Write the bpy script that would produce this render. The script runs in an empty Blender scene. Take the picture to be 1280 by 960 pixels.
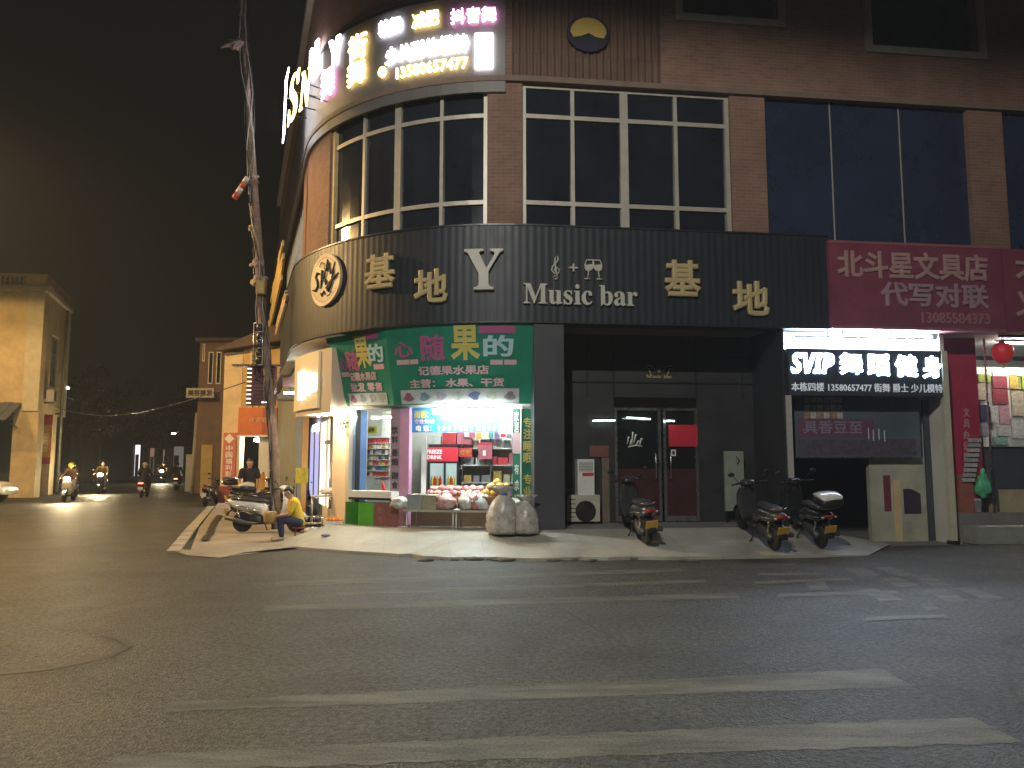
import bpy, bmesh, math, random
from mathutils import Vector, Matrix, noise
R = math.radians
rnd = random.Random(7)
sc = bpy.context.scene
COL = sc.collection
# ------------------------------------------------------------------ camera
CAMH, F = 1.7, 960.0
PITCH = math.atan(98 / 960.0)
cd = bpy.data.cameras.new('camera')
cd.sensor_width = 36.0
cd.lens = 27.0
cd.clip_start = 0.1
cd.clip_end = 3000
cam = bpy.data.objects.new('camera', cd)
COL.objects.link(cam)
cam.location = (0, 0, CAMH)
cam.rotation_euler = (math.pi / 2 + PITCH, 0, 0)
sc.camera = cam
CP, SP = math.cos(PITCH), math.sin(PITCH)


def ray(px, py):
    x, y = (px - 640) / F, -(py - 480) / F
    return Vector((x, CP - y * SP, SP + y * CP))


def G(px, py, z=0.0):
    """point of a horizontal sheet"""
    d = ray(px, py)
    t = (z - CAMH) / d.z
    return Vector((d.x * t, d.y * t, z))


def D(px, py, Y):
    """point of a vertical plane facing the street at distance Y"""
    d = ray(px, py)
    t = Y / d.y
    return Vector((d.x * t, Y, CAMH + d.z * t))


# ------------------------------------------------------------------ the facade line of the corner building
A7 = R(7)
DIR = Vector((math.cos(A7), math.sin(A7)))
NRM = Vector((math.sin(A7), -math.cos(A7)))
T0 = Vector((0.5, 15.0))
RAD = 5.58
CEN = T0 - NRM * RAD
TURN = R(77.5)
ARC = RAD * TURN


def rotcw(v, a):
    return Vector((v.x * math.cos(a) + v.y * math.sin(a), -v.x * math.sin(a) + v.y * math.cos(a)))


NL = rotcw(NRM, TURN)
DL = rotcw(-DIR, TURN)
EL = CEN + NL * RAD


def path(s, o):
    if s >= 0:
        p = T0 + DIR * s + NRM * o
    elif s >= -ARC:
        p = CEN + rotcw(NRM, -s / RAD) * (RAD + o)
    else:
        p = EL + DL * (-s - ARC) + NL * o
    return p


def pathdir(s):
    return path(s + 0.01, 0) - path(s - 0.01, 0)


def W(s, z, o):
    p = path(s, o)
    return Vector((p.x, p.y, z))


def FP(px, py, o):
    """(s, z) where the sight line meets the facade at offset o"""
    d = ray(px, py)
    dx, dy = d.x, d.y
    best = None
    # straight wing
    P = T0 + NRM * o
    den = dx * DIR.y - dy * DIR.x
    t = (P.x * DIR.y - P.y * DIR.x) / den
    s = (Vector((dx * t, dy * t)) - P).dot(DIR)
    if s >= 0 and t > 0:
        best = (t, s)
    r = RAD + o
    a, b, c = dx * dx + dy * dy, -2 * (dx * CEN.x + dy * CEN.y), CEN.length_squared - r * r
    q = b * b - 4 * a * c
    if q > 0:
        t = (-b - math.sqrt(q)) / (2 * a)
        v = Vector((dx * t, dy * t)) - CEN
        v.normalize()
        ang = -math.atan2(NRM.x * v.y - NRM.y * v.x, NRM.dot(v))
        if 0 <= ang <= TURN and (best is None or t < best[0]):
            best = (t, -ang * RAD)
    if best is None:
        P = EL + NL * o
        den = dx * DL.y - dy * DL.x
        t = (P.x * DL.y - P.y * DL.x) / den
        s = (Vector((dx * t, dy * t)) - P).dot(DL)
        best = (t, -ARC - s)
    return best[1], CAMH + d.z * best[0]


def FR(x0, x1, y0, y1, o):
    """pixel rectangle -> s0, s1, z0, z1 on the facade at offset o"""
    ym = (y0 + y1) / 2
    xm = (x0 + x1) / 2
    return FP(x0, ym, o)[0], FP(x1, ym, o)[0], FP(xm, y1, o)[1], FP(xm, y0, o)[1]


# ------------------------------------------------------------------ materials
MATS = {}


def mat(name, col, rough=0.6, metal=0.0, nscale=0, namt=0.25, bump=0.0, bscale=None, emit=0.0, ecol=None, spec=0.5, alpha=1.0, trans=0.0, coat=0.0, ramp=None):
    if name in MATS:
        return MATS[name]
    m = bpy.data.materials.new(name)
    m.use_nodes = True
    nt = m.node_tree
    b = nt.nodes['Principled BSDF']
    b.inputs['Base Color'].default_value = (*col, 1)
    b.inputs['Roughness'].default_value = rough
    b.inputs['Metallic'].default_value = metal
    b.inputs['Specular IOR Level'].default_value = spec
    if coat:
        b.inputs['Coat Weight'].default_value = coat
    if trans:
        b.inputs['Transmission Weight'].default_value = trans
    if alpha < 1:
        b.inputs['Alpha'].default_value = alpha
    if emit:
        b.inputs['Emission Color'].default_value = (*(ecol or col), 1)
        b.inputs['Emission Strength'].default_value = emit
    if nscale:
        tc = nt.nodes.new('ShaderNodeTexCoord')
        n = nt.nodes.new('ShaderNodeTexNoise')
        n.inputs['Scale'].default_value = nscale
        n.inputs['Detail'].default_value = 6
        n.inputs['Roughness'].default_value = 0.65
        nt.links.new(tc.outputs['Object'], n.inputs['Vector'])
        r = nt.nodes.new('ShaderNodeValToRGB')
        nt.links.new(n.outputs['Fac'], r.inputs['Fac'])
        e = r.color_ramp.elements
        e[0].position, e[1].position = 0.3, 0.7
        if ramp:
            e[0].color, e[1].color = (*ramp[0], 1), (*ramp[1], 1)
            for k, (pos, c) in enumerate(ramp[2:]):
                ne = e.new(pos)
                ne.color = (*c, 1)
        else:
            e[0].color = (*[c * (1 - namt) for c in col], 1)
            e[1].color = (*[min(1, c * (1 + namt * 0.6)) for c in col], 1)
        nt.links.new(r.outputs['Color'], b.inputs['Base Color'])
        mr = nt.nodes.new('ShaderNodeMapRange')
        mr.inputs['To Min'].default_value = max(0.02, rough - 0.12)
        mr.inputs['To Max'].default_value = min(1, rough + 0.12)
        nt.links.new(n.outputs['Fac'], mr.inputs['Value'])
        nt.links.new(mr.outputs['Result'], b.inputs['Roughness'])
        if bump:
            n2 = nt.nodes.new('ShaderNodeTexNoise')
            n2.inputs['Scale'].default_value = bscale or nscale * 4
            n2.inputs['Detail'].default_value = 4
            nt.links.new(tc.outputs['Object'], n2.inputs['Vector'])
            bp = nt.nodes.new('ShaderNodeBump')
            bp.inputs['Strength'].default_value = bump
            bp.inputs['Distance'].default_value = 0.02
            nt.links.new(n2.outputs['Fac'], bp.inputs['Height'])
            nt.links.new(bp.outputs['Normal'], b.inputs['Normal'])
    MATS[name] = m
    return m


def brick_mat(name, c1, c2, mortar, bw=0.24, bh=0.075, ms=0.008):
    m = mat(name, c1, 0.8)
    nt = m.node_tree
    b = nt.nodes['Principled BSDF']
    uv = nt.nodes.new('ShaderNodeUVMap')
    uv.uv_map = 'uv'
    br = nt.nodes.new('ShaderNodeTexBrick')
    br.inputs['Color1'].default_value = (*c1, 1)
    br.inputs['Color2'].default_value = (*c2, 1)
    br.inputs['Mortar'].default_value = (*mortar, 1)
    br.inputs['Scale'].default_value = 1
    br.inputs['Brick Width'].default_value = bw
    br.inputs['Row Height'].default_value = bh
    br.inputs['Mortar Size'].default_value = ms
    nt.links.new(uv.outputs['UV'], br.inputs['Vector'])
    n = nt.nodes.new('ShaderNodeTexNoise')
    n.inputs['Scale'].default_value = 1.3
    n.inputs['Detail'].default_value = 8
    nt.links.new(uv.outputs['UV'], n.inputs['Vector'])
    mr = nt.nodes.new('ShaderNodeMapRange')
    mr.inputs['To Min'].default_value = 0.55
    mr.inputs['To Max'].default_value = 1.3
    nt.links.new(n.outputs['Fac'], mr.inputs['Value'])
    mx = nt.nodes.new('ShaderNodeMix')
    mx.data_type = 'RGBA'
    mx.blend_type = 'MULTIPLY'
    mx.inputs[0].default_value = 1
    nt.links.new(br.outputs['Color'], mx.inputs[6])
    nt.links.new(mr.outputs['Result'], mx.inputs[7])
    nt.links.new(mx.outputs[2], b.inputs['Base Color'])
    bp = nt.nodes.new('ShaderNodeBump')
    bp.inputs['Strength'].default_value = 0.4
    bp.inputs['Distance'].default_value = 0.01
    bp.invert = True
    nt.links.new(br.outputs['Fac'], bp.inputs['Height'])
    nt.links.new(bp.outputs['Normal'], b.inputs['Normal'])
    return m


# ------------------------------------------------------------------ mesh builder
TEXT = {}


def textmesh(body, bold=0.0, ext=0.06):
    key = (body, bold, ext)
    if key in TEXT:
        return TEXT[key]
    c = bpy.data.curves.new('lettering', 'FONT')
    c.body = body
    c.size = 1
    c.extrude = ext
    c.bevel_depth = bold
    c.bevel_resolution = 0
    c.resolution_u = 2
    c.space_line = 1.0
    c.align_x = 'CENTER'
    o = bpy.data.objects.new('lettering', c)
    COL.objects.link(o)
    dg = bpy.context.evaluated_depsgraph_get()
    dg.update()
    me = bpy.data.meshes.new_from_object(o.evaluated_get(dg))
    vs = [v.co.copy() for v in me.vertices]
    fs = [list(p.vertices) for p in me.polygons]
    bpy.data.objects.remove(o)
    bpy.data.curves.remove(c)
    bpy.data.meshes.remove(me)
    TEXT[key] = (vs, fs)
    return vs, fs


class MB:
    def __init__(self):
        self.bm = bmesh.new()
        self.uv = self.bm.loops.layers.uv.new('uv')
        self.mi = 0
        self.smooth = False

    def face(self, vs, uvs=None):
        try:
            f = self.bm.faces.new(vs)
        except ValueError:
            return None
        f.material_index = self.mi
        f.smooth = self.smooth
        if uvs:
            for l, u in zip(f.loops, uvs):
                l[self.uv].uv = u
        return f

    def v(self, p):
        return self.bm.verts.new(p)

    def hexa(self, P):
        """8 corner points: bottom 4 ccw, top 4 ccw"""
        v = [self.v(p) for p in P]
        for q in ((3, 2, 1, 0), (4, 5, 6, 7), (0, 1, 5, 4), (1, 2, 6, 5), (2, 3, 7, 6), (3, 0, 4, 7)):
            self.face([v[i] for i in q])

    def box(self, x0, x1, y0, y1, z0, z1, M=None):
        P = [Vector(p) for p in ((x0, y0, z0), (x1, y0, z0), (x1, y1, z0), (x0, y1, z0), (x0, y0, z1), (x1, y0, z1), (x1, y1, z1), (x0, y1, z1))]
        if M is not None:
            P = [M @ p for p in P]
        self.hexa(P)
        return self

    def fbox(self, s0, s1, z0, z1, o0, o1, rib=0, ribd=0.02):
        """box in facade coordinates, bent round the corner; rib > 0 corrugates the outer face"""
        if s0 > s1:
            s0, s1 = s1, s0
        n = max(1, int(math.ceil((s1 - s0) / 0.35))) if s0 < 0 else 1
        if rib:
            n = max(2, int((s1 - s0) / rib) * 2)
        oa, ob = min(o0, o1), max(o0, o1)
        rings, ss = [], []
        for i in range(n + 1):
            s = s0 + (s1 - s0) * i / n
            of = ob - (ribd if (rib and (i // 1) % 4 in (1, 2)) else 0)
            ss.append(s)
            rings.append([self.v(W(s, z, o)) for z, o in ((z0, of), (z0, oa), (z1, oa), (z1, of))])
        for i in range(n):
            a, b = rings[i], rings[i + 1]
            sa, sb = ss[i], ss[i + 1]
            self.face([a[0], b[0], b[3], a[3]], [(sa, z0), (sb, z0), (sb, z1), (sa, z1)])
            self.face([a[2], b[2], b[1], a[1]], [(sa, z1), (sb, z1), (sb, z0), (sa, z0)])
            self.face([a[3], b[3], b[2], a[2]], [(sa, ob), (sb, ob), (sb, oa), (sa, oa)])
            self.face([a[1], b[1], b[0], a[0]], [(sa, oa), (sb, oa), (sb, ob), (sa, ob)])
        self.face([rings[0][3], rings[0][2], rings[0][1], rings[0][0]], [(ob, z1), (oa, z1), (oa, z0), (ob, z0)])
        self.face(rings[-1], [(ob, z0), (oa, z0), (oa, z1), (ob, z1)])
        return self

    def tube(self, pts, rad, n=8, cap=True):
        pts = [Vector(p) for p in pts]
        rad = rad if isinstance(rad, (list, tuple)) else [rad] * len(pts)
        rings = []
        up = None
        for i, p in enumerate(pts):
            d = (pts[min(i + 1, len(pts) - 1)] - pts[max(i - 1, 0)]).normalized()
            if up is None:
                up = Vector((0, 0, 1)) if abs(d.z) < 0.9 else Vector((1, 0, 0))
            a = d.cross(up).normalized()
            b = a.cross(d).normalized()
            up = b
            rings.append([self.v(p + (a * math.cos(t) + b * math.sin(t)) * rad[i]) for t in [2 * math.pi * k / n for k in range(n)]])
        sm, self.smooth = self.smooth, True
        for r0, r1 in zip(rings, rings[1:]):
            for k in range(n):
                self.face([r0[k], r0[(k + 1) % n], r1[(k + 1) % n], r1[k]])
        self.smooth = sm
        if cap:
            self.face(rings[0][::-1])
            self.face(rings[-1])
        return self

    def loft(self, rings, cap=True, smooth=True):
        R_ = [[self.v(p) for p in r] for r in rings]
        n = len(R_[0])
        sm, self.smooth = self.smooth, smooth
        for r0, r1 in zip(R_, R_[1:]):
            for k in range(n):
                self.face([r0[k], r0[(k + 1) % n], r1[(k + 1) % n], r1[k]])
        if cap:
            self.face(R_[0][::-1])
            self.face(R_[-1])
        self.smooth = sm
        return self

    def lathe(self, prof, c=(0, 0, 0), n=16, axis='z', smooth=True):
        c = Vector(c)
        rings = []
        for r, h in prof:
            ring = []
            for k in range(n):
                a = 2 * math.pi * k / n
                if axis == 'z':
                    p = Vector((r * math.cos(a), r * math.sin(a), h))
                elif axis == 'y':
                    p = Vector((r * math.cos(a), h, -r * math.sin(a)))
                else:
                    p = Vector((h, r * math.cos(a), r * math.sin(a)))
                ring.append(c + p)
            rings.append(ring)
        return self.loft(rings, True, smooth)

    def prism(self, poly, fmap, t0, t1):
        a = [self.v(fmap(x, y, t0)) for x, y in poly]
        b = [self.v(fmap(x, y, t1)) for x, y in poly]
        n = len(poly)
        self.face(a[::-1])
        self.face(b)
        for k in range(n):
            self.face([a[k], a[(k + 1) % n], b[(k + 1) % n], b[k]])
        return self

    def text(self, body, fmap, x0, x1, y0, y1, o=0.0, depth=0.03, bold=0.012, keep=False):
        """lettering fitted into a rectangle; fmap(a, b, c): a across, b up, c outwards"""
        vs, fs = textmesh(body, bold)
        lo = [min(v[i] for v in vs) for i in range(3)]
        hi = [max(v[i] for v in vs) for i in range(3)]
        kx, ky = (x1 - x0) / max(hi[0] - lo[0], 1e-6), (y1 - y0) / max(hi[1] - lo[1], 1e-6)
        if keep:
            k = min(abs(kx), abs(ky))
            cx, cy = (x0 + x1) / 2, (y0 + y1) / 2
            kx = math.copysign(k, kx)
            ky = math.copysign(k, ky)
            x0 = cx - kx * (hi[0] - lo[0]) / 2
            y0 = cy - ky * (hi[1] - lo[1]) / 2
        kz = depth / max(hi[2] - lo[2], 1e-6)
        vv = [self.v(fmap(x0 + (v[0] - lo[0]) * kx, y0 + (v[1] - lo[1]) * ky, o + (v[2] - lo[2]) * kz)) for v in vs]
        for f in fs:
            self.face([vv[i] for i in f])
        return self

    def blob(self, c, r, seed=0, amp=0.15, sub=2, fl=0.8, freq=2.0):
        c = Vector(c)
        t = bmesh.ops.create_icosphere(self.bm, subdivisions=sub, radius=1.0)
        for v in t['verts']:
            d = v.co.copy()
            k = 1 + amp * noise.noise(d * freq + Vector((seed * 7.3, seed * 3.1, 0)))
            p = Vector((d.x * r[0] * k, d.y * r[1] * k, d.z * r[2] * k))
            p.z = max(p.z, -r[2] * fl)
            v.co = c + p
        for f in {f for v in t['verts'] for f in v.link_faces}:
            f.material_index = self.mi
            f.smooth = True
        return self

    def sphere(self, c, r, sub=2):
        if not isinstance(r, (tuple, list)):
            r = (r, r, r)
        return self.blob(c, r, 0, 0.0, sub, 2)


ROOT = {}


def wloc(o):
    while o is not None:
        if o.name in ROOT:
            return ROOT[o.name]
        o = o.parent
    return Vector((0, 0, 0))


def obj(name, mb, m, parent=None, weld=False):
    """link a builder as ONE mesh; geometry given in world coordinates is made relative to its thing's base"""
    bm = mb.bm
    if parent is None:
        lo = Vector((min(v.co.x for v in bm.verts), min(v.co.y for v in bm.verts), min(v.co.z for v in bm.verts)))
        hi = Vector((max(v.co.x for v in bm.verts), max(v.co.y for v in bm.verts), 0))
        L = Vector(((lo.x + hi.x) / 2, (lo.y + hi.y) / 2, lo.z))
    else:
        L = wloc(parent)
    for v in bm.verts:
        v.co -= L
    bmesh.ops.recalc_face_normals(bm, faces=bm.faces)
    me = bpy.data.meshes.new(name)
    bm.to_mesh(me)
    bm.free()
    for x in (m if isinstance(m, (list, tuple)) else [m]):
        me.materials.append(x)
    o = bpy.data.objects.new(name, me)
    COL.objects.link(o)
    if parent is None:
        o.location = L
        ROOT[o.name] = L
    else:
        o.parent = parent
    return o


def tag(o, label, cat, group=None, kind=None):
    o['label'] = label
    o['category'] = cat
    if group:
        o['group'] = group
    if kind:
        o['kind'] = kind
    return o


def thing(name, label, cat, loc=(0, 0, 0), group=None, rz=0.0, local=False):
    """an Empty at the thing's base; local: parts come in local coordinates"""
    o = bpy.data.objects.new(name, None)
    o.empty_display_size = 0.1
    COL.objects.link(o)
    o.location = loc
    if local:
        ROOT[o.name] = Vector((0, 0, 0))
        o.rotation_euler = (0, 0, rz)
    else:
        ROOT[o.name] = Vector(loc)
    return tag(o, label, cat, group)


def one(name, mb, m, label, cat, group=None):
    return tag(obj(name, mb, m), label, cat, group)


def struct(name, mb, m, kind='structure'):
    o = obj(name, mb, m)
    o['kind'] = kind
    return o


def copy_tree(o, parent=None, loc=None, rot=None, label=None):
    c = o.copy()
    COL.objects.link(c)
    if parent is not None:
        c.parent = parent
    else:
        if loc is not None:
            c.location = loc
        if rot is not None:
            c.rotation_euler = rot
        if label:
            c['label'] = label
    for ch in list(o.children):
        copy_tree(ch, c)
    return c


def lamp(name, parent, loc, power, col, size=0.1, kind='POINT', rot=None, spot=None):
    l = bpy.data.lights.new(name, kind)
    l.energy = power
    l.color = col
    if kind == 'POINT':
        l.shadow_soft_size = size
    if kind == 'SPOT':
        l.shadow_soft_size = size
        l.spot_size = spot or 1.5
        l.spot_blend = 0.6
    o = bpy.data.objects.new(name, l)
    COL.objects.link(o)
    o.location = Vector(loc) - wloc(parent) if parent else loc
    if rot:
        o.rotation_euler = rot
    if parent:
        o.parent = parent
    return o


def axmap(O, U, V=Vector((0, 0, 1))):
    """planar map: a along U, b along V, c along their outward normal"""
    O, U, V = Vector(O), Vector(U).normalized(), Vector(V).normalized()
    N = U.cross(V).normalized()
    return lambda a, b, c: O + U * a + V * b + N * c


FM = lambda a, b, c: W(a, b, c)   # the facade as a map

# ------------------------------------------------------------------ palette
steel = mat('brushed_steel', (0.55, 0.56, 0.57), 0.28, 0.95, 6, 0.1)
dark_metal = mat('dark_metal', (0.05, 0.055, 0.06), 0.4, 0.7, 5, 0.2)
white_plastic = mat('white_plastic', (0.72, 0.73, 0.72), 0.4, 0, 5, 0.1)
white_paint = mat('white_paint', (0.72, 0.71, 0.67), 0.65, 0, 2.5, 0.16, 0.1)
cream_paint = mat('cream_paint', (0.66, 0.51, 0.29), 0.75, 0, 1.7, 0.22, 0.15)
beige_board = mat('beige_board', (0.62, 0.52, 0.42), 0.6, 0, 2, 0.1)
rubber = mat('tyre_rubber', (0.018, 0.018, 0.019), 0.85, 0, 12, 0.3, 0.2)
black_plastic = mat('black_plastic', (0.02, 0.02, 0.022), 0.35, 0, 9, 0.3)
black_gloss = mat('black_gloss_paint', (0.012, 0.013, 0.017), 0.18, 0, 3, 0.2, coat=0.6)
seat_vinyl = mat('seat_vinyl', (0.025, 0.024, 0.023), 0.5, 0, 14, 0.3, 0.1)
chrome = mat('chrome', (0.8, 0.8, 0.8), 0.1, 1.0)
gold_letter = mat('tan_letter_face', (0.50, 0.39, 0.20), 0.45, 0, 4, 0.12)
grey_letter = mat('pale_letter_face', (0.52, 0.50, 0.45), 0.45, 0, 4, 0.12)
ink = mat('dark_ink', (0.03, 0.025, 0.025), 0.6)
white_print = mat('white_print', (0.75, 0.74, 0.72), 0.6)
pink_print = mat('pink_print', (0.55, 0.36, 0.41), 0.6)
magenta_print = mat('magenta_print', (0.34, 0.08, 0.20), 0.6)
yellow_print = mat('yellow_print', (0.50, 0.43, 0.11), 0.6)
blue_print = mat('pale_blue_print', (0.38, 0.55, 0.62), 0.6)
green_vinyl = mat('green_vinyl', (0.010, 0.195, 0.125), 0.42, 0, 2.2, 0.18)
red_vinyl = mat('red_vinyl', (0.42, 0.025, 0.06), 0.5, 0, 2, 0.2)
red_cloth = mat('red_paper', (0.55, 0.03, 0.03), 0.7, 0, 4, 0.2)
dark_glass = mat('dark_window_glass', (0.017, 0.021, 0.032), 0.08, 0, 0.9, 0.4, spec=0.6)
wood = mat('brown_wood', (0.20, 0.11, 0.055), 0.6, 0, 6, 0.35)
cardboard = mat('cardboard', (0.36, 0.25, 0.14), 0.8, 0, 5, 0.2)
# ------------------------------------------------------------------ world: a night sky
w = bpy.data.worlds.new('World')
sc.world = w
w.use_nodes = True
nt = w.node_tree
bg = nt.nodes['Background']
sky = nt.nodes.new('ShaderNodeTexSky')
sky.sky_type = 'NISHITA'
sky.sun_disc = False
sky.sun_elevation = R(2)
sky.sun_rotation = R(200)
mx = nt.nodes.new('ShaderNodeMix')
mx.data_type = 'RGBA'
mx.inputs[0].default_value = 0.93
mx.inputs[7].default_value = (1.0, 1.05, 0.80, 1)
nt.links.new(sky.outputs[0], mx.inputs[6])
nt.links.new(mx.outputs[2], bg.inputs[0])
bg.inputs[1].default_value = 0.0032
sc.view_settings.view_transform = 'Standard'
sc.view_settings.look = 'None'
sc.view_settings.exposure = 0
sc.view_settings.gamma = 1
sc.cycles.use_denoising = True
sc.cycles.max_bounces = 6
sc.cycles.diffuse_bounces = 3
sc.cycles.glossy_bounces = 3
sc.cycles.transmission_bounces = 6
sc.cycles.transparent_max_bounces = 8
sc.cycles.sample_clamp_indirect = 4.0
sc.cycles.caustics_reflective = False
sc.cycles.caustics_refractive = False

# ------------------------------------------------------------------ road
def asphalt():
    m = mat('asphalt', (0.05, 0.05, 0.05), 0.7)
    nt = m.node_tree
    b = nt.nodes['Principled BSDF']
    tc = nt.nodes.new('ShaderNodeTexCoord')
    def noi(scale, det=6, rough=0.6):
        n = nt.nodes.new('ShaderNodeTexNoise')
        n.inputs['Scale'].default_value = scale
        n.inputs['Detail'].default_value = det
        n.inputs['Roughness'].default_value = rough
        nt.links.new(tc.outputs['Object'], n.inputs['Vector'])
        return n
    big, mid, fine = noi(0.22, 5), noi(2.2, 6), noi(85, 3)
    vor = nt.nodes.new('ShaderNodeTexVoronoi')
    vor.inputs['Scale'].default_value = 62
    nt.links.new(tc.outputs['Object'], vor.inputs['Vector'])
    r = nt.nodes.new('ShaderNodeValToRGB')
    e = r.color_ramp.elements
    e[0].position, e[1].position = 0.32, 0.72
    e[0].color, e[1].color = (0.036, 0.036, 0.030, 1), (0.070, 0.069, 0.058, 1)
    add = nt.nodes.new('ShaderNodeMix')
    add.data_type = 'FLOAT'
    add.inputs[0].default_value = 0.45
    nt.links.new(big.outputs['Fac'], add.inputs[2])
    nt.links.new(mid.outputs['Fac'], add.inputs[3])
    nt.links.new(add.outputs[0], r.inputs['Fac'])
    sp = nt.nodes.new('ShaderNodeMapRange')
    sp.inputs['From Min'].default_value = 0.3
    sp.inputs['From Max'].default_value = 0.72
    sp.inputs['To Min'].default_value = 0.45
    sp.inputs['To Max'].default_value = 1.75
    nt.links.new(fine.outputs['Fac'], sp.inputs['Value'])
    mu = nt.nodes.new('ShaderNodeMix')
    mu.data_type = 'RGBA'
    mu.blend_type = 'MULTIPLY'
    mu.inputs[0].default_value = 1
    nt.links.new(r.outputs['Color'], mu.inputs[6])
    nt.links.new(sp.outputs['Result'], mu.inputs[7])
    sk = noi(20, 2, 0.7)
    sr_ = nt.nodes.new('ShaderNodeMapRange')
    sr_.inputs['From Min'].default_value = 0.36
    sr_.inputs['From Max'].default_value = 0.66
    sr_.inputs['To Min'].default_value = 0.5
    sr_.inputs['To Max'].default_value = 1.6
    nt.links.new(sk.outputs['Fac'], sr_.inputs['Value'])
    mu2 = nt.nodes.new('ShaderNodeMix')
    mu2.data_type = 'RGBA'
    mu2.blend_type = 'MULTIPLY'
    mu2.inputs[0].default_value = 1
    nt.links.new(mu.outputs[2], mu2.inputs[6])
    nt.links.new(sr_.outputs['Result'], mu2.inputs[7])
    st = noi(0.55, 5, 0.6)
    st.inputs['Distortion'].default_value = 0.8
    tr = nt.nodes.new('ShaderNodeMapRange')
    tr.inputs['From Min'].default_value = 0.40
    tr.inputs['From Max'].default_value = 0.56
    tr.inputs['To Min'].default_value = 0.80
    tr.inputs['To Max'].default_value = 1.08
    nt.links.new(st.outputs['Fac'], tr.inputs['Value'])
    cr_ = nt.nodes.new('ShaderNodeTexVoronoi')
    cr_.feature = 'DISTANCE_TO_EDGE'
    cr_.inputs['Scale'].default_value = 0.38
    wv_ = nt.nodes.new('ShaderNodeMix')
    wv_.data_type = 'RGBA'
    wv_.inputs[0].default_value = 0.12
    wn = noi(1.6, 6, 0.7)
    nt.links.new(tc.outputs['Object'], wv_.inputs[6])
    nt.links.new(wn.outputs['Color'], wv_.inputs[7])
    nt.links.new(wv_.outputs[2], cr_.inputs['Vector'])
    ck = nt.nodes.new('ShaderNodeMapRange')
    ck.inputs['From Min'].default_value = 0.0
    ck.inputs['From Max'].default_value = 0.006
    ck.inputs['To Min'].default_value = 0.75
    ck.inputs['To Max'].default_value = 1.0
    nt.links.new(cr_.outputs['Distance'], ck.inputs['Value'])
    m1 = nt.nodes.new('ShaderNodeMath')
    m1.operation = 'MULTIPLY'
    nt.links.new(tr.outputs['Result'], m1.inputs[0])
    nt.links.new(ck.outputs['Result'], m1.inputs[1])
    mu3 = nt.nodes.new('ShaderNodeMix')
    mu3.data_type = 'RGBA'
    mu3.blend_type = 'MULTIPLY'
    mu3.inputs[0].default_value = 1
    nt.links.new(mu2.outputs[2], mu3.inputs[6])
    nt.links.new(m1.outputs[0], mu3.inputs[7])
    nt.links.new(mu3.outputs[2], b.inputs['Base Color'])
    rr = nt.nodes.new('ShaderNodeMapRange')
    rr.inputs['From Min'].default_value = 0.35
    rr.inputs['From Max'].default_value = 0.65
    rr.inputs['To Min'].default_value = 0.5
    rr.inputs['To Max'].default_value = 0.7
    b.inputs['Specular IOR Level'].default_value = 0.3
    nt.links.new(add.outputs[0], rr.inputs['Value'])
    nt.links.new(rr.outputs['Result'], b.inputs['Roughness'])
    bp = nt.nodes.new('ShaderNodeBump')
    bp.inputs['Strength'].default_value = 0.8
    bp.inputs['Distance'].default_value = 0.012
    nt.links.new(vor.outputs['Distance'], bp.inputs['Height'])
    nt.links.new(bp.outputs['Normal'], b.inputs['Normal'])
    return m


ASPH = asphalt()
g = MB()
# one sheet; finer near the camera is not needed, it is flat
vs = [g.v(p) for p in ((-400, -60, 0), (400, -60, 0), (400, 900, 0), (-400, 900, 0))]
g.face(vs)
struct('road', g, ASPH)


def worn_paint():
    m = mat('worn_road_paint', (0.42, 0.41, 0.36), 0.65, spec=0.2)
    nt = m.node_tree
    b = nt.nodes['Principled BSDF']
    tc = nt.nodes.new('ShaderNodeTexCoord')
    n = nt.nodes.new('ShaderNodeTexNoise')
    n.inputs['Scale'].default_value = 3.0
    n.inputs['Detail'].default_value = 10
    n.inputs['Roughness'].default_value = 0.75
    mp = nt.nodes.new('ShaderNodeMapping')
    mp.inputs['Scale'].default_value = (0.35, 1.6, 1)
    nt.links.new(tc.outputs['Object'], mp.inputs['Vector'])
    nt.links.new(mp.outputs[0], n.inputs['Vector'])
    n2 = nt.nodes.new('ShaderNodeTexNoise')
    n2.inputs['Scale'].default_value = 60
    n2.inputs['Detail'].default_value = 3
    nt.links.new(tc.outputs['Object'], n2.inputs['Vector'])
    ad = nt.nodes.new('ShaderNodeMix')
    ad.data_type = 'FLOAT'
    ad.inputs[0].default_value = 0.35
    nt.links.new(n.outputs['Fac'], ad.inputs[2])
    nt.links.new(n2.outputs['Fac'], ad.inputs[3])
    r = nt.nodes.new('ShaderNodeValToRGB')
    e = r.color_ramp.elements
    e[0].position, e[1].position = 0.40, 0.64
    e[0].color, e[1].color = (0.050, 0.049, 0.042, 1), (0.165, 0.162, 0.135, 1)
    nt.links.new(ad.outputs[0], r.inputs['Fac'])
    nt.links.new(r.outputs['Color'], b.inputs['Base Color'])
    bp = nt.nodes.new('ShaderNodeBump')
    bp.inputs['Strength'].default_value = 0.4
    bp.inputs['Distance'].default_value = 0.01
    nt.links.new(n2.outputs['Fac'], bp.inputs['Height'])
    nt.links.new(bp.outputs['Normal'], b.inputs['Normal'])
    return m


PAINT = worn_paint()
g = MB()


SZ = [0.002]


def stripe(pts):
    SZ[0] += 0.0003
    z = SZ[0]
    P = [G(x, y, z) for x, y in pts]
    vs = [g.v(p) for p in P]
    f = g.face(vs)


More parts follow.
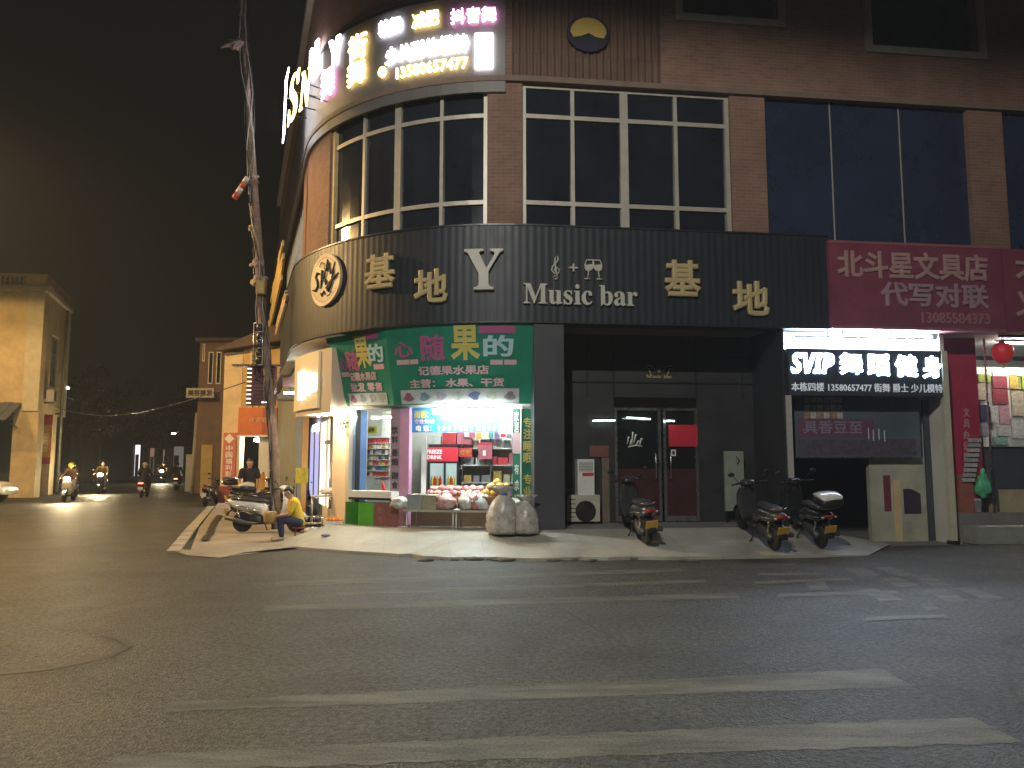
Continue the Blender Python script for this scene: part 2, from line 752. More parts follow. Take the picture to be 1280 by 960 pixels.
def rough_quad(a, b, c, d, n=24, jit=0.02):
    """a-b far edge, d-c near edge, with slightly ragged ends and sides"""
    a, b, c, d = (G(*p, 0.002) for p in (a, b, c, d))
    top, bot = [], []
    for i in range(n + 1):
        t = i / n
        j = jit * rnd.uniform(-1, 1)
        k = jit * rnd.uniform(-1, 1)
        top.append(a.lerp(b, t) + Vector((0, j, 0)))
        bot.append(d.lerp(c, t) + Vector((0, k, 0)))
    tv, bv = [g.v(p) for p in top], [g.v(p) for p in bot]
    for i in range(n):
        g.face([bv[i], bv[i + 1], tv[i + 1], tv[i]])


rough_quad((215, 877), (1104, 836), (1140, 858), (205, 889), 60)
rough_quad((150, 943), (1215, 896), (1279, 928), (118, 966), 60)
rough_quad((345, 727), (850, 710), (855, 714), (345, 733), 40)
rough_quad((420, 740), (880, 724), (884, 728), (420, 744), 40)
rough_quad((330, 757), (920, 741), (926, 747), (330, 764), 40)
for q in (((1054, 710), (1078, 709), (1101, 719), (1076, 721)), ((1092, 709), (1113, 709), (1146, 718), (1124, 720)), ((1098, 722), (1122, 721), (1150, 732), (1124, 734)),
          ((1140, 720), (1160, 719), (1188, 731), (1166, 733)), ((1155, 737), (1180, 736), (1211, 751), (1184, 753)), ((1195, 735), (1215, 734), (1256, 748), (1232, 750)),
          ((990, 706), (996, 704), (910, 713), (898, 714)), ((950, 716), (1022, 716), (1030, 719), (946, 719)), ((944, 727), (1062, 722), (1066, 725), (940, 731)),
          ((1008, 728), (1030, 727), (1038, 737), (1012, 738)), ((975, 742), (1120, 738), (1126, 742), (970, 746)), ((1072, 737), (1094, 735), (1130, 750), (1100, 751)),
          ((1085, 771), (1180, 768), (1188, 772), (1078, 776)), ((1150, 755), (1165, 754), (1176, 762), (1158, 763))):
    stripe(q)
struct('road_markings', g, PAINT)

# tar repair ring and a crack seam on the road
g = MB()
cpt = G(20, 815, 0.004)
pts = []
for i in range(26):
    a = -1.4 + 2.6 * i / 25
    pts.append((cpt.x + 0.9 * math.cos(a) * (1 + 0.07 * rnd.random()), cpt.y + 0.75 * math.sin(a), 0))
for i in range(len(pts) - 1):
    p, q = Vector(pts[i]), Vector(pts[i + 1])
    n = Vector((-(q - p).y, (q - p).x, 0)).normalized() * (0.035 + 0.015 * rnd.random())
    z = Vector((0, 0, 0.005))
    vs = [g.v(p - n + z), g.v(q - n + z), g.v(q + n + z), g.v(p + n + z)]
    g.face(vs)
struct('road_marking_tar', g, mat('tar', (0.050, 0.049, 0.043), 0.6, 0, 8, 0.3))

# ------------------------------------------------------------------ raised tiled pavement in front of the corner building
tile_m = mat('pavement_tile', (0.36, 0.35, 0.31), 0.5, 0, 1.3, 0.28, 0.12, 30)
nt = tile_m.node_tree
b = nt.nodes['Principled BSDF']
uv = nt.nodes.new('ShaderNodeUVMap')
uv.uv_map = 'uv'
br = nt.nodes.new('ShaderNodeTexBrick')
br.offset = 0
br.inputs['Scale'].default_value = 1
br.inputs['Brick Width'].default_value = 0.6
br.inputs['Row Height'].default_value = 0.6
br.inputs['Mortar Size'].default_value = 0.006
br.inputs['Color1'].default_value = (1, 1, 1, 1)
br.inputs['Color2'].default_value = (0.9, 0.9, 0.88, 1)
br.inputs['Mortar'].default_value = (0.8, 0.78, 0.76, 1)
nt.links.new(uv.outputs['UV'], br.inputs['Vector'])
mu = nt.nodes.new('ShaderNodeMix')
mu.data_type = 'RGBA'
mu.blend_type = 'MULTIPLY'
mu.inputs[0].default_value = 1
src = b.inputs['Base Color'].links[0].from_socket
nt.links.new(src, mu.inputs[6])
nt.links.new(br.outputs['Color'], mu.inputs[7])
nt.links.new(mu.outputs[2], b.inputs['Base Color'])

ZI = 0.41       # pavement height at the shop fronts
ZR = 0.055       # at its road edge
edge_px = [(341, 680), (380, 684), (430, 688), (480, 691), (500, 692.5), (514, 692), (530, 695), (545, 695.5), (560, 696.5), (600, 696), (620, 696), (640, 697), (665, 698), (690, 697.5), (725, 696), (760, 696.5), (790, 695.5), (830, 696), (900, 695), (960, 694), (1020, 693), (1085, 691)]
front = [G(x, y, ZR) for x, y in edge_px]
front[-1].z = 0.012
front[-2].z = 0.04
back = []
for i, p in enumerate(front):
    px = edge_px[i][0]
    s = FP(425 + (px - 341) * (1100 - 425) / (1085 - 341), 600, -0.3)[0]
    q = path(s, -0.05)
    z = ZI if px < 960 else ZI - (px - 960) / 125 * 0.37
    back.append(Vector((q.x, q.y, z)))
g = MB()
n = 6
rows = []
for p, q in zip(front, back):
    row = []
    for k in range(n + 1):
        c = p.lerp(q, k / n)
        row.append(g.v(c))
    rows.append(row)
for i in range(len(rows) - 1):
    for k in range(n):
        vs = [rows[i][k], rows[i + 1][k], rows[i + 1][k + 1], rows[i][k + 1]]
        g.face(vs, [(v.co.x * 0.9925 + v.co.y * 0.122, -v.co.x * 0.122 + v.co.y * 0.9925) for v in vs])
low = [g.v((p.x, p.y - 0.03, -0.05)) for p in front]
for i in range(len(rows) - 1):
    g.face([low[i], low[i + 1], rows[i + 1][0], rows[i][0]])
lb = g.v((back[0].x, back[0].y, -0.05))
g.face([low[0]] + [rows[0][k] for k in range(n + 1)] + [lb])
struct('pavement', g, tile_m)

# inner floor of the bar porch and the shops
g = MB()
g.fbox(FP(440, 600, -0.5)[0], FP(985, 600, -0.5)[0], ZI - 0.35, ZI, -0.05, -5.5)
struct('porch_floor', g, mat('porch_floor_tile', (0.22, 0.21, 0.20), 0.45, 0, 3, 0.2))
g = MB()
g.fbox(FP(985, 600, -0.5)[0] + 0.002, FP(1187, 600, -0.5)[0], -0.1, 0.02, -0.05, -5.5)
struct('gym_floor', g, mat('concrete_floor', (0.2, 0.2, 0.2), 0.7, 0, 3, 0.25, 0.1))

# concrete side pavement along the side street, with its kerb
conc = mat('pavement_concrete', (0.27, 0.235, 0.19), 0.75, 0, 0.9, 0.35, 0.25, 25)
g = MB()
k0, k1 = G(208, 686, 0.07), G(258, 633, 0.12)
kd = (k1 - k0)
kd.z = 0
kd.normalize()
K = [k0 + kd * t for t in (0, 5, 10, 15, 21)]
for i, p in enumerate(K):
    p.z = 0.04 + 0.02 * min(i, 4)
nearp = [G(208, 687, 0.0), G(235, 695, 0.0), G(275, 698, 0.0), G(320, 692, 0.0), G(350, 684, 0.0)]
poly = [Vector((p.x, p.y, 0.012)) for p in nearp]
inner = [W(-3.4, 0.11, -0.3), W(-5.5, 0.11, -0.3), W(-8, 0.11, -0.3), W(-12, 0.11, -0.3), W(-19, 0.11, -0.3), W(-28, 0.11, -0.3)]
outer = [poly[-1], poly[2], K[0] + Vector((0.12, 0.1, 0)), K[1], K[2], K[4]]
outer = [Vector(p) for p in outer]
for p in outer[2:]:
    p.x += 0.3
m_ = []
for a, b2 in zip(outer, inner):
    m_.append([g.v(a.lerp(b2, k / 5)) for k in range(6)])
for i in range(len(m_) - 1):
    for k in range(5):
        g.face([m_[i][k], m_[i + 1][k], m_[i + 1][k + 1], m_[i][k + 1]])
pv = [g.v(poly[3]), g.v(poly[4] + Vector((0, 0, 0.0)))]
pf = [g.v(p) for p in (poly[0], poly[1], poly[2])]
g.face([m_[1][0], m_[2][0], pf[0], pf[1]])
g.face([m_[0][0], m_[1][0], pv[0]])
struct('side_pavement', g, conc)

g = MB()
side = Vector((-kd.y, kd.x, 0))
for i in range(15):
    a = k0 + kd * (i * 1.0 + 0.0)
    b2 = k0 + kd * (i * 1.0 + 0.985)
    wv = -side * 0.24
    z0, z1 = -0.05, 0.03 + 0.012 * min(i, 4) + 0.004 * rnd.random()
    g.hexa([Vector((*(a).xy, z0)), Vector((*(a + wv).xy, z0)), Vector((*(b2 + wv).xy, z0)), Vector((*b2.xy, z0)), Vector((*a.xy, z1)), Vector((*(a + wv).xy, z1)), Vector((*(b2 + wv).xy, z1)), Vector((*b2.xy, z1))])
struct('kerb', g, mat('kerb_stone', (0.34, 0.31, 0.26), 0.75, 0, 3, 0.3, 0.2))
# open gutter beside the kerb, lying in the concrete
g = MB()
for i in range(6):
    a = k0 + kd * (1.4 + i * 1.3) - side * (0.5 + 0.05 * rnd.random())
    b2 = k0 + kd * (1.4 + i * 1.3 + 1.25) - side * (0.5 + 0.05 * rnd.random())
    wv = -side * 0.16
    zz = Vector((0, 0, 0.072 + 0.007 * i - a.z))
    vs = [g.v(Vector((*p.xy, 0.082 + 0.006 * i))) for p in (a, a + wv, b2 + wv, b2)]
    g.face(vs)
struct('gutter_strip', g, mat('wet_gutter', (0.03, 0.028, 0.022), 0.5, 0, 6, 0.3))
# broken bits along the pavement edge
g = MB()
for i in range(26):
    px = rnd.uniform(520, 900)
    p = G(px, 699 + rnd.uniform(0, 3.5), 0.0)
    r_ = rnd.uniform(0.03, 0.10)
    g.blob((p.x, p.y, r_ * 0.2), (r_ * 1.8, r_, r_ * 0.45), i, 0.5, 1, 0.5)
struct('broken_kerb_rubble', g, mat('rubble', (0.12, 0.115, 0.10), 0.85, 0, 6, 0.3), 'stuff')
# ------------------------------------------------------------------ the corner building
brick = brick_mat('red_brown_brick', (0.275, 0.145, 0.105), (0.225, 0.115, 0.085), (0.25, 0.185, 0.15))
brick_dk = brick_mat('ribbed_brown_tile', (0.17, 0.095, 0.065), (0.15, 0.08, 0.055), (0.11, 0.075, 0.055), 0.1, 0.6, 0.012)
frame_m = mat('aluminium_frame', (0.52, 0.48, 0.42), 0.45, 0.3, 5, 0.12)
stone_m = mat('stone_surround', (0.33, 0.29, 0.26), 0.8, 0, 4, 0.2)
reveal_m = mat('yellow_reveal', (0.62, 0.47, 0.25), 0.7, 0, 3, 0.2)
blue_glass = mat('dark_blue_glass_panel', (0.028, 0.038, 0.080), 0.28, 0, 0.7, 0.3, spec=0.5)
band_m = mat('charcoal_metal_cladding', (0.021, 0.026, 0.036), 0.48, 0.25, 4, 0.15)
plaster = mat('white_plaster', (0.66, 0.63, 0.57), 0.8, 0, 1.5, 0.15, 0.1)
soffit_m = mat('white_soffit', (0.70, 0.68, 0.64), 0.7, 0, 2, 0.1)
black_panel = mat('black_metal_panel', (0.035, 0.037, 0.042), 0.4, 0.3, 3, 0.25)
grey_panel = mat('slate_grey_panel', (0.05, 0.053, 0.065), 0.5, 0, 3, 0.15)

WO = -0.30                                     # outer face of the upper walls
ZB0 = FP(690, 402, 0)[1]                       # underside of the sign band
ZB1 = FP(690, 283, 0)[1]                       # its top
ZT = 13.4                                      # roof
ZW1 = FP(785, 110, WO)[1]                      # window heads of the second floor
building = thing('corner_building', 'large brick corner building with a rounded corner, dark windows and shops at street level', 'building', (1.0, 18.5, 0))
BP = building

sx = lambda px, o=WO, py=200: FP(px, py, o)[0]
s380, s410, s609, s652, s915, s958, s1212, s1256 = (sx(x) for x in (381, 413, 609, 653, 914, 958, 1212, 1256))
SL = -24.0
SR = s1256 + 6.0
# storey walls, each a part
for a, b in ((s380, s410 - 0.02), (s609, s652), (s915, s958), (s1212, s1256)):
    g = MB()
    g.fbox(a, b, ZB1 - 0.4, ZW1, WO - 0.35, WO)
    obj('brick_pier', g, brick, BP)
g = MB()
g.fbox(s410 - 0.015, s410 + 0.11, ZB1 - 0.4, ZW1, WO - 0.35, WO - 0.05)
obj('window_reveal', g, reveal_m, BP)
# spandrel wall above the second floor, with openings for the third-floor windows
w3 = []
for x0, x1, yb in ((853, 972, 22), (1088, 1221, 62)):
    a, b = sx(x0, WO, 30), sx(x1, WO, 30)
    zb = FP((x0 + x1) / 2, yb, WO)[1]
    w3.append((a, b, zb, zb + 2.0))
g = MB()
g.fbox(SL, s609 + 0.02, ZW1, ZT, WO - 0.35, WO - 0.001)
sA, sB = sx(622, WO, 60), sx(840, WO, 60)
cuts = [s609 + 0.02]
for a, b, z0, z1 in w3:
    g.fbox(cuts[-1], a, ZW1, ZT, WO - 0.35, WO - 0.001)
    g.fbox(a, b, ZW1, z0, WO - 0.35, WO - 0.001)
    g.fbox(a, b, z1, ZT, WO - 0.35, WO - 0.001)
    cuts.append(b)
g.fbox(cuts[-1], SR, ZW1, ZT, WO - 0.35, WO - 0.001)
obj('upper_wall', g, brick, BP)
g = MB()
g.fbox(sx(640, WO, 60), w3[0][0] - 0.5, ZW1 + 0.05, ZT - 0.5, WO, WO + 0.045, 0.075, 0.03)
obj('ribbed_cladding', g, brick_dk, BP)
g = MB()
g.fbox(SL, SR, ZW1 - 0.02, ZW1 + 0.1, WO + 0.003, WO + 0.09)
obj('string_course', g, mat('string_course_tile', (0.2, 0.14, 0.11), 0.7, 0, 4, 0.2), BP)
for a, b, z0, z1 in w3:
    f = MB()
    for q in ((a - 0.16, a, z0 - 0.16, z1), (b, b + 0.16, z0 - 0.16, z1), (a, b, z0 - 0.16, z0)):
        f.fbox(*q, WO - 0.2, WO + 0.06)
    fo = obj('window_surround', f, stone_m, BP)
    p = MB()
    p.fbox(a, b, z0, z1, WO - 0.3, WO - 0.25)
    obj('pane', p, dark_glass, fo)


def window(x0, x1, mull, thick, zr, name='window'):
    """a window bay in the upper wall: mull are pixel columns of mullions"""
    s0, s1 = sx(x0), sx(x1)
    f = MB()
    o0, o1 = WO - 0.20, WO - 0.08
    zb, zt = ZB1 - 0.4, ZW1
    f.fbox(s0, s0 + 0.09, zb, zt, o0, o1)
    f.fbox(s1 - 0.09, s1, zb, zt, o0, o1)
    f.fbox(s0 + 0.09, s1 - 0.09, zt - 0.09, zt, o0, o1)
    for m_ in mull:
        t = 0.085 if m_ in thick else 0.04
        sm = sx(m_)
        f.fbox(sm - t, sm + t, zb, zt - 0.09, o0 + 0.002, o1 - 0.004)
    for z in zr:
        f.fbox(s0 + 0.09, s1 - 0.09, z - 0.045, z + 0.045, o0 + 0.004, o1 - 0.008)
    fo = obj(name, f, frame_m, BP)
    p = MB()
    p.fbox(s0 + 0.02, s1 - 0.02, zb, zt - 0.02, WO - 0.165, WO - 0.145)
    obj('pane', p, dark_glass, fo)


zr1, zr2 = FP(785, 149, WO)[1], FP(785, 256, WO)[1]
window(413, 609, (451, 494, 550), (494,), (zr1, zr2))
window(653, 914, (717, 782, 847), (782,), (zr1, zr2))
for a, b, seams in ((s958, s1212, (1043, 1130)), (s1256, SR, (1300,))):
    p = MB()
    p.fbox(a, b, ZB1 - 0.4, ZW1, WO - 0.25, WO - 0.12)
    po = obj('glass_panel', p, blue_glass, BP)
    p = MB()
    for m_ in seams:
        q = sx(m_)
        p.fbox(q - 0.012, q + 0.012, ZB1 - 0.3, ZW1 - 0.02, WO - 0.12, WO - 0.105)
    obj('seam_trim', p, frame_m, po)
# side-street wing: dark strip windows between slim frames
p = MB()
p.fbox(SL, s380, ZB1 - 0.4, ZW1, WO - 0.3, WO - 0.2)
po = obj('side_glazing', p, dark_glass, BP)
p = MB()
q = s380
for k in range(14):
    p.fbox(q - 0.05, q, ZB1 - 0.4, ZW1, WO - 0.2, WO - 0.12)
    q -= 0.75
obj('glazing_frame', p, frame_m, po)
# roof slab and parapet
g = MB()
g.fbox(SL, SR, ZT, ZT + 0.3, -4.5, WO + 0.15)
obj('roof', g, stone_m, BP)
# ground-floor core behind the shops
core = mat('dark_render', (0.10, 0.095, 0.09), 0.85, 0, 2, 0.2)
g = MB()
g.fbox(SL, SR, ZB0 + 0.02, ZB0 + 0.2, -5.4, -0.06)
obj('porch_ceiling', g, mat('porch_ceiling_board', (0.22, 0.21, 0.2), 0.7, 0, 2, 0.15), BP)
g = MB()
g.fbox(SL, SR, ZB1 - 0.42, ZB1 - 0.4, -4.4, WO - 0.4)
obj('storey_slab', g, core, BP)

# ------------------------------------------------------------------ charcoal sign band round the corner
sbR = FP(1037, 350, 0)[0]
band = thing('sign_band', 'charcoal ribbed metal sign band curving round the corner above the shops, carrying tan letters', 'sign', (1.0, 15.5, ZB0))
g = MB()
g.fbox(-13.0, sbR, ZB0, ZB1, -0.45, 0.0, 0.075, 0.0028)
obj('cladding', g, band_m, band)
g = MB()
g.fbox(-13.0, sbR, ZB1, ZB1 + 0.035, -0.45, 0.02)
g.fbox(-13.0, sbR, ZB0 - 0.03, ZB0, -0.45, 0.015)
obj('edge_trim', g, dark_metal, band)


def letters(name, body, x0, x1, y0, y1, m, par, o=0.0, depth=0.05, bold=0.012, keep=False):
    a, b, z0, z1 = FR(x0, x1, y0, y1, o)
    g = MB()
    g.text(body, FM, a, b, z0, z1, o, depth, bold, keep)
    return obj(name, g, m, par)


ji, di = '\u57fa', '\u5730'
letters('character', ji, 458, 496, 318, 361, gold_letter, band, 0.01, 0.09, 0.03)
letters('character', di, 519, 561, 337, 379, gold_letter, band, 0.01, 0.09, 0.03)
letters('character', ji, 829, 875, 326, 371, gold_letter, band, 0.01, 0.09, 0.03)
letters('character', di, 914, 960, 352, 395, gold_letter, band, 0.01, 0.09, 0.03)
letters('letter', '\U0001D418', 581, 629, 312, 363, grey_letter, band, 0.01, 0.09, 0.01)
letters('lettering', '\U0001D40C\U0001D42E\U0001D42C\U0001D422\U0001D41C \U0001D41B\U0001D41A\U0001D42B', 654, 796, 356, 382, grey_letter, band, 0.01, 0.06, 0.008)
letters('plus_symbol', '+', 711, 722, 330, 340, grey_letter, band, 0.01, 0.04, 0.006)
# more characters on the side-street face of the band
for body, x0, x1, y0, y1 in ((ji, 340.5, 356, 334, 373), (di, 336, 347, 385, 402), (ji, 347.5, 361, 383, 397)):
    letters('character', body, x0, x1, y0, y1, mat('tan_letter_lit_tone', (0.62, 0.45, 0.16), 0.45, 0, 4, 0.12), band, 0.01, 0.09, 0.03)  # brighter tan than the front letters: light put into the colour
# treble clef
a, b, z0, z1 = FR(687, 702, 320, 349, 0.01)
cx, H = (a + b) / 2, z1 - z0
g = MB()
cl = [(0.10, 0.02), (-0.08, 0.0), (-0.12, 0.1), (0.0, 0.14), (0.08, 0.05), (0.02, 0.35), (-0.05, 0.7), (-0.02, 0.92), (0.08, 1.0), (0.12, 0.86), (0.04, 0.72), (-0.14, 0.55), (-0.20, 0.38), (-0.06, 0.22), (0.14, 0.26), (0.18, 0.42), (0.04, 0.5), (-0.07, 0.40), (0.0, 0.30)]
g.tube([W(cx + u * H * 0.9, z0 + v * H, 0.03) for u, v in cl], 0.017, 6)
obj('clef_symbol', g, grey_letter, band)
# two clinking wine glasses
a, b, z0, z1 = FR(730, 753, 322, 349, 0.01)
cx, H, Wd = (a + b) / 2, z1 - z0, b - a
for sgn, tilt in ((-1, 0.14), (1, -0.14)):
    g = MB()
    base = Vector((cx + sgn * Wd * 0.33, z0))
    def gm(u, v):
        return W(base.x + (u * math.cos(tilt * -sgn * 1) + v * math.sin(tilt)) * H - sgn * 0.0, base.y + v * H * 0.95, 0.03)
    out = [(-0.16, 0.92), (-0.21, 0.68), (-0.15, 0.46), (0, 0.36), (0.15, 0.46), (0.21, 0.68), (0.16, 0.92)]
    g.tube([gm(*p) for p in out] + [gm(-0.16, 0.92)], 0.014, 6)
    g.tube([gm(0, 0.36), gm(0, 0.02)], 0.014, 6)
    g.tube([gm(-0.14, 0.0), gm(0.14, 0.0)], 0.014, 6)
    vv = [(-0.19, 0.66), (-0.14, 0.48), (0, 0.39), (0.14, 0.48), (0.19, 0.72)]
    g.prism(vv, lambda u, v, c: gm(u, v) + (W(0, 0, c) - W(0, 0, 0)), 0.0, 0.02)
    obj('wine_glass_symbol', g, grey_letter, band)
# round logo disc with brush letters
a, b, z0, z1 = FR(390, 429.5, 320, 379, 0.02)
cx, cz, rx, rz = (a + b) / 2, (z0 + z1) / 2, (b - a) / 2, (z1 - z0) / 2
rr = max(rx, rz) * 0.5 + min(rx, rz) * 0.5
disc = thing('logo_disc', 'round tan disc with dark brush letters, mounted on the curved sign band', 'sign', W(cx, cz - rr, 0))
g = MB()
g.prism([(cx + rr * math.cos(t), cz + rr * math.sin(t)) for t in [2 * math.pi * k / 40 for k in range(40)]], FM, 0.005, 0.07)
obj('disc', g, mat('tan_disc_face', (0.60, 0.46, 0.28), 0.5, 0, 4, 0.1), disc)
g = MB()
S = lambda u, v: W(cx + u * rr, cz + v * rr, 0.075)
strokes = [([(-0.32, 0.28), (-0.48, 0.33), (-0.58, 0.18), (-0.45, 0.0), (-0.40, -0.2), (-0.58, -0.34), (-0.8, -0.28)], [.03, .05, .055, .06, .06, .05, .03]),
           ([(-0.12, 0.38), (-0.15, 0.0), (-0.2, -0.32)], [.05, .045, .02]), ([(-0.15, 0.0), (0.02, 0.1), (0.1, 0.28)], [.03, .04, .03]), ([(-0.1, 0.02), (0.08, -0.02), (0.16, -0.14), (0.1, -0.2)], [.03, .05, .05, .03]),
           ([(0.36, 0.38), (0.42, 0.18), (0.55, 0.22), (0.68, 0.58)], [.03, .045, .03, .02]), ([(0.6, 0.3), (0.5, -0.2), (0.3, -0.46), (0.2, -0.36), (0.45, -0.12), (0.72, 0.0), (0.9, 0.12)], [.03, .045, .08, .06, .045, .05, .02]),
           ([(0.1, 0.3), (0.22, 0.5), (0.2, 0.75)], [.02, .06, .02]), ([(0.12, 0.3), (0.3, 0.42), (0.36, 0.6)], [.02, .05, .02]), ([(0.12, 0.3), (0.02, 0.45), (-0.02, 0.62), (-0.2, 0.7), (-0.32, 0.55)], [.015] * 5),
           ([(-0.2, -0.5), (-0.1, -0.6), (0.02, -0.44), (0.12, -0.58)], [.03, .05, .03, .02]), ([(0.2, -0.66), (0.4, -0.62), (0.5, -0.52)], [.012] * 3)]
for pts, rad in strokes:
    # flattened brush strokes: a tube squeezed against the disc
    g.tube([S(*p) for p in pts], [r_ * rr for r_ in rad], 6)
obj('brush_lettering', g, ink, disc)
g = MB()
for k in range(46):
    t = 2 * math.pi * k / 46
    if 0.5 < (t % math.pi) < 2.7:
        u, v = 0.84 * math.cos(t), 0.84 * math.sin(t)
        g.prism([(cx + (u + 0.018 * math.cos(q)) * rr, cz + (v + 0.022 * math.sin(q)) * rr) for q in (0.3, 1.9, 3.4, 5.0)], FM, 0.07, 0.073)
obj('ring_lettering', g, mat('brown_ink', (0.22, 0.10, 0.06), 0.6), disc)

# navy half-round emblem with a yellow sun high on the wall
a, b, z0, z1 = FR(711, 765, 12, 58, 0.02)
em = thing('wall_emblem', 'dark navy emblem holding a rounded yellow shape, high on the ribbed wall', 'sign', W((a + b) / 2, z0, 0))
cx, cz, rx, rz = (a + b) / 2, (z0 + z1) / 2, (b - a) / 2, (z1 - z0) / 2
g = MB()
g.prism([(cx + rx * math.cos(t), cz + rz * math.sin(t)) for t in [2 * math.pi * k / 30 for k in range(30)]], FM, WO + 0.05, WO + 0.12)
obj('backing', g, mat('navy_plate', (0.02, 0.022, 0.045), 0.5, 0, 3, 0.2), em)
g = MB()
P_ = [(cx + rx * 0.84 * math.cos(t), cz + rz * (0.02 + 0.80 * math.sin(t))) for t in [math.pi * k / 16 for k in range(17)]]
P_ += [(cx - rx * 0.7, cz - rz * 0.28), (cx - rx * 0.35, cz - rz * 0.22), (cx, cz - rz * 0.02), (cx + rx * 0.35, cz - rz * 0.22), (cx + rx * 0.7, cz - rz * 0.28)]
g.prism(P_, FM, WO + 0.12, WO + 0.15)
obj('sun_shape', g, mat('yellow_enamel', (0.62, 0.42, 0.10), 0.5, 0, 3, 0.1), em)

# ------------------------------------------------------------------ lit channel-letter sign on the third floor
neon_w = mat('lit_white_letter', (0.9, 0.9, 0.95), 0.4, emit=13.0, ecol=(0.92, 0.93, 1.0))
neon_y = mat('lit_yellow_letter', (0.9, 0.8, 0.3), 0.4, emit=7.0, ecol=(1.0, 0.70, 0.22))
neon_p = mat('lit_pink_letter', (0.9, 0.4, 0.7), 0.4, emit=7.0, ecol=(1.0, 0.42, 0.80))
board_m = mat('neon_board', (0.17, 0.155, 0.155), 0.5, 0.2, 3, 0.15)
NO = WO + 0.07
zA = FP(560, 118, NO)[1]
neon = thing('illuminated_sign', 'big dark rooftop-level sign with glowing white, yellow and pink letters round the corner', 'sign', W(-3, zA, 0))
g = MB()
g.fbox(FP(349, 150, NO)[0], FP(632, 60, NO)[0], zA, zA + 2.15, WO + 0.002, NO)
obj('board', g, board_m, neon)
g = MB()
for q in (zA + 2.15,):
    g.fbox(FP(349, 150, NO)[0] - 0.02, FP(632, 60, NO)[0] + 0.02, q - 0.04, q + 0.04, NO + 0.002, NO + 0.02)
obj('board_edge', g, dark_metal, neon)


def neon_t(body, x0, x1, y0, y1, m, n='lit_character', bold=0.015):
    letters(n, body, x0, x1, y0, y1, m, neon, NO + 0.03, 0.09, bold)


def neon_s(body, px, wpx, y0, y1, m, n='lit_character', bold=0.012):
    # centred on a sight line, sized along the wall
    s, z1 = FP(px, y0, NO)
    z0 = FP(px, y1, NO)[1]
    g = MB()
    g.text(body, FM, s - wpx / 2, s + wpx / 2, z0, z1, NO + 0.03, 0.05, bold)
    obj(n, g, m, neon)


neon_s('\u8857', 449, 0.62, 44, 75, neon_y)
neon_s('\u821e', 447.5, 0.62, 77, 107, neon_y)
neon_s('\u821e', 412, 0.66, 85, 122, neon_p)
neon_s('\U0001D5EC', 421, 0.50, 49, 80, neon_w, 'lit_letter')
neon_s('\U0001D5E0', 395.5, 0.72, 57, 93, neon_w, 'lit_letter')
def neon_span(body, x0, x1, y0, y1, m, bold=0.008, o=0.30):
    # letters standing off the wall on struts, so that they follow the corner
    sa, sb2 = FP(x0, (y0 + y1) / 2, o)[0], FP(x1, (y0 + y1) / 2, o)[0]
    z1, z0 = FP((x0 + x1) / 2, y0, o)[1], FP((x0 + x1) / 2, y1, o)[1]
    g = MB()
    g.text(body, FM, sa, sb2, z0, z1, o, 0.03, bold)
    lo_ = obj('lit_letter', g, m, neon)
    g = MB()
    for zz_ in (z0 + (z1 - z0) * 0.35, z0 + (z1 - z0) * 0.65):
        g.tube([W((sa + sb2) / 2, zz_, NO), W((sa + sb2) / 2, zz_, o)], 0.015, 5)
    obj('strut', g, dark_metal, lo_)


neon_span('\U0001D475', 375.5, 390, 88, 134, neon_y)
neon_span('\U0001D47A', 361.5, 374.5, 94, 148, neon_y)
neon_span('\U0001D470', 355.8, 360.5, 97, 160, neon_w, 0.012)
neon_s('\u97e9\u821e', 489, 0.60, 25, 44, neon_w, 'lit_lettering', 0.012)
neon_s('\u51cf\u80a5', 533, 0.64, 16, 35, neon_y, 'lit_lettering', 0.012)
neon_s('\u6296\u97f3\u821e', 592, 1.0, 11, 30, neon_p, 'lit_lettering', 0.008)
neon_s('\u5c11\u513f\u5f62\u4f53\u6a21\u7279', 532, 1.98, 51, 72, neon_w, 'lit_lettering', 0.012)
neon_s('\u2706', 480, 0.21, 85, 98, neon_y, 'phone_symbol', 0.008)
neon_s('13580657477', 539.5, 1.68, 78, 92, neon_y, 'lit_lettering', 0.012)
g = MB()
a, b, z0, z1 = FR(594, 616, 43, 86, NO)
g.fbox(a, b, z0, z1, NO + 0.01, NO + 0.06)
obj('lit_panel', g, neon_w, neon)
# ------------------------------------------------------------------ fruit shop at the corner
FO = -0.55                                      # shop-front line
lit_tube = mat('fluorescent_tube', (1, 1, 1), 0.4, emit=235.0, ecol=(0.90, 1.0, 0.94))
fx = lambda px, o=FO, py=590: FP(px, py, o)[0]
zHead = FP(570, 508, FO)[1]
# interior room of the shop (part of the building)
shop_white = mat('shop_wall_paint', (0.68, 0.68, 0.62), 0.7, 0, 2, 0.12)
YB = 18.3
pl, pr = W(fx(441), 0, FO), W(fx(668), 0, FO)
g = MB()
g.box(-3.75, 0.55, YB, YB + 0.1, ZI, 3.9)
obj('shop_back_wall', g, shop_white, BP)
g = MB()
g.hexa([Vector(p) for p in ((pl.x - 0.1, pl.y, ZI), (pl.x, pl.y, ZI), (-3.64, YB, ZI), (-3.75, YB, ZI), (pl.x - 0.1, pl.y, 3.9), (pl.x, pl.y, 3.9), (-3.64, YB, 3.9), (-3.75, YB, 3.9))])
obj('shop_side_wall', g, shop_white, BP)
g = MB()
g.hexa([Vector(p) for p in ((pr.x, pr.y, ZI), (pr.x + 0.1, pr.y, ZI), (0.65, YB, ZI), (0.55, YB, ZI), (pr.x, pr.y, 3.9), (pr.x + 0.1, pr.y, 3.9), (0.65, YB, 3.9), (0.55, YB, 3.9))])
obj('shop_side_wall', g, shop_white, BP)
g = MB()
g.fbox(fx(441), fx(668), 3.6, 3.7, FO - 3.2, FO - 0.125)
obj('shop_ceiling', g, shop_white, BP)
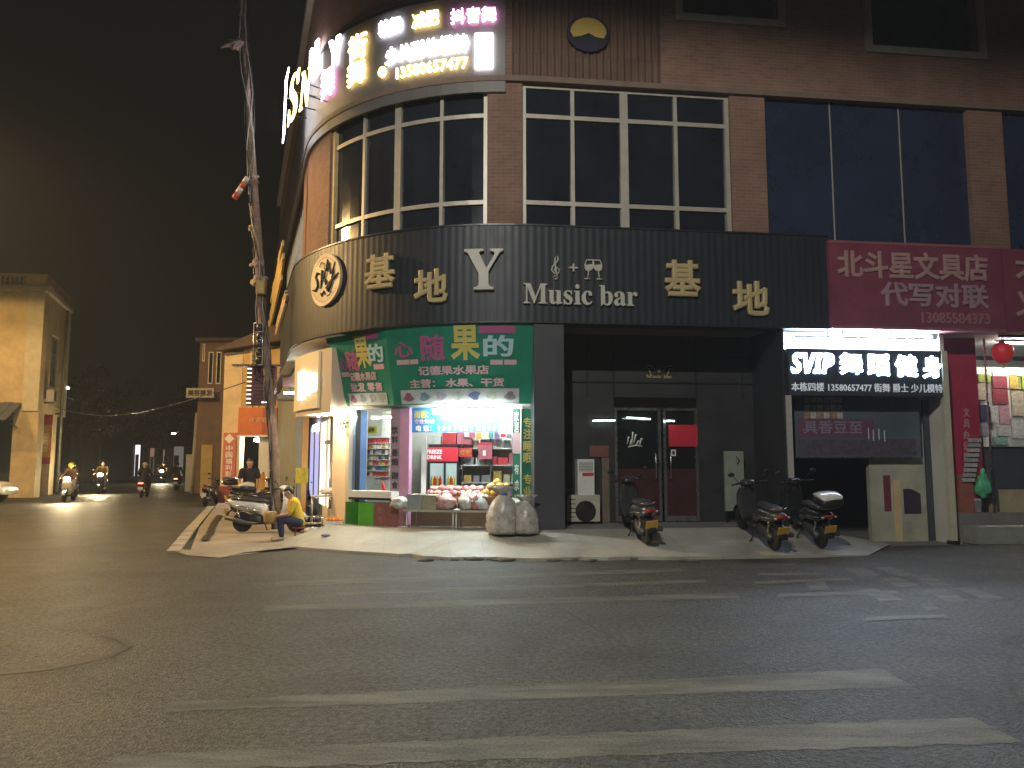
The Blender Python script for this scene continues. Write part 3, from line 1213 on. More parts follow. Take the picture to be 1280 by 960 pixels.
# fascia above the opening, behind the green awning sign
g = MB()
g.fbox(fx(441), fx(668), zHead, ZB0 + 0.02, FO - 0.12, FO)
obj('shop_fascia_wall', g, plaster, BP)
# beige end wall on the corner side of the awning
g = MB()
g.fbox(fx(397, -0.5, 460), fx(440, FO), FP(420, 512, -0.5)[1] - 0.02, ZB0 + 0.02, FO - 0.35, FO - 0.02)
obj('corner_fascia', g, beige_board, BP)
# low plinth wall under the fruit tables
g = MB()
g.fbox(fx(500), fx(668), ZI, FP(580, 637, FO)[1], FO - 0.3, FO - 0.15)
obj('plinth_wall', g, mat('brown_plinth', (0.22, 0.13, 0.075), 0.6, 0, 3, 0.25), BP)

# green awning sign: two sheets leaning in under the band
aw = thing('awning_sign', 'green sloping awning sign with pink, yellow and white characters and a strip of fruit pictures', 'sign', W(-1.8, 2.8, -0.2))


def slope_map(xl, xr, ytop, ybot, ot, ob):
    """a leaning sheet: (u 0..1, v 0..1 downwards, c) -> world"""
    (sl, zt), (sr, zt2) = FP(xl, ytop, ot), FP(xr, ytop, ot)
    zt = ZB0 - 0.005
    zb = FP((xl + xr) / 2, ybot, ob)[1]

    def f(u, v, c):
        s = sl + (sr - sl) * u
        p0, p1 = W(s, zt, ot), W(s, zb, ob)
        n = (p1 - p0).cross(W(s + 0.05, zt, ot) - p0).normalized()
        if n.y > 0:
            n = -n
        return p0.lerp(p1, v) + n * c
    return f


main_map = slope_map(482, 670, 402, 505, -0.06, -0.42)


def flat_side(P0, P1, P2, P3):
    P0, P1, P2, P3 = (Vector(p) for p in (P0, P1, P2, P3))
    n = (P1 - P0).cross(P0 - P3).normalized()
    if n.y > 0:
        n = -n
    return lambda u, v, c: P0.lerp(P1, u).lerp(P3.lerp(P2, u), v) + n * c


def facept(px, py, o):
    s, z = FP(px, py, o)
    return W(s, z, o)


side_map = flat_side(facept(405, 417, -0.12), main_map(0, 0, 0), main_map(0.0, 1, 0), facept(434, 508, -0.52))


def sheet(fm, u0, u1, v0, v1, c0, c1, n=10):
    g = MB()
    r = []
    for i in range(n + 1):
        u = u0 + (u1 - u0) * i / n
        r.append([g.v(fm(u, v, c)) for v, c in ((v0, c0), (v1, c0), (v1, c1), (v0, c1))])
    for a, b in zip(r, r[1:]):
        for k in range(4):
            g.face([a[k], a[(k + 1) % 4], b[(k + 1) % 4], b[k]])
    g.face(r[0])
    g.face(r[-1][::-1])
    return g


obj('front_sheet', sheet(main_map, 0, 1, 0, 1, -0.03, 0), green_vinyl, aw)
obj('side_sheet', sheet(side_map, 0, 0.995, 0, 1, -0.03, 0), green_vinyl, aw)


def put(fm, body, u0, u1, v0, v1, m, name='lettering', bold=0.012, c=0.004):
    g = MB()
    g.text(body, lambda a, b, d: fm(a, v1 + v0 - b, d), u0, u1, v0, v1, c, 0.012, bold)
    return obj(name, g, m, aw)


for fm, k in ((main_map, 0), (side_map, 1)):
    if k == 0:
        put(fm, '\u5fc3', 0.05, 0.19, 0.20, 0.40, magenta_print, 'character', 0.03)
        put(fm, '\u968f', 0.245, 0.415, 0.13, 0.46, magenta_print, 'character', 0.03)
        put(fm, '\u679c', 0.45, 0.645, 0.03, 0.46, yellow_print, 'character', 0.03)
        put(fm, '\u7684', 0.665, 0.86, 0.16, 0.42, blue_print, 'character', 0.03)
        put(fm, '\u8bb0\u5fb7\u679c\u6c34\u679c\u5e97', 0.215, 0.70, 0.52, 0.64, pink_print, 'lettering', 0.03)
        put(fm, '\u4e3b\u8425\uff1a \u6c34\u679c\u3001\u5e72\u8d27', 0.145, 0.80, 0.68, 0.79, pink_print, 'lettering', 0.03)
        bars = ((0.06, 0.155, 0.43, 0.49), (0.16, 0.22, 0.43, 0.49), (0.71, 0.79, 0.46, 0.52), (0.80, 0.88, 0.46, 0.52), (0.64, 0.87, 0.05, 0.14))
        strip = (0.065, 0.90, 0.81, 0.985)
    else:
        put(fm, '\u5fc3', 0.12, 0.26, 0.34, 0.52, magenta_print, 'character', 0.03)
        put(fm, '\u968f', 0.27, 0.48, 0.26, 0.54, magenta_print, 'character', 0.03)
        put(fm, '\u679c', 0.44, 0.70, 0.08, 0.50, yellow_print, 'character', 0.03)
        put(fm, '\u7684', 0.66, 0.92, 0.20, 0.44, blue_print, 'character', 0.03)
        put(fm, '\u8bb0\u5fb7\u6c34\u679c\u5e97', 0.24, 0.74, 0.55, 0.67, pink_print, 'lettering', 0.03)
        put(fm, '\u6279\u53d1 \u96f6\u552e', 0.20, 0.82, 0.69, 0.81, pink_print, 'lettering', 0.03)
        bars = ((0.10, 0.24, 0.54, 0.60), (0.72, 0.90, 0.46, 0.53), (0.64, 0.86, 0.06, 0.14))
        strip = (0.10, 0.88, 0.83, 0.985)
    for n_, q in enumerate(bars):
        obj('pale_tag' if n_ < len(bars) - 1 else 'magenta_tag', sheet(fm, *q, 0.003, 0.009, 4), pink_print if n_ < len(bars) - 1 else magenta_print, aw)
    ps = obj('picture_strip', sheet(fm, *strip, 0.003, 0.008), mat('pale_picture_print', (0.42, 0.45, 0.46), 0.5, 0, 3, 0.2), aw)
    cols = [(0.25, 0.08, 0.12), (0.16, 0.26, 0.30), (0.30, 0.30, 0.36), (0.34, 0.38, 0.34), (0.10, 0.12, 0.26), (0.36, 0.42, 0.33), (0.24, 0.20, 0.22)]
    for q in range(7 if k == 0 else 4):
        u = strip[0] + (strip[1] - strip[0]) * (q + 0.5) / (7 if k == 0 else 4)
        r_ = 0.045 if k == 0 else 0.07
        g = MB()
        g.prism([(u + r_ * math.cos(t) * (0.8 + 0.3 * math.sin(3 * t + q)), 0.90 + 0.055 * math.sin(t)) for t in [2 * math.pi * j / 14 for j in range(14)]], fm, 0.009, 0.012)
        obj('fruit_picture', g, mat('fruit_print_%d' % q, cols[q], 0.6, 0, 8, 0.4), ps)

# tubes under the awning
def tube_lamp(label, x0, x1, py, o, r, P, dz=0.0):
    a, b, z0, z1 = FR(x0, x1, py - 3, py + 3, o)
    z = (z0 + z1) / 2 + dz
    t = thing('tube_light', label, 'lamp', W((a + b) / 2, z, o))
    g = MB()
    g.tube([W(a + (b - a) * k / 6, z, o) for k in range(7)], r, 8)
    obj('tube', g, lit_tube, t)
    g = MB()
    g.fbox(a - 0.03, b + 0.03, z + r + 0.004, z + r + 0.05, o - 0.03, o + 0.03)
    obj('batten', g, white_plastic, t)
    return t


tube_lamp('long bright fluorescent tube under the green awning over the fruit tables', 541, 631, 514, -0.33, 0.038, 0)
tube_lamp('short fluorescent tube over the small cigarette window', 465, 490, 522, -0.62, 0.016, 0)

for n_, (o_, lab) in enumerate(((FO - 0.7, 'added unseen tube lamp just inside the fruit shop behind the blue banner'), (FO - 1.6, 'added unseen tube lamp deeper inside the fruit shop over the shelves'))):  # two hidden tubes added to brighten the shop interior
    q = thing('tube_light', lab, 'lamp', W(fx(570), 3.5, o_))
    g = MB()
    g.tube([W(fx(545), 3.5, o_), W(fx(610), 3.5, o_)], 0.034, 8)
    obj('tube', g, lit_tube, q)
    g = MB()
    g.fbox(fx(543), fx(612), 3.525, 3.56, o_ - 0.03, o_ + 0.03)
    obj('batten', g, white_plastic, q)
# blue banner in the doorway head
bn = thing('blue_banner', 'blue printed banner hanging across the head of the fruit shop opening', 'banner', W(-1.6, zHead - 0.5, FO - 0.1))
a, b, z0, z1 = FR(514, 622, 508, 540, FO - 0.08)
blue_vinyl = mat('sky_blue_vinyl', (0.03, 0.22, 0.50), 0.5, 0, 2, 0.2)
g = MB()
g.fbox(a, b, z0, z1, FO - 0.10, FO - 0.085)
obj('sheet', g, blue_vinyl, bn)
for body, x0, x1, y0, y1, m in (('\u96e8\u68da\uff1a', 518, 536, 513, 523, yellow_print), ('\u4e13\u4e1a\u5b89\u88c5', 518, 543, 524, 530, pink_print), ('\u7535 \u8bdd\uff1a 1 3 8  7 8 8 1  2 2 6 8', 520, 620, 531, 539, white_print)):
    letters('lettering', body, x0, x1, y0, y1, m, bn, FO - 0.084, 0.01, 0.02)
wp = thing('paper_notice', 'white printed notice pinned beside the blue banner', 'notice', W(-0.6, zHead - 0.5, FO - 0.1))
a, b, z0, z1 = FR(623, 648, 510, 542, FO - 0.08)
g = MB()
g.fbox(a, b, z0, z1, FO - 0.10, FO - 0.086)
obj('sheet', g, white_print, wp)
letters('lettering', '\u4fbf\u5b9c', 625, 642, 515, 523, ink, wp, FO - 0.085, 0.006, 0.015)

# strips between the openings
ps = thing('pillar_sign', 'tall pink and lilac strip sign with dark upright characters between the two openings', 'sign', W(fx(500), ZI, FO))
a, b, z0, z1 = FR(488, 511, 506, 652, FO + 0.02)
g = MB()
g.fbox(a, b, ZI + 0.02, zHead, FO - 0.1, FO + 0.02)
obj('panel', g, mat('lilac_vinyl', (0.50, 0.26, 0.42), 0.5, 0, 2, 0.2), ps)
g = MB()
q0, q1 = fx(488, FO + 0.02), fx(499, FO + 0.02)
g.fbox(q0, q1, ZI + 0.02, zHead, FO + 0.02, FO + 0.026)
obj('grey_strip', g, mat('mauve_strip', (0.30, 0.22, 0.30), 0.5, 0, 2, 0.2), ps)
zz = [FP(494, y, FO + 0.03)[1] for y in (532, 548, 562, 576, 594, 608, 622, 634)]
for ch, y in zip('\u996e\u6599\u9999\u70df\u526f\u98df\u65e5\u7528', (533, 545, 561, 573, 590, 602, 615, 627)):
    letters('character', ch, 489.5, 497.5, y, y + 9, ink, ps, FO + 0.028, 0.008, 0.02)
bs = thing('blue_pillar', 'narrow blue painted pillar beside the cigarette window', 'pillar', W(fx(440), ZI, FO))
g = MB()
g.fbox(fx(436), fx(444), ZI - 0.2, zHead, FO - 0.3, FO + 0.01)
obj('shaft', g, mat('blue_paint', (0.10, 0.20, 0.42), 0.55, 0, 3, 0.25), bs)
g = MB()
g.fbox(fx(444) + 0.002, fx(444) + 0.035, ZI - 0.2, zHead, FO - 0.1, FO + 0.006)
obj('black_edge', g, black_plastic, bs)

# green strip signs on the far side
for n_, (x0, x1, y0, y1, txt, ox, lab) in enumerate(((652, 668.5, 511, 622, '\u4e13\u6ce8\u7761\u7720\u4e13\u4e1a\u7ec7', FO + 0.06, 'tall dark green vertical sign with yellow characters beside the dark bar pillar'), (641, 651.5, 511, 622, '\u5bb6\u5c45\u6709\u6c42', FO + 0.0, 'narrower green and white vertical strip beside the yellow-lettered green sign'))):
    gs = thing('vertical_sign', lab, 'sign', W(fx(660), ZI + 0.5, FO))
    a, b, z0, z1 = FR(x0, x1, y0, y1, ox)
    g = MB()
    g.fbox(a, b, z0, z1, ox - 0.05, ox)
    obj('panel', g, mat('dark_green_vinyl', (0.008, 0.16, 0.09), 0.5, 0, 2, 0.2), gs)
    if n_ == 0:
        g = MB()
        g.fbox(a - 0.025, a - 0.004, z0, z1, ox - 0.05, ox + 0.02)
        obj('white_edge', g, white_plastic, gs)
        ys = (522, 536, 551, 566, 593, 608)
    else:
        g = MB()
        zq0, zq1 = FP(646, 567, ox)[1], FP(646, 541, ox)[1]
        g.fbox(a, b, zq0, zq1, ox, ox + 0.006)
        obj('pink_patch', g, pink_print, gs)
        ys = (514, 528, 580, 600)
    for ch, y in zip(txt, ys):
        letters('character', ch, x0 + 2, x1 - 3, y, y + 13, yellow_print if n_ == 0 else white_print, gs, ox + 0.004, 0.008, 0.02)

# cigarette window: recessed wall, rack and packs
zc = FP(465, 626, FO - 0.2)[1]
g = MB()
a, b = fx(444) + 0.04, fx(488)
g.fbox(a, b, zc, zHead, FO - 0.75, FO - 0.7)
obj('cigarette_wall', g, shop_white, BP)
RO = FO - 0.66
rk = thing('cigarette_rack', 'white shelved rack full of small coloured packs inside the little window', 'rack', W((a + b) / 2, zc, RO))
xa, xb, za, zb = FR(451, 486, 547, 595, RO)
g = MB()
g.fbox(xa - 0.03, xb + 0.03, za - 0.03, zb + 0.03, RO - 0.03, RO - 0.02)
obj('back_panel', g, white_plastic, rk)
rowh = (zb - za) / 7
for k in range(8):
    g = MB()
    g.fbox(xa - 0.03, xb + 0.03, za + k * rowh - 0.012, za + k * rowh, RO - 0.02, RO + 0.06)
    obj('shelf', g, white_plastic, rk)
pk = [mat('pack_' + n_, c, 0.45, 0, 9, 0.2) for n_, c in (('red', (0.5, 0.05, 0.04)), ('gold', (0.5, 0.33, 0.08)), ('white', (0.62, 0.6, 0.55)), ('blue', (0.06, 0.13, 0.36)), ('dark', (0.06, 0.05, 0.06)), ('green', (0.08, 0.25, 0.12)), ('orange', (0.6, 0.2, 0.05)), ('grey', (0.3, 0.3, 0.3)))]
rowcols = [(0, 0, 0, 2), (2, 5, 3, 0), (0, 2, 0, 1), (4, 7, 2, 1), (2, 3, 4, 7), (1, 6, 1, 2), (0, 6, 0, 0)]
for k in range(7):
    for j in range(10):
        q = xa + (xb - xa) * (j + 0.5) / 10
        wv = (xb - xa) / 10 * 0.42
        z = za + k * rowh + 0.002
        g = MB()
        g.fbox(q - wv, q + wv, z, z + rowh * rnd.uniform(0.62, 0.74), RO - 0.0, RO + 0.03)
        one('cigarette_pack', g, pk[rnd.choice(rowcols[k])], 'small cigarette pack standing on a shelf of the white rack', 'pack', 'cigarette packs on the white rack')
nt_ = thing('yellow_notice', 'bright yellow notice with dark writing above the cigarette rack', 'notice', W((a + b) / 2, zb, RO))
xa2, xb2, za2, zb2 = FR(452, 470, 533, 542, RO)
g = MB()
g.fbox(xa2, xb2, za2, zb2, RO - 0.03, RO - 0.02)
obj('sheet', g, mat('yellow_paper', (0.62, 0.60, 0.05), 0.6, 0, 5, 0.1), nt_)
letters('lettering', '\u51fa\u552e\u9999\u70df', 454, 468, 535, 540, ink, nt_, RO - 0.019, 0.004, 0.02)
for x0, x1, y0, y1, c, lab in ((446, 452.5, 599, 607, blue_vinyl, 'small blue framed card under the cigarette rack'), (467, 475, 598, 606, mat('mint_card', (0.4, 0.6, 0.45), 0.5), 'small mint green card under the cigarette rack')):
    q = thing('payment_card', lab, 'card', W(FP(x0, y0, RO)[0], FP(x0, y1, RO)[1], RO))
    a2, b2, c2, d2 = FR(x0, x1, y0, y1, RO)
    g = MB()
    g.fbox(a2, b2, c2, d2, RO - 0.04, RO - 0.028)
    obj('frame', g, c, q)
    g = MB()
    g.fbox(a2 + 0.02, b2 - 0.02, c2 + 0.025, d2 - 0.025, RO - 0.028, RO - 0.024)
    obj('face', g, white_print, q)
g = MB()
s_, z_ = FP(480, 612, FO - 0.3)
g.prism([(s_ - 0.07, z_ - 0.12), (s_ + 0.12, z_ - 0.12), (s_ - 0.06, z_ + 0.18)], FM, FO - 0.32, FO - 0.28)
one('red_pennant', g, red_cloth, 'red triangular flag standing on the white counter ledge', 'flag')
# white counter ledge of the cigarette window
ct = thing('window_counter', 'white ledge counter on a dark frame below the cigarette window', 'counter', W(fx(466), ZI, FO + 0.25))
a, b, z0, z1 = FR(434, 489, 614, 622, FO + 0.30)
g = MB()
g.fbox(a, b, z0, z1, FO - 0.25, FO + 0.30)
obj('ledge', g, white_plastic, ct)
g = MB()
g.fbox(a + 0.02, b - 0.02, z0 - 0.05, z0 - 0.003, FO - 0.2, FO + 0.28)
obj('rail', g, black_plastic, ct)
# green and red glass display case under it
dc = thing('display_case', 'low display case with green and dull red glass front under the white ledge', 'case', W(fx(466), 0.3, FO + 0.35))
zlow = 0.30
for x0, x1, m_, n_ in ((431, 447, mat('dark_green_glass', (0.015, 0.16, 0.02), 0.2, 0, 2, 0.3), 'green_panel'), (447, 467, mat('bright_green_glass', (0.09, 0.36, 0.04), 0.2, 0, 2, 0.3), 'green_panel'), (467, 497, mat('dull_red_glass', (0.22, 0.09, 0.09), 0.25, 0, 2, 0.3), 'red_panel')):
    a, b = FP(x0, 640, FO + 0.28)[0], FP(x1, 640, FO + 0.28)[0]
    g = MB()
    g.fbox(a + 0.006, b - 0.006, zlow, FP(450, 628, FO + 0.28)[1], FO - 0.1, FO + 0.27)
    obj(n_, g, m_, dc)

# ---- goods inside: back-wall fridge, shelves, boxes
fr = thing('drinks_fridge', 'tall glass-door drinks fridge with a red lit header at the back of the fruit shop', 'fridge', (-1.35, YB - 0.4, ZI))
YF = YB - 0.62
P = lambda px, py, y=YF: D(px, py, y)
x0, x1 = P(535, 580).x, P(573, 580).x
zt, zm, zb_ = P(550, 558).z, P(550, 577).z, ZI + 0.1
g = MB()
g.box(x0, x1, YF + 0.02, YF + 0.6, zb_, zt + 0.05)
obj('cabinet', g, black_plastic, fr)
hd = MB()
hd.box(x0 + 0.01, x1 - 0.01, YF - 0.02, YF + 0.018, zm, zt - 0.02)
obj('header', hd, mat('red_lit_header', (0.6, 0.04, 0.06), 0.4, emit=0.28, ecol=(0.9, 0.04, 0.07)), fr)
FMAP = axmap((0, YF - 0.02, 0), (1, 0, 0))
g = MB()
g.text('FREEZE\nDRINK', FMAP, P(540, 0).x, P(558, 0).x, P(540, 574).z, P(540, 562).z, 0.004, 0.012, 0.035)
obj('lettering', g, mat('lit_white_print', (0.8, 0.8, 0.8), 0.5, emit=0.5), fr)
fl = MB()
fl.box(x0 + 0.04, x1 - 0.04, YF + 0.005, YF + 0.018, zb_ + 0.3, zm - 0.04)
obj('lit_interior', fl, mat('fridge_interior', (0.5, 0.56, 0.54), 0.5, 0, 3, 0.2, emit=0.35, ecol=(0.5, 0.75, 0.75)), fr)
for q in (0.0, 0.52, 0.97):
    g = MB()
    xm = x0 + (x1 - x0) * q
    g.box(xm, xm + 0.05, YF - 0.03, YF + 0.0, zb_ + 0.05, zm - 0.01)
    obj('door_frame', g, dark_metal, fr)
bcol = [mat('bottle_' + n_, c, 0.25, 0, 4, 0.2) for n_, c in (('green', (0.05, 0.3, 0.1)), ('orange', (0.6, 0.25, 0.03)), ('clear', (0.5, 0.6, 0.62)), ('red', (0.5, 0.04, 0.04)), ('blue', (0.06, 0.18, 0.5)), ('yellow', (0.6, 0.5, 0.06)))]
for r_ in range(4):
    for k in range(9):
        xx = x0 + 0.1 + (x1 - x0 - 0.2) * k / 8
        z = zb_ + 0.38 + r_ * 0.29
        if abs(xx - (x0 + (x1 - x0) * 0.545)) < 0.05 or z + 0.25 > zm:
            continue
        g = MB()
        g.lathe([(0.03, 0), (0.033, 0.02), (0.033, 0.14), (0.013, 0.19), (0.013, 0.22)], (xx, YF - 0.035, z), 8)
        one('drink_bottle', g, bcol[(k * 3 + r_ * 5 + (k * k) % 4) % 6], 'coloured drink bottle standing in the glass-door fridge', 'bottle', 'bottles in the drinks fridge')
sh = thing('goods_shelf', 'open steel shelf of packaged goods at the back of the fruit shop beside the fridge', 'shelf', (-0.1, YB - 0.2, ZI))
YS = YB - 0.45
xs0, xs1 = D(577, 580, YS).x, D(648, 580, YS).x
levels = [D(600, y, YS).z for y in (622, 603, 581, 560)]
for z in levels:
    g = MB()
    g.box(xs0, xs1, YS, YS + 0.42, z - 0.025, z)
    obj('board', g, white_plastic, sh)
for x in (xs0, (xs0 + xs1) / 2, xs1 - 0.03):
    g = MB()
    g.box(x, x + 0.03, YS + 0.002, YS + 0.03, ZI, levels[-1] + 0.5)
    obj('post', g, steel, sh)
box_cols = [mat('goods_' + n_, c, 0.55, 0, 6, 0.25) for n_, c in (('rose', (0.45, 0.12, 0.16)), ('red', (0.5, 0.04, 0.05)), ('cream', (0.55, 0.48, 0.35)), ('white', (0.62, 0.62, 0.6)), ('violet', (0.2, 0.12, 0.3)), ('ochre', (0.5, 0.33, 0.08)), ('grey', (0.28, 0.28, 0.3)), ('teal', (0.1, 0.3, 0.3)))]
for n_, z in enumerate(levels):
    x = xs0 + 0.05
    while x < xs1 - 0.15:
        wv, hv = rnd.uniform(0.1, 0.24), rnd.uniform(0.14, 0.3)
        g = MB()
        g.box(x, x + wv, YS + 0.04 + rnd.uniform(0, 0.05), YS + 0.36, z + 0.002, z + hv)
        one('goods_box', g, box_cols[rnd.choice(((4, 0, 5, 2), (5, 3, 2, 6, 0), (0, 1, 6, 3), (3, 2, 6, 3))[n_])], 'packaged goods box on the steel shelf at the back of the shop', 'box', 'goods boxes on the back shelf')
        x += wv + rnd.uniform(0.01, 0.05)
q = thing('gift_box', 'large dusty pink gift box with a red lid, on the back shelf of the shop', 'box', (0, YS - 0.1, 2.2))
p0, p1 = D(598, 574, YS - 0.1), D(615, 556, YS - 0.1)
g = MB()
g.box(p0.x, p1.x, YS - 0.12, YS - 0.01, p0.z, p1.z)
obj('carton', g, box_cols[0], q)
g = MB()
g.box(p0.x - 0.01, p1.x + 0.01, YS - 0.13, YS, p1.z, p1.z + 0.05)
obj('lid', g, box_cols[1], q)
g = MB()
g.box(p0.x + 0.1, p0.x + 0.17, YS - 0.126, YS - 0.121, p0.z + 0.08, p0.z + 0.2)
obj('mark', g, white_print, q)
q = thing('red_poster', 'red poster with yellow brush writing beside the fridge header', 'poster', (-0.9, YS - 0.1, 2.2))
p0, p1 = D(573, 571, YS - 0.08), D(590, 560, YS - 0.08)
g = MB()
g.box(p0.x, p1.x, YS - 0.08, YS - 0.06, p0.z, p1.z)
obj('sheet', g, mat('red_poster_print', (0.6, 0.04, 0.04), 0.5, 0, 5, 0.2), q)
g = MB()
g.text('\u7ea2\u725b', axmap((0, YS - 0.08, 0), (1, 0, 0)), p0.x + 0.04, p1.x - 0.04, p0.z + 0.04, p1.z - 0.04, 0.002, 0.005, 0.02)
obj('lettering', g, yellow_print, q)

# crowded upper goods, hanging packets and papers inside
for n_ in range(9):
    px = 580 + n_ * 7.6
    g = MB()
    a_, b_ = D(px, 546 + (n_ % 3) * 1.5, YS - 0.15), D(px + 6.4, 535 - (n_ % 2) * 2, YS - 0.15)
    g.box(a_.x, b_.x, YS - 0.12, YS - 0.06, a_.z, b_.z)
    one('hanging_packet', g, box_cols[(n_ * 5 + 3) % 8], 'small packet hanging in the row over the steel shelf of the fruit shop', 'packet', 'packets hanging over the back shelf')
for n_, (x0, x1, y0, y1, c, lab) in enumerate(((537, 551, 545, 555, 3, 'pale box on top of the drinks fridge'), (553, 570, 541, 555, 1, 'red box standing on top of the drinks fridge'), (571, 590, 536, 556, 0, 'large rose box stacked high between fridge and shelf'))):
    a_, b_ = D(x0, y1, YF + 0.1), D(x1, y0, YF + 0.1)
    g = MB()
    g.box(a_.x, b_.x, YF + 0.1, YF + 0.4, zt + 0.052, max(b_.z, zt + 0.15))
    one('stacked_box', g, box_cols[c], lab, 'box')
g = MB()
a_, b_ = D(526, 630, 16.6), D(533, 545, 16.6)
g.box(a_.x, b_.x, 16.6, 16.68, ZI + 0.003, b_.z)
one('white_door_frame', g, white_paint, 'upright white door frame standing just inside the fruit shop by the lilac strip', 'frame')
# ---- fruit tables in front, fruit and bags
tb = thing('fruit_table', 'long trestle table with thin white legs in front of the fruit shop opening', 'table', W(fx(580), ZI - 0.1, FO + 0.6))
TO = -0.05
zt_ = FP(580, 638, TO)[1]
a, b = FP(504, 640, TO)[0], FP(664, 640, TO)[0]
g = MB()
g.fbox(a, b, zt_ - 0.04, zt_, FO - 0.02, TO)
obj('tabletop', g, mat('table_board', (0.42, 0.38, 0.32), 0.7, 0, 3, 0.2), tb)
for px in (507, 565.5, 569.5, 640):
    s_ = FP(px, 650, TO)[0]
    for o_ in (TO - 0.05, FO + 0.04):
        g = MB()
        g.tube([W(s_, ZI - 0.16 if o_ > -0.2 else ZI, o_), W(s_, zt_ - 0.04, o_)], 0.014, 6)
        obj('leg', g, white_paint, tb)
# cartons and a basin along the front edge
for n_, (x0, x1, y0, m_, lab) in enumerate(((509, 527, 618, mat('blue_grey_carton', (0.24, 0.27, 0.30), 0.6, 0, 6, 0.25), 'blue-grey open carton at the end of the fruit table'), (527.5, 545, 619, mat('tan_carton', (0.30, 0.27, 0.19), 0.7, 0, 6, 0.25), 'tan open carton next to the blue-grey one on the fruit table'))):
    q = thing('open_carton', lab, 'carton', W(FP(x0, 630, TO)[0], zt_, TO))
    s0, s1 = FP(x0, 630, TO)[0], FP(x1, 630, TO)[0]
    zc_ = FP(x0, y0, TO)[1]
    g = MB()
    g.fbox(s0, s1, zt_ + 0.002, zc_, TO - 0.02, TO)
    g.fbox(s0, s1, zt_ + 0.002, zc_, TO - 0.36, TO - 0.34)
    g.fbox(s0, s0 + 0.015, zt_ + 0.002, zc_, TO - 0.34, TO - 0.02)
    g.fbox(s1 - 0.015, s1, zt_ + 0.002, zc_, TO - 0.34, TO - 0.02)
    obj('carton_side', g, m_, q)
    g = MB()
    for j in range(9):
        g.blob(W(s0 + 0.06 + (s1 - s0 - 0.12) * (j % 3) / 2, zc_ - 0.04, TO - 0.08 - 0.1 * (j // 3)), (0.06, 0.05, 0.05), j, 0.1, 1)
    obj('contents', g, box_cols[2], q)


def mottled(name, c1, c2, sc_=14):
    return mat(name, c1, 0.28, 0, sc_, 0.3, 0.9, 10, ramp=(c1, c2), coat=0.4)


clear_bag = mottled('clear_plastic_bag', (0.34, 0.33, 0.30), (0.62, 0.62, 0.58), 9)
pink_bag = mottled('pink_fruit_bag', (0.42, 0.12, 0.12), (0.60, 0.50, 0.46), 8)
red_bag = mottled('red_fruit_bag', (0.32, 0.04, 0.05), (0.50, 0.30, 0.26), 8)
blue_bag = mottled('white_blue_bag', (0.45, 0.52, 0.6), (0.62, 0.62, 0.6), 7)
for n_, (px, py, w_, h_, m_, lab) in enumerate((
        (556, 637, 26, 20, pink_bag, 'bag of pink fruit with a red print at the middle of the table front'), (583, 636, 20, 20, clear_bag, 'clear bag of pale fruit on the table next to the pink bag'),
        (593, 634, 14, 22, red_bag, 'upright dark red bag between two clear bags on the table'), (603, 637, 26, 20, blue_bag, 'white bag with blue print on the table near the yellow fruit'),
        (618, 636, 22, 18, clear_bag, 'crumpled clear bag on the table behind the tied sacks'), (646, 627, 28, 14, clear_bag, 'flat crumpled plastic bag lying by the green sign'),
        (497, 633, 22, 16, clear_bag, 'grey plastic bag slumped at the table end by the lilac strip'))):
    s_, z_ = FP(px, py, TO - 0.05)
    k = 15.3 / 960
    g = MB()
    g.blob(W(s_, zt_ + h_ * k * 0.42, TO - 0.14), (w_ * k * 0.52, 0.15, h_ * k * 0.55), n_ + 3, 0.5, 3, 0.75, 2.6)
    one('fruit_bag', g, m_, lab, 'bag', 'bags along the fruit table')
# stepped back rows of red fruit bags
st = thing('fruit_stand', 'stepped stand holding rows of red fruit bags behind the table front', 'stand', W(fx(580), ZI, FO - 0.5))
SO = FO - 0.45
z2 = FP(580, 620, SO)[1]
g = MB()
g.fbox(fx(533, SO), fx(632, SO), z2 - 0.05, z2, SO - 0.5, SO + 0.2)
obj('stand_board', g, wood, st)
for q in (536, 580, 628):
    g = MB()
    s_ = fx(q, SO)
    g.fbox(s_ - 0.02, s_ + 0.02, ZI, z2 - 0.05, SO - 0.3, SO - 0.26)
    obj('stand_leg', g, wood, st)
for n_ in range(16):
    row = n_ // 8
    px = 540 + (n_ % 8) * 9.5 + row * 4
    s_, z_ = FP(px, 612, SO - 0.22 * row)
    g = MB()
    g.blob(W(s_, z2 + 0.055 + 0.09 * row, SO + 0.06 - 0.26 * row), (0.10, 0.10, 0.075), n_ * 2 + 1, 0.35, 2, 0.75, 2.5)
    one('red_fruit_bag', g, (red_bag, pink_bag, pink_bag)[n_ % 3], 'small bag of red fruit lying on the stepped stand', 'bag', 'red fruit bags on the stepped stand')
# basket of yellow fruit
bk = thing('fruit_basket', 'shallow brown basket heaped with yellow fruit near the green signs', 'basket', W(FP(620, 620, TO - 0.15)[0], zt_, TO - 0.25))
s_, z_ = FP(620, 622, TO - 0.2)
c_ = W(s_, zt_ + 0.02, TO - 0.25)
zb2 = z_
g = MB()
g.lathe([(0.24, zt_ + 0.005), (0.30, zb2 - 0.02), (0.33, zb2 + 0.03), (0.30, zb2 + 0.03), (0.27, zb2 - 0.01), (0.1, zb2 - 0.03)], (c_.x, c_.y, 0), 20)
obj('basket_bowl', g, mat('basket_weave', (0.28, 0.15, 0.08), 0.8, 0, 30, 0.4, 0.5), bk)
ym = [mat('yellow_fruit_%d' % k, c, 0.4, 0, 10, 0.2, 0.15) for k, c in enumerate(((0.60, 0.40, 0.07), (0.55, 0.33, 0.06), (0.62, 0.48, 0.12)))]
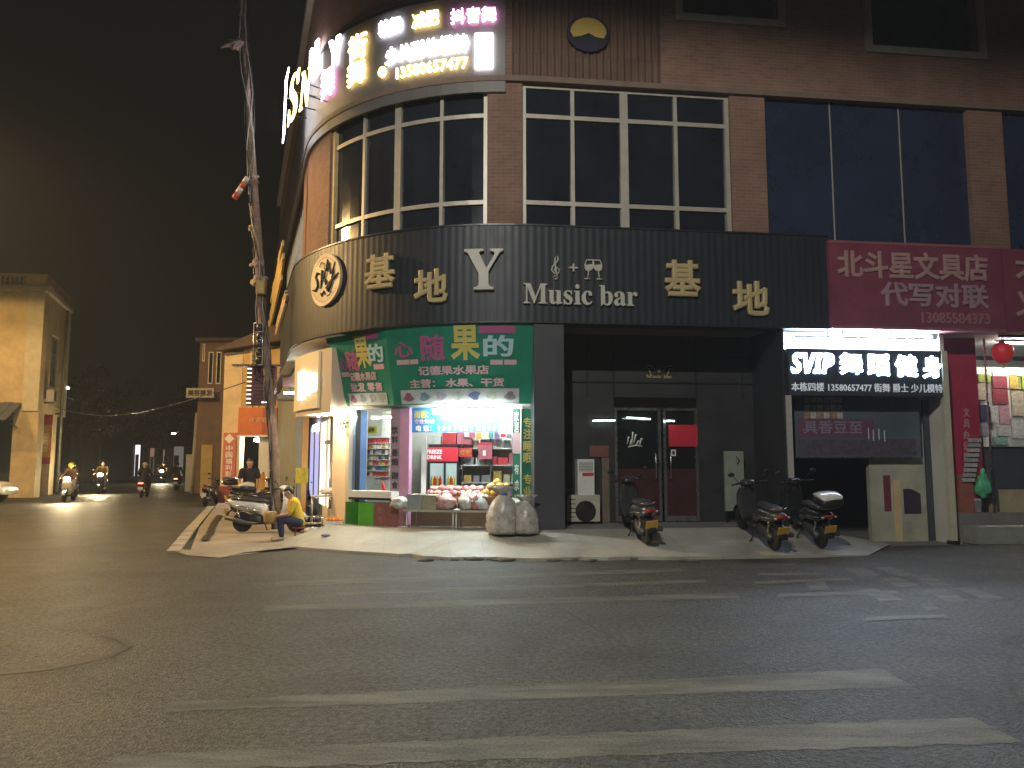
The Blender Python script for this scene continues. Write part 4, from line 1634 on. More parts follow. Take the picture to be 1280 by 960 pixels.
for n_, (dx, dy, dz) in enumerate(((-0.2, -0.08, 0.08), (-0.02, -0.14, 0.08), (0.17, -0.1, 0.08), (-0.14, 0.08, 0.1), (0.1, 0.08, 0.1), (-0.1, -0.03, 0.2), (0.08, -0.05, 0.21), (0.02, 0.06, 0.28), (0.2, 0.02, 0.19))):
    g = MB()
    g.blob((c_.x + dx, c_.y + dy, zb2 + dz), (0.098, 0.095, 0.09), n_, 0.06, 2, 2)
    one('yellow_fruit', g, ym[n_ % 3], 'large round yellow fruit heaped in the brown basket', 'fruit', 'yellow fruit in the basket')
# tied sacks standing on the pavement
sackm = mottled('translucent_sack', (0.28, 0.24, 0.21), (0.55, 0.53, 0.50), 7)
for n_, (px, py, h_, w_, lab) in enumerate(((629, 667, 58, 42, 'bulging tied plastic sack with a blue tie, standing on the pavement by the fruit table'), (657, 667, 47, 34, 'shorter tied plastic sack standing against the dark bar pillar'))):
    p = facept(px, py, 0.12 if n_ == 0 else 0.16)
    base = Vector((p.x, p.y, p.z))
    base = G(px, py, 0.36)
    k = base.y / 960
    q = thing('plastic_sack', lab, 'sack', base, 'tied sacks on the pavement')
    g = MB()
    H = h_ * k
    rw = w_ * k / 2
    prof = [(0.80, 0), (0.98, 0.06), (1.0, 0.18), (0.94, 0.38), (0.80, 0.55), (0.62, 0.68), (0.34, 0.78), (0.22, 0.82)]
    rings = []
    for r_, hh in prof:
        ring = []
        for j in range(22):
            t = 2 * math.pi * j / 22
            kx = 1 + 0.22 * noise.noise(Vector((math.cos(t) * 2, math.sin(t) * 2, hh * 3 + n_ * 5))) + 0.12 * noise.noise(Vector((math.cos(t) * 6, math.sin(t) * 6, hh * 9 + n_)))
            ring.append(base + Vector((rw * r_ * kx * math.cos(t), rw * r_ * kx * math.sin(t) * 0.8, H * hh)))
        rings.append(ring)
    g.loft(rings)
    obj('sack_body', g, sackm, q)
    g = MB()
    rings = []
    for r_, hh in ((0.2, 0.825), (0.30, 0.87), (0.55, 0.95), (0.75, 1.0)):
        rings.append([base + Vector((rw * r_ * (1 + 0.35 * math.sin(5 * t + n_) * (hh > 0.85)) * math.cos(t), rw * r_ * 0.5 * math.sin(t), H * (hh + 0.03 * math.sin(4 * t)))) for t in [2 * math.pi * j / 22 for j in range(22)]])
    g.loft(rings)
    obj('gathered_top', g, clear_bag, q)
    g = MB()
    g.lathe([(rw * 0.2, H * 0.80), (rw * 0.27, H * 0.82), (rw * 0.2, H * 0.84)], base, 12)
    obj('tie', g, mat('blue_tie', (0.05, 0.12, 0.4), 0.5) if n_ == 0 else white_plastic, q)
# ------------------------------------------------------------------ bar entrance: dark porch
bx = lambda px, o=-1.3, py=560: FP(px, py, o)[0]
g = MB()
g.fbox(bx(668, 0), bx(706, 0), ZI, ZB0 + 0.02, -1.9, -0.03)
bp_ = one('bar_pillar', g, grey_panel, 'broad slate grey panelled pillar between the fruit shop and the bar doors', 'pillar')
BO = -1.5
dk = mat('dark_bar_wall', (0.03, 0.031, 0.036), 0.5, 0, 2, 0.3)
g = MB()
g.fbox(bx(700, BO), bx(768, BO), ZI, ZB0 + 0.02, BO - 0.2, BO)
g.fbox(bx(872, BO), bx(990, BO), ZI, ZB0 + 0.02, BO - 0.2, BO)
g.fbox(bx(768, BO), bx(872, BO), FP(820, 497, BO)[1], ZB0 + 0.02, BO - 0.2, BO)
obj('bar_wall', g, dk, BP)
g = MB()
g.fbox(bx(985, -0.05) - 0.06, bx(985, -0.05) - 0.003, ZI - 0.3, ZB0 + 0.02, BO - 0.2, -0.06)
obj('porch_side_wall', g, dk, BP)
g = MB()
for z in (FP(820, 440, BO)[1], FP(820, 478, BO)[1]):
    g.fbox(bx(706, BO), bx(985, BO) - 0.1, z - 0.02, z + 0.02, BO + 0.002, BO + 0.03)
for px in (735, 768, 872, 930):
    g.fbox(bx(px, BO) - 0.02, bx(px, BO) + 0.02, FP(820, 497, BO)[1], ZB0, BO + 0.004, BO + 0.026)
obj('wall_trim', g, dark_metal, BP)
# crest sign above the door
q = thing('bar_crest', 'small faded gold crest with wings and tiny lettering over the bar doors', 'sign', W(bx(822, BO), FP(822, 475, BO)[1], BO))
a, b, z0, z1 = FR(805, 842, 456, 474, BO)
cx = (a + b) / 2
g = MB()
for sgn in (-1, 1):
    g.tube([W(cx + sgn * u * (b - a) / 2, z0 + v * (z1 - z0), BO + 0.02) for u, v in ((0.25, 0.6), (0.5, 0.9), (0.8, 0.95), (1.0, 0.7), (0.7, 0.72), (0.6, 0.4), (0.45, 0.15))], 0.012, 6)
obj('wing_scroll', g, gold_letter, q)
g = MB()
for u in (-0.1, 0, 0.1):
    g.tube([W(cx, z0 + 0.45 * (z1 - z0), BO + 0.02), W(cx + u * (b - a), z0 + (0.95 if u == 0 else 0.8) * (z1 - z0), BO + 0.02)], [0.02, 0.006], 6)
obj('crown_shape', g, gold_letter, q)
g = MB()
g.text('\U0001D40C\U0001D42E\U0001D42C\U0001D422\U0001D41C \U0001D41B\U0001D41A\U0001D42B', FM, cx - 0.3, cx + 0.3, z0 + 0.02, z0 + 0.1, BO + 0.01, 0.012, 0.005)
obj('lettering', g, gold_letter, q)

# glass doors with steel frames
DO = BO - 0.02
dr = thing('bar_doors', 'pair of dark glass bar doors in steel frames, a red paper on one leaf', 'door', W(bx(820, DO), ZI, DO))
ztop = FP(820, 510, DO)[1]
door_glass = mat('smoked_door_glass', (0.012, 0.016, 0.016), 0.06, 0, 1.2, 0.4, spec=0.7)
for x0, x1, nm in ((768, 826, 'door_leaf'), (829, 872, 'door_leaf')):
    a, b = bx(x0, DO), bx(x1, DO)
    g = MB()
    g.fbox(a, b, ZI + 0.02, ztop, DO - 0.05, DO - 0.02)
    lf = obj(nm, g, door_glass, dr)
    g = MB()
    g.fbox(a, a + 0.06, ZI + 0.02, ztop, DO - 0.018, DO + 0.03)
    g.fbox(b - 0.06, b, ZI + 0.02, ztop, DO - 0.018, DO + 0.03)
    g.fbox(a + 0.06, b - 0.06, ztop - 0.06, ztop, DO - 0.018, DO + 0.03)
    g.fbox(a + 0.06, b - 0.06, ZI + 0.02, ZI + 0.14, DO - 0.018, DO + 0.03)
    obj('door_frame', g, steel, lf)
    g = MB()
    g.fbox(a + 0.062, b - 0.062, ZI + 0.15, ZI + 1.15, DO - 0.016, DO + 0.01)
    obj('kick_panel', g, mat('maroon_panel', (0.06, 0.018, 0.022), 0.4, 0, 3, 0.3), lf)
    hs = b - 0.14 if x0 == 768 else a + 0.14
    g = MB()
    g.tube([W(hs, ZI + 0.9, DO + 0.03), W(hs, ZI + 0.95, DO + 0.09), W(hs, ZI + 1.45, DO + 0.09), W(hs, ZI + 1.5, DO + 0.03)], 0.016, 8)
    obj('handle', g, steel, lf)
a, b, z0, z1 = FR(783, 805, 541, 561, DO)
g = MB()
for u0, v0, u1, v1 in ((0.05, 0.3, 0.18, 0.7), (0.3, 0.25, 0.42, 1.0), (0.42, 0.35, 0.62, 0.85), (0.55, 0.2, 0.8, 0.45), (0.75, 0.25, 0.95, 0.6), (0.1, 0.1, 0.9, 0.16), (0.2, 0.2, 0.34, 0.5)):
    g.tube([W(a + (b - a) * u0, z0 + (z1 - z0) * v0, DO + 0.0), W(a + (b - a) * (u0 + u1) / 2, z0 + (z1 - z0) * (v1 + 0.06), DO), W(a + (b - a) * u1, z0 + (z1 - z0) * v1, DO)], 0.016, 6)
obj('door_emblem', g, white_print, dr)
a, b, z0, z1 = FR(836, 872, 531, 558, DO + 0.05)
g = MB()
g.fbox(a, b, z0, z1, DO + 0.032, DO + 0.04)
one('red_paper', g, mat('crimson_paper', (0.60, 0.02, 0.05), 0.6, 0, 3, 0.2), 'blank bright red paper sheet stuck on the bar door', 'paper')
q = thing('door_notice', 'tiny white notice card with a dark mark below the red paper', 'notice', W(bx(842, DO), FP(842, 570, DO)[1], DO))
a, b, z0, z1 = FR(839, 845, 562, 570, DO)
g = MB()
g.fbox(a, b, z0, z1, DO - 0.015, DO - 0.006)
obj('card', g, white_print, q)
g = MB()
g.fbox(a + 0.025, b - 0.025, z0 + 0.03, z1 - 0.03, DO - 0.006, DO - 0.002)
obj('mark', g, ink, q)
# slim glowing tubes; those over the doors stand in for reflections in the glass
bar_tube = mat('bar_tube', (1, 1, 1), 0.4, emit=9.0, ecol=(0.75, 1.0, 0.88))
for x0, x1, y0, y1, lab in ((741, 769, 526, 525.5, 'thin pale tube light over the air conditioner in the bar porch'), (783, 813, 522, 524, 'thin glowing tube standing for a reflection in the bar doors'), (833, 843, 526, 526.5, 'short glowing tube standing for a reflection above the red paper')):
    q = thing('glow_tube', lab, 'lamp', W(bx(x0, BO + 0.1), FP(x0, y0, BO + 0.1)[1], BO + 0.1))
    (s0, z0), (s1, z1) = FP(x0, y0, BO + 0.12), FP(x1, y1, BO + 0.12)
    g = MB()
    g.tube([W(s0, z0, BO + 0.12), W((s0 + s1) / 2, (z0 + z1) / 2 + 0.006, BO + 0.12), W(s1, z1, BO + 0.12)], 0.013, 8)
    obj('tube', g, bar_tube, q)
    g = MB()
    g.fbox(s0 - 0.02, s1 + 0.02, max(z0, z1) + 0.018, max(z0, z1) + 0.045, BO + 0.1, BO + 0.14)
    obj('batten', g, dark_metal, q)

# air-conditioner outdoor unit and the cabinet above it
AO = BO + 0.36
ac = thing('air_conditioner', 'cream outdoor air conditioner unit with a round dark fan grille, on the porch floor', 'air conditioner', W(bx(730, AO), ZI, AO))
a, b, z0, z1 = FR(709, 750, 619, 655, AO)
g = MB()
g.fbox(a, b, ZI + 0.06, z1, AO - 0.32, AO)
obj('casing', g, mat('cream_enamel', (0.50, 0.47, 0.38), 0.5, 0, 3, 0.2), ac)
cx, cz = FP(732, 639, AO)
rr = (z1 - ZI - 0.06) * 0.40
g = MB()
g.prism([(cx + rr * math.cos(t), cz + rr * math.sin(t)) for t in [2 * math.pi * k / 32 for k in range(32)]], FM, AO + 0.001, AO + 0.012)
gr = obj('fan_grille', g, black_plastic, ac)
g = MB()
for k in range(1, 6):
    ring = [W(cx + rr * k / 6 * math.cos(t), cz + rr * k / 6 * math.sin(t), AO + 0.018) for t in [2 * math.pi * j / 24 for j in range(25)]]
    g.tube(ring, 0.006, 5)
obj('grille_ring', g, dark_metal, gr)
g = MB()
for k in range(5):
    z = ZI + 0.15 + 0.09 * k
    g.fbox(a + 0.03, a + 0.18, z, z + 0.015, AO + 0.001, AO + 0.008)
obj('casing_vent', g, dark_metal, ac)
for q_ in (a + 0.08, b - 0.08):
    g = MB()
    g.fbox(q_ - 0.03, q_ + 0.03, ZI + 0.002, ZI + 0.06, AO - 0.3, AO - 0.02)
    obj('foot', g, rubber, ac)
cb = thing('white_cabinet', 'narrow white cabinet with a grey louvre and a red label, standing on the air conditioner', 'cabinet', W(bx(732, AO), z1, AO - 0.1))
a, b, c0, c1 = FR(722, 743, 574, 619, AO - 0.05)
g = MB()
g.fbox(a, b, z1 + 0.002, c1, AO - 0.3, AO - 0.05)
obj('body', g, white_plastic, cb)
a2, b2, q0, q1 = FR(724, 741, 577, 589, AO - 0.05)
g = MB()
g.fbox(a2, b2, q0, q1, AO - 0.049, AO - 0.04)
lv = obj('louvre_panel', g, mat('grey_grille', (0.28, 0.29, 0.29), 0.5), cb)
g = MB()
for k in range(6):
    z = q0 + (q1 - q0) * (k + 0.3) / 6
    g.fbox(a2 + 0.01, b2 - 0.01, z, z + 0.012, AO - 0.04, AO - 0.03)
obj('louvre_slat', g, white_plastic, lv)
a2, b2, q0, q1 = FR(728, 742, 591, 595, AO - 0.05)
g = MB()
g.fbox(a2, b2, q0, q1, AO - 0.049, AO - 0.044)
obj('red_label', g, red_cloth, cb)
# brick-red box lying across, boards
q = thing('wooden_board', 'tall weathered wooden board leaning between the air conditioner and the bar doors', 'board', W(bx(757, AO), ZI, AO))
a, b = bx(753, BO + 0.1, 620), bx(762, BO + 0.1, 620)
g = MB()
g.fbox(a, b, ZI + 0.003, FP(757, 572, BO + 0.1)[1], BO + 0.04, BO + 0.1)
obj('plank', g, mat('weathered_wood', (0.17, 0.13, 0.10), 0.8, 0, 4, 0.3), q)
g = MB()
a, b, z0, z1 = FR(738, 762, 557, 571, BO + 0.1)
g.fbox(a, b, z0, z1, BO + 0.003, BO + 0.03)
one('maroon_panel', g, mat('dull_maroon', (0.20, 0.07, 0.06), 0.6, 0, 3, 0.3), 'dull brown-red panel on the porch wall above the white cabinet', 'panel')
# pale standing panel by the scooters
q = thing('standing_board', 'pale grey-green standing board propped at the back of the porch behind two scooters', 'board', W(bx(918, BO + 0.3), ZI, BO + 0.3))
a, b, z0, z1 = FR(906, 930, 564, 622, BO + 0.3)
g = MB()
g.fbox(a, b, ZI + 0.25, z1, BO + 0.24, BO + 0.3)
obj('panel', g, mat('pale_board', (0.26, 0.29, 0.24), 0.6, 0, 3, 0.2), q)
for s_ in (a + 0.03, b - 0.05):
    g = MB()
    g.fbox(s_, s_ + 0.03, ZI + 0.002, ZI + 0.25, BO + 0.25, BO + 0.29)
    obj('leg', g, dark_metal, q)
g = MB()
a2, b2, q0, q1 = FR(920, 924, 571, 580, BO + 0.3)
g.tube([W(a2, q1, BO + 0.31), W(b2, (q0 + q1) / 2, BO + 0.32), W(a2 + 0.02, q0, BO + 0.31)], 0.012, 6)
obj('handle', g, black_plastic, q)
# ------------------------------------------------------------------ gym entrance and stationery shop
GO = -0.05
gx = lambda px, o=GO, py=470: FP(px, py, o)[0]
zS0, zS1 = FP(1085, 495, GO)[1], FP(1085, 437, GO)[1]
zGround = 0.02
cool_lamp = mat('cool_white_tube', (1, 1, 1), 0.4, emit=420.0, ecol=(0.66, 0.80, 1.0))
g = MB()
g.fbox(gx(985) + 0.002, gx(1187), zS1 - 0.1, ZB0 + 0.015, -0.95, -0.85)
obj('soffit_back_wall', g, shop_white, BP)
g = MB()
g.fbox(gx(985) + 0.002, SR, ZB0 - 0.012, ZB0 + 0.012, -3.4, -0.05)
obj('white_soffit', g, soffit_m, BP)
for n_, (x0, x1, lab) in enumerate(((988, 1040, 'white tube lamp above the dark gym sign, next to the bar band end'), (1048, 1112, 'white tube lamp above the middle of the dark gym sign'), (1120, 1172, 'white tube lamp above the end of the gym sign by the cream post'))):
    a, b = gx(x0, -0.35, 425), gx(x1, -0.35, 425)
    z = ZB0 - 0.20
    q = thing('tube_light', lab, 'lamp', W((a + b) / 2, z, -0.35))
    g = MB()
    g.tube([W(a, z, -0.35), W(b, z, -0.35)], 0.03, 10)
    obj('tube', g, cool_lamp, q)
    g = MB()
    g.fbox(a - 0.03, b + 0.03, z + 0.035, z + 0.08, -0.39, -0.31)
    obj('batten', g, white_plastic, q)
    for e in (a + 0.1, b - 0.1):
        g = MB()
        g.fbox(e - 0.01, e + 0.01, z + 0.08, ZB0 - 0.014, -0.36, -0.34)
        obj('hanger', g, steel, q)
g = MB()
g.fbox(gx(985) + 0.004, gx(1187) - 0.004, zS1 - 0.05, zS1 - 0.01, -0.84, GO - 0.165)
obj('light_baffle', g, plaster, BP)  # unseen shelf added to keep the tubes' light out of the hall
gs = thing('gym_sign', 'dark box sign over the gym entrance with big glowing white letters and a phone line', 'sign', W(gx(1085), zS0, GO))
g = MB()
g.fbox(gx(986), gx(1186), zS0, zS1, GO - 0.16, GO)
obj('sign_box', g, mat('blue_grey_sign_board', (0.045, 0.055, 0.075), 0.45, 0.1, 3, 0.15), gs)
sign_w = mat('glowing_white_letter', (0.9, 0.9, 0.95), 0.4, emit=45.0, ecol=(0.62, 0.76, 1.0))
letters('lit_lettering', '\U0001D64E\U0001D651\U0001D644\U0001D64B', 989, 1043, 441, 467, sign_w, gs, GO + 0.003, 0.008, 0.022)
for ch, x0, x1 in (('\u821e', 1049, 1078), ('\u8e48', 1084, 1112), ('\u5065', 1119, 1147), ('\u8eab', 1153, 1177)):
    letters('lit_character', ch, x0, x1, 441 + (x0 - 1049) * 0.035, 468 + (x0 - 1049) * 0.045, sign_w, gs, GO + 0.003, 0.008, 0.022)
letters('phone_lettering', '\u672c\u680b\u56db\u697c 13580657477 \u8857\u821e \u7235\u58eb \u5c11\u513f\u6a21\u7279', 989, 1178, 479, 490, mat('dim_lit_print', (0.75, 0.77, 0.8), 0.5, emit=0.25, ecol=(0.8, 0.88, 1.0)), gs, GO + 0.005, 0.012, 0.012)
# posts
for x0, x1, y1, z0, lab, m_ in ((984, 991, 612, 0.30, 'slim pale metal post at the bar side of the gym entrance', mat('pale_post', (0.50, 0.49, 0.46), 0.5, 0.2, 4, 0.15)), (1183, 1190, 640, 0.03, 'tall cream post between the gym entrance and the stationery shop', mat('cream_post', (0.60, 0.56, 0.44), 0.55, 0, 4, 0.15))):
    a, b = gx(x0, GO, 560), gx(x1, GO, 560)
    q = thing('entrance_post', lab, 'post', W((a + b) / 2, z0, GO))
    g = MB()
    g.fbox(a, b, z0, (zS0 - 0.004) if x0 < 1000 else zS1, GO - 0.1, GO + 0.02)
    obj('shaft', g, m_, q)
    g = MB()
    g.fbox(a - 0.025, b + 0.025, z0 - 0.005, z0 + 0.06, GO - 0.12, GO + 0.04)
    obj('foot_plate', g, dark_metal, q)
# hall behind: dark walls
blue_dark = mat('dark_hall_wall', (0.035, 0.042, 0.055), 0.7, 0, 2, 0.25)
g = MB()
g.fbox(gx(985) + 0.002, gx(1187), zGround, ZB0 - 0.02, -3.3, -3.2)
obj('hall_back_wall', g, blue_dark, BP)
g = MB()
g.fbox(gx(1187) - 0.06, gx(1187) + 0.04, zGround, ZB0 - 0.02, -3.2, GO - 0.18)
obj('hall_side_wall', g, plaster, BP)
# white wall with red couplet and dark poster
WG = -0.75
g = MB()
a, b = FP(1088, 620, WG)[0], gx(1187) - 0.065
g.fbox(a, b, zGround, FP(1130, 572, WG)[1], WG - 0.12, WG)
obj('low_white_wall', g, mat('stained_white_wall', (0.42, 0.42, 0.34), 0.75, 0, 1.6, 0.3, 0.1), BP)
g = MB()
q0, q1, z0, z1 = FR(1158, 1168, 500, 680, WG + 0.05)
g.fbox(q0, q1, zGround, zS0 - 0.003, WG + 0.002, WG + 0.06)
one('downpipe', g, mat('slate_pipe', (0.05, 0.06, 0.08), 0.5, 0, 3, 0.2), 'square slate-coloured downpipe on the white wall inside the gym entrance', 'pipe')
for x0, x1, y0, y1, m_, lab in ((1105, 1113.5, 594, 639, mat('plum_paper', (0.20, 0.035, 0.07), 0.6, 0, 3, 0.2), 'narrow plum-red paper strip on the low white wall of the gym entrance'), (1133, 1150, 552.5, 573, mat('faded_plum_paper', (0.20, 0.07, 0.12), 0.6, 0, 3, 0.2), 'square faded plum paper above the white wall of the gym entrance')):
    a, b, z0, z1 = FR(x0, x1, y0, y1, WG + 0.01)
    g = MB()
    g.fbox(a, b, z0, z1, WG + 0.002 if y0 > 580 else WG - 0.1, WG + 0.012)
    one('paper_strip', g, m_, lab, 'paper')
a, b, z0, z1 = FR(1130, 1151, 611, 642, WG + 0.01)
g = MB()
g.prism([(a, z0), (b, z0), (b, z0 + (z1 - z0) * 0.8), (a + (b - a) * 0.45, z1), (a, z1)], FM, WG + 0.002, WG + 0.014)
one('dark_poster', g, mat('dark_plum_poster', (0.05, 0.03, 0.06), 0.5, 0, 3, 0.3), 'dark purple poster with a cut corner, on the low white wall', 'poster')
g = MB()
a, b = FP(1118, 620, WG + 0.05)[0], FP(1127, 620, WG + 0.05)[0]
g.fbox(a, b, zGround, FP(1120, 600, WG)[1], WG + 0.002, WG + 0.03)
one('cream_board', g, cream_paint, 'cream upright board between the plum strip and the dark poster', 'board')
# pale picture collage glass above the opening
cg = thing('collage_screen', 'large dim glass screen below the gym sign with rows of small photos and plum lettering', 'screen', W(gx(1080), FP(1080, 572, -0.5)[1], -0.5))
CO = -0.55
a, b, z0, z1 = FR(993, 1150, 496, 571, CO)
g = MB()
g.fbox(a, b, z0, zS0 + 0.02, CO - 0.03, CO)
obj('glass', g, mat('frosted_blue_glass', (0.10, 0.125, 0.16), 0.35, 0, 1.2, 0.2), cg)
g = MB()
g.fbox(a, b, z0 - 0.03, z0, CO - 0.035, CO + 0.012)
obj('bottom_rail', g, steel, cg)
ph = [mat('photo_' + n_, c, 0.5, 0, 16, 0.5) for n_, c in (('beige', (0.42, 0.36, 0.28)), ('rust', (0.42, 0.22, 0.14)), ('grey', (0.32, 0.33, 0.35)), ('white', (0.5, 0.5, 0.5)), ('plum', (0.28, 0.14, 0.2)))]
for r_ in range(3):
    for k in range(6):
        x = 1005 + k * 8.2
        y = 496.5 + r_ * 9.5
        q0, q1, c0, c1 = FR(x, x + 7, y, y + 7.5, CO)
        g = MB()
        g.fbox(q0, q1, c0, c1, CO + 0.001, CO + 0.008)
        obj('small_photo', g, ph[(k * 2 + r_ * 3 + k // 2) % 5], cg)
q0, q1, c0, c1 = FR(997, 1092, 524, 546, CO)
g = MB()
g.fbox(q0, q1, c0, c1, CO + 0.001, CO + 0.006)
obj('plum_stripe', g, mat('plum_print', (0.17, 0.07, 0.12), 0.5, 0, 6, 0.3), cg)
letters('lettering', '\u5177\u9999\u8c46\u81f3', 1004, 1078, 526, 542, mat('dim_lilac_print', (0.26, 0.22, 0.32), 0.6), cg, CO + 0.006, 0.008, 0.012)
q0, q1, c0, c1 = FR(997, 1145, 549, 569, CO)
g = MB()
g.fbox(q0, q1, c0, c1, CO + 0.001, CO + 0.005)
obj('grey_stripe', g, mat('grey_plum_print', (0.10, 0.085, 0.11), 0.5, 0, 9, 0.4), cg)
for k, (x, y) in enumerate(((1085, 535), (1091, 537), (1098, 536), (1105, 538))):
    q0, q1, c0, c1 = FR(x, x + 0.9, y, y + 14, CO)
    g = MB()
    g.fbox(q0, q1, c0, c1, CO + 0.001, CO + 0.012)
    obj('scratch_strip', g, white_print, cg)

# ---- red fascia of the stationery shop
RO_ = 0.10
rf = thing('red_fascia', 'wide faded red shop fascia with two rows of pale characters beside the dark band', 'sign', W(gx(1160), ZB0 - 0.05, RO_))
faded = mat('faded_red_sign', (0.22, 0.045, 0.08), 0.55, 0, 1.6, 0.25)
zf0, zf1 = FP(1150, 411, RO_)[1], FP(1150, 306, RO_)[1]
a, b = FP(1038, 360, RO_)[0], FP(1254, 360, RO_)[0]
g = MB()
g.fbox(a, b, zf0, zf1, -0.25, RO_)
obj('face_panel', g, faded, rf)
g = MB()
for q in (zf0, zf1):
    g.fbox(a, b, q - 0.03, q + 0.03, -0.25, RO_ + 0.012)
obj('edge_trim', g, mat('pinkish_trim', (0.30, 0.10, 0.12), 0.5, 0, 3, 0.2), rf)
pale = mat('faded_pale_letter', (0.42, 0.25, 0.24), 0.6, 0, 5, 0.2)
letters('lettering', '\u5317\u6597\u661f\u6587\u5177\u5e97', 1046, 1234, 315, 350, pale, rf, RO_ + 0.004, 0.03, 0.03)
letters('lettering', '\u4ee3\u5199\u5bf9\u8054', 1100, 1235, 354, 385, mat('faded_lilac_letter', (0.36, 0.22, 0.28), 0.6, 0, 5, 0.2), rf, RO_ + 0.004, 0.03, 0.03)
letters('phone_lettering', '13085584373', 1152, 1237, 391, 405, mat('dull_red_letter', (0.34, 0.14, 0.16), 0.6), rf, RO_ + 0.004, 0.02, 0.02)
rf2 = thing('red_fascia', 'next red fascia panel cut by the picture edge, with parts of big pale characters', 'sign', W(FP(1290, 360, RO_)[0], ZB0 - 0.05, RO_))
a, b = FP(1256, 360, RO_)[0], SR
g = MB()
g.fbox(a, b, zf0 - 0.02, zf1 - 0.02, -0.25, RO_)
obj('face_panel', g, faded, rf2)
for k, (ch, y0, y1) in enumerate((('\u624d', 320, 352), ('\u4e49', 360, 396))):
    letters('character', ch, 1268, 1304, y0, y1, pale, rf2, RO_ + 0.004, 0.03, 0.03)
g = MB()
q0 = FP(1255, 300, WO)[0]
# soffit strip lamp line at the far end
a, b, z0, z1 = FR(1250, 1282, 417, 420, -0.3)
g.fbox(a, b + 1.5, ZB0 - 0.06, ZB0 - 0.014, -0.36, -0.28)
one('cable_tray', g, dark_metal, 'thin dark cable tray under the white soffit above the red lantern', 'cable tray')

# ---- stationery shop interior
SO_ = -0.55
s0, s1 = gx(1187) + 0.045, SR - 1
zfl = 0.62
g = MB()
g.fbox(s0, s1, -0.05, zfl, -5, SO_)
obj('shop_floor', g, mat('grey_step_stone', (0.20, 0.20, 0.20), 0.7, 0, 2.4, 0.25, 0.1), BP)
g = MB()
g.fbox(FP(1216, 655, SO_ + 0.3)[0], s1, -0.02, 0.36, SO_ + 0.002, SO_ + 0.45)
one('entrance_step', g, mat('pale_step_stone', (0.33, 0.33, 0.31), 0.7, 0, 2.4, 0.25, 0.1), 'pale stone step in front of the stationery shop', 'step')
g = MB()
g.fbox(s0, s1, zfl, ZB0 - 0.02, -4.2, -4.1)
obj('shop_back_wall', g, shop_white, BP)
g = MB()
g.fbox(s0, s0 + 0.05, zfl, ZB0 - 0.02, -4.1, SO_)
obj('shop_side_wall', g, plaster, BP)
q = thing('red_wall_sign', 'tall red vertical panel with faint white characters at the side of the stationery shop', 'sign', W(s0, zfl, SO_))
a, b, z0, z1 = FR(1191, 1225, 440, 620, SO_ - 0.1)
g = MB()
g.fbox(s0 + 0.055, b, zfl + 0.3, ZB0 - 0.03, SO_ - 0.15, SO_ - 0.1)
obj('panel', g, mat('crimson_panel', (0.45, 0.03, 0.08), 0.55, 0, 2, 0.2), q)
for k, ch in enumerate('\u6587\u5177\u529e\u516c\u7528\u54c1'):
    letters('character', ch, 1204, 1212, 510 + k * 14, 521 + k * 14, mat('faint_pink_print', (0.55, 0.30, 0.36), 0.6), q, SO_ - 0.098, 0.01, 0.012)
room_lamp = thing('ceiling_lamp', 'long white ceiling lamp inside the stationery shop', 'lamp', W(FP(1262, 430, -0.95)[0], ZB0 - 0.12, -0.95))
g = MB()
a = FP(1250, 425, -0.95)[0]
g.fbox(a, a + 1.2, ZB0 - 0.09, ZB0 - 0.06, -1.0, -0.93)
obj('lit_tube', g, mat('room_tube', (1, 1, 1), 0.4, emit=190.0, ecol=(1.0, 0.97, 0.92)), room_lamp)
g = MB()
g.fbox(a - 0.03, a + 1.23, ZB0 - 0.058, ZB0 - 0.03, -1.03, -0.90)
obj('batten', g, white_plastic, room_lamp)
# glass door edge and hanging lantern
q = thing('glass_partition', 'clear glass partition with a thin dark edge in front of the stationery shop', 'partition', W(FP(1238, 560, SO_)[0], zfl, SO_))
a = FP(1239, 560, SO_ + 0.02)[0]
g = MB()
g.fbox(a - 0.012, a + 0.012, zfl, ZB0 - 0.05, SO_ - 0.02, SO_ + 0.02)
obj('edge_bar', g, steel, q)
ln = thing('red_lantern', 'round red paper lantern hanging under the soffit at the stationery shop', 'lantern', W(FP(1253, 455, -0.4)[0], FP(1253, 456, -0.4)[1], -0.4))
s_, z_ = FP(1253, 440, -0.4)
c_ = W(s_, 0, -0.4)
g = MB()
prof = [(0.05, -0.245), (0.10, -0.23), (0.17, -0.15), (0.215, -0.02), (0.205, 0.08), (0.15, 0.17), (0.06, 0.205)]
n_ = 20
rings = []
for r_, h_ in prof:
    rings.append([Vector((c_.x + r_ * (1 + 0.035 * math.cos(10 * t)) * math.cos(t), c_.y + r_ * (1 + 0.035 * math.cos(10 * t)) * math.sin(t), z_ + h_)) for t in [2 * math.pi * j / 40 for j in range(40)]])
g.loft(rings)
obj('paper_globe', g, mat('lantern_red', (0.62, 0.02, 0.03), 0.5, 0, 4, 0.2, emit=0.12, ecol=(0.9, 0.05, 0.08)), ln)
g = MB()
g.lathe([(0.06, z_ + 0.205), (0.07, z_ + 0.23), (0.02, z_ + 0.24)], (c_.x, c_.y, 0), 12)
g.tube([(c_.x, c_.y, z_ + 0.23), (c_.x, c_.y, ZB0 - 0.02)], 0.005, 5)
obj('hanging_cap', g, yellow_print, ln)
g = MB()
for k in range(7):
    t = k * 0.9
    g.tube([(c_.x + 0.02 * math.cos(t), c_.y + 0.02 * math.sin(t), z_ - 0.24), (c_.x + 0.035 * math.cos(t), c_.y + 0.035 * math.sin(t), z_ - 0.36)], 0.006, 4)
obj('tassel', g, yellow_print, ln)
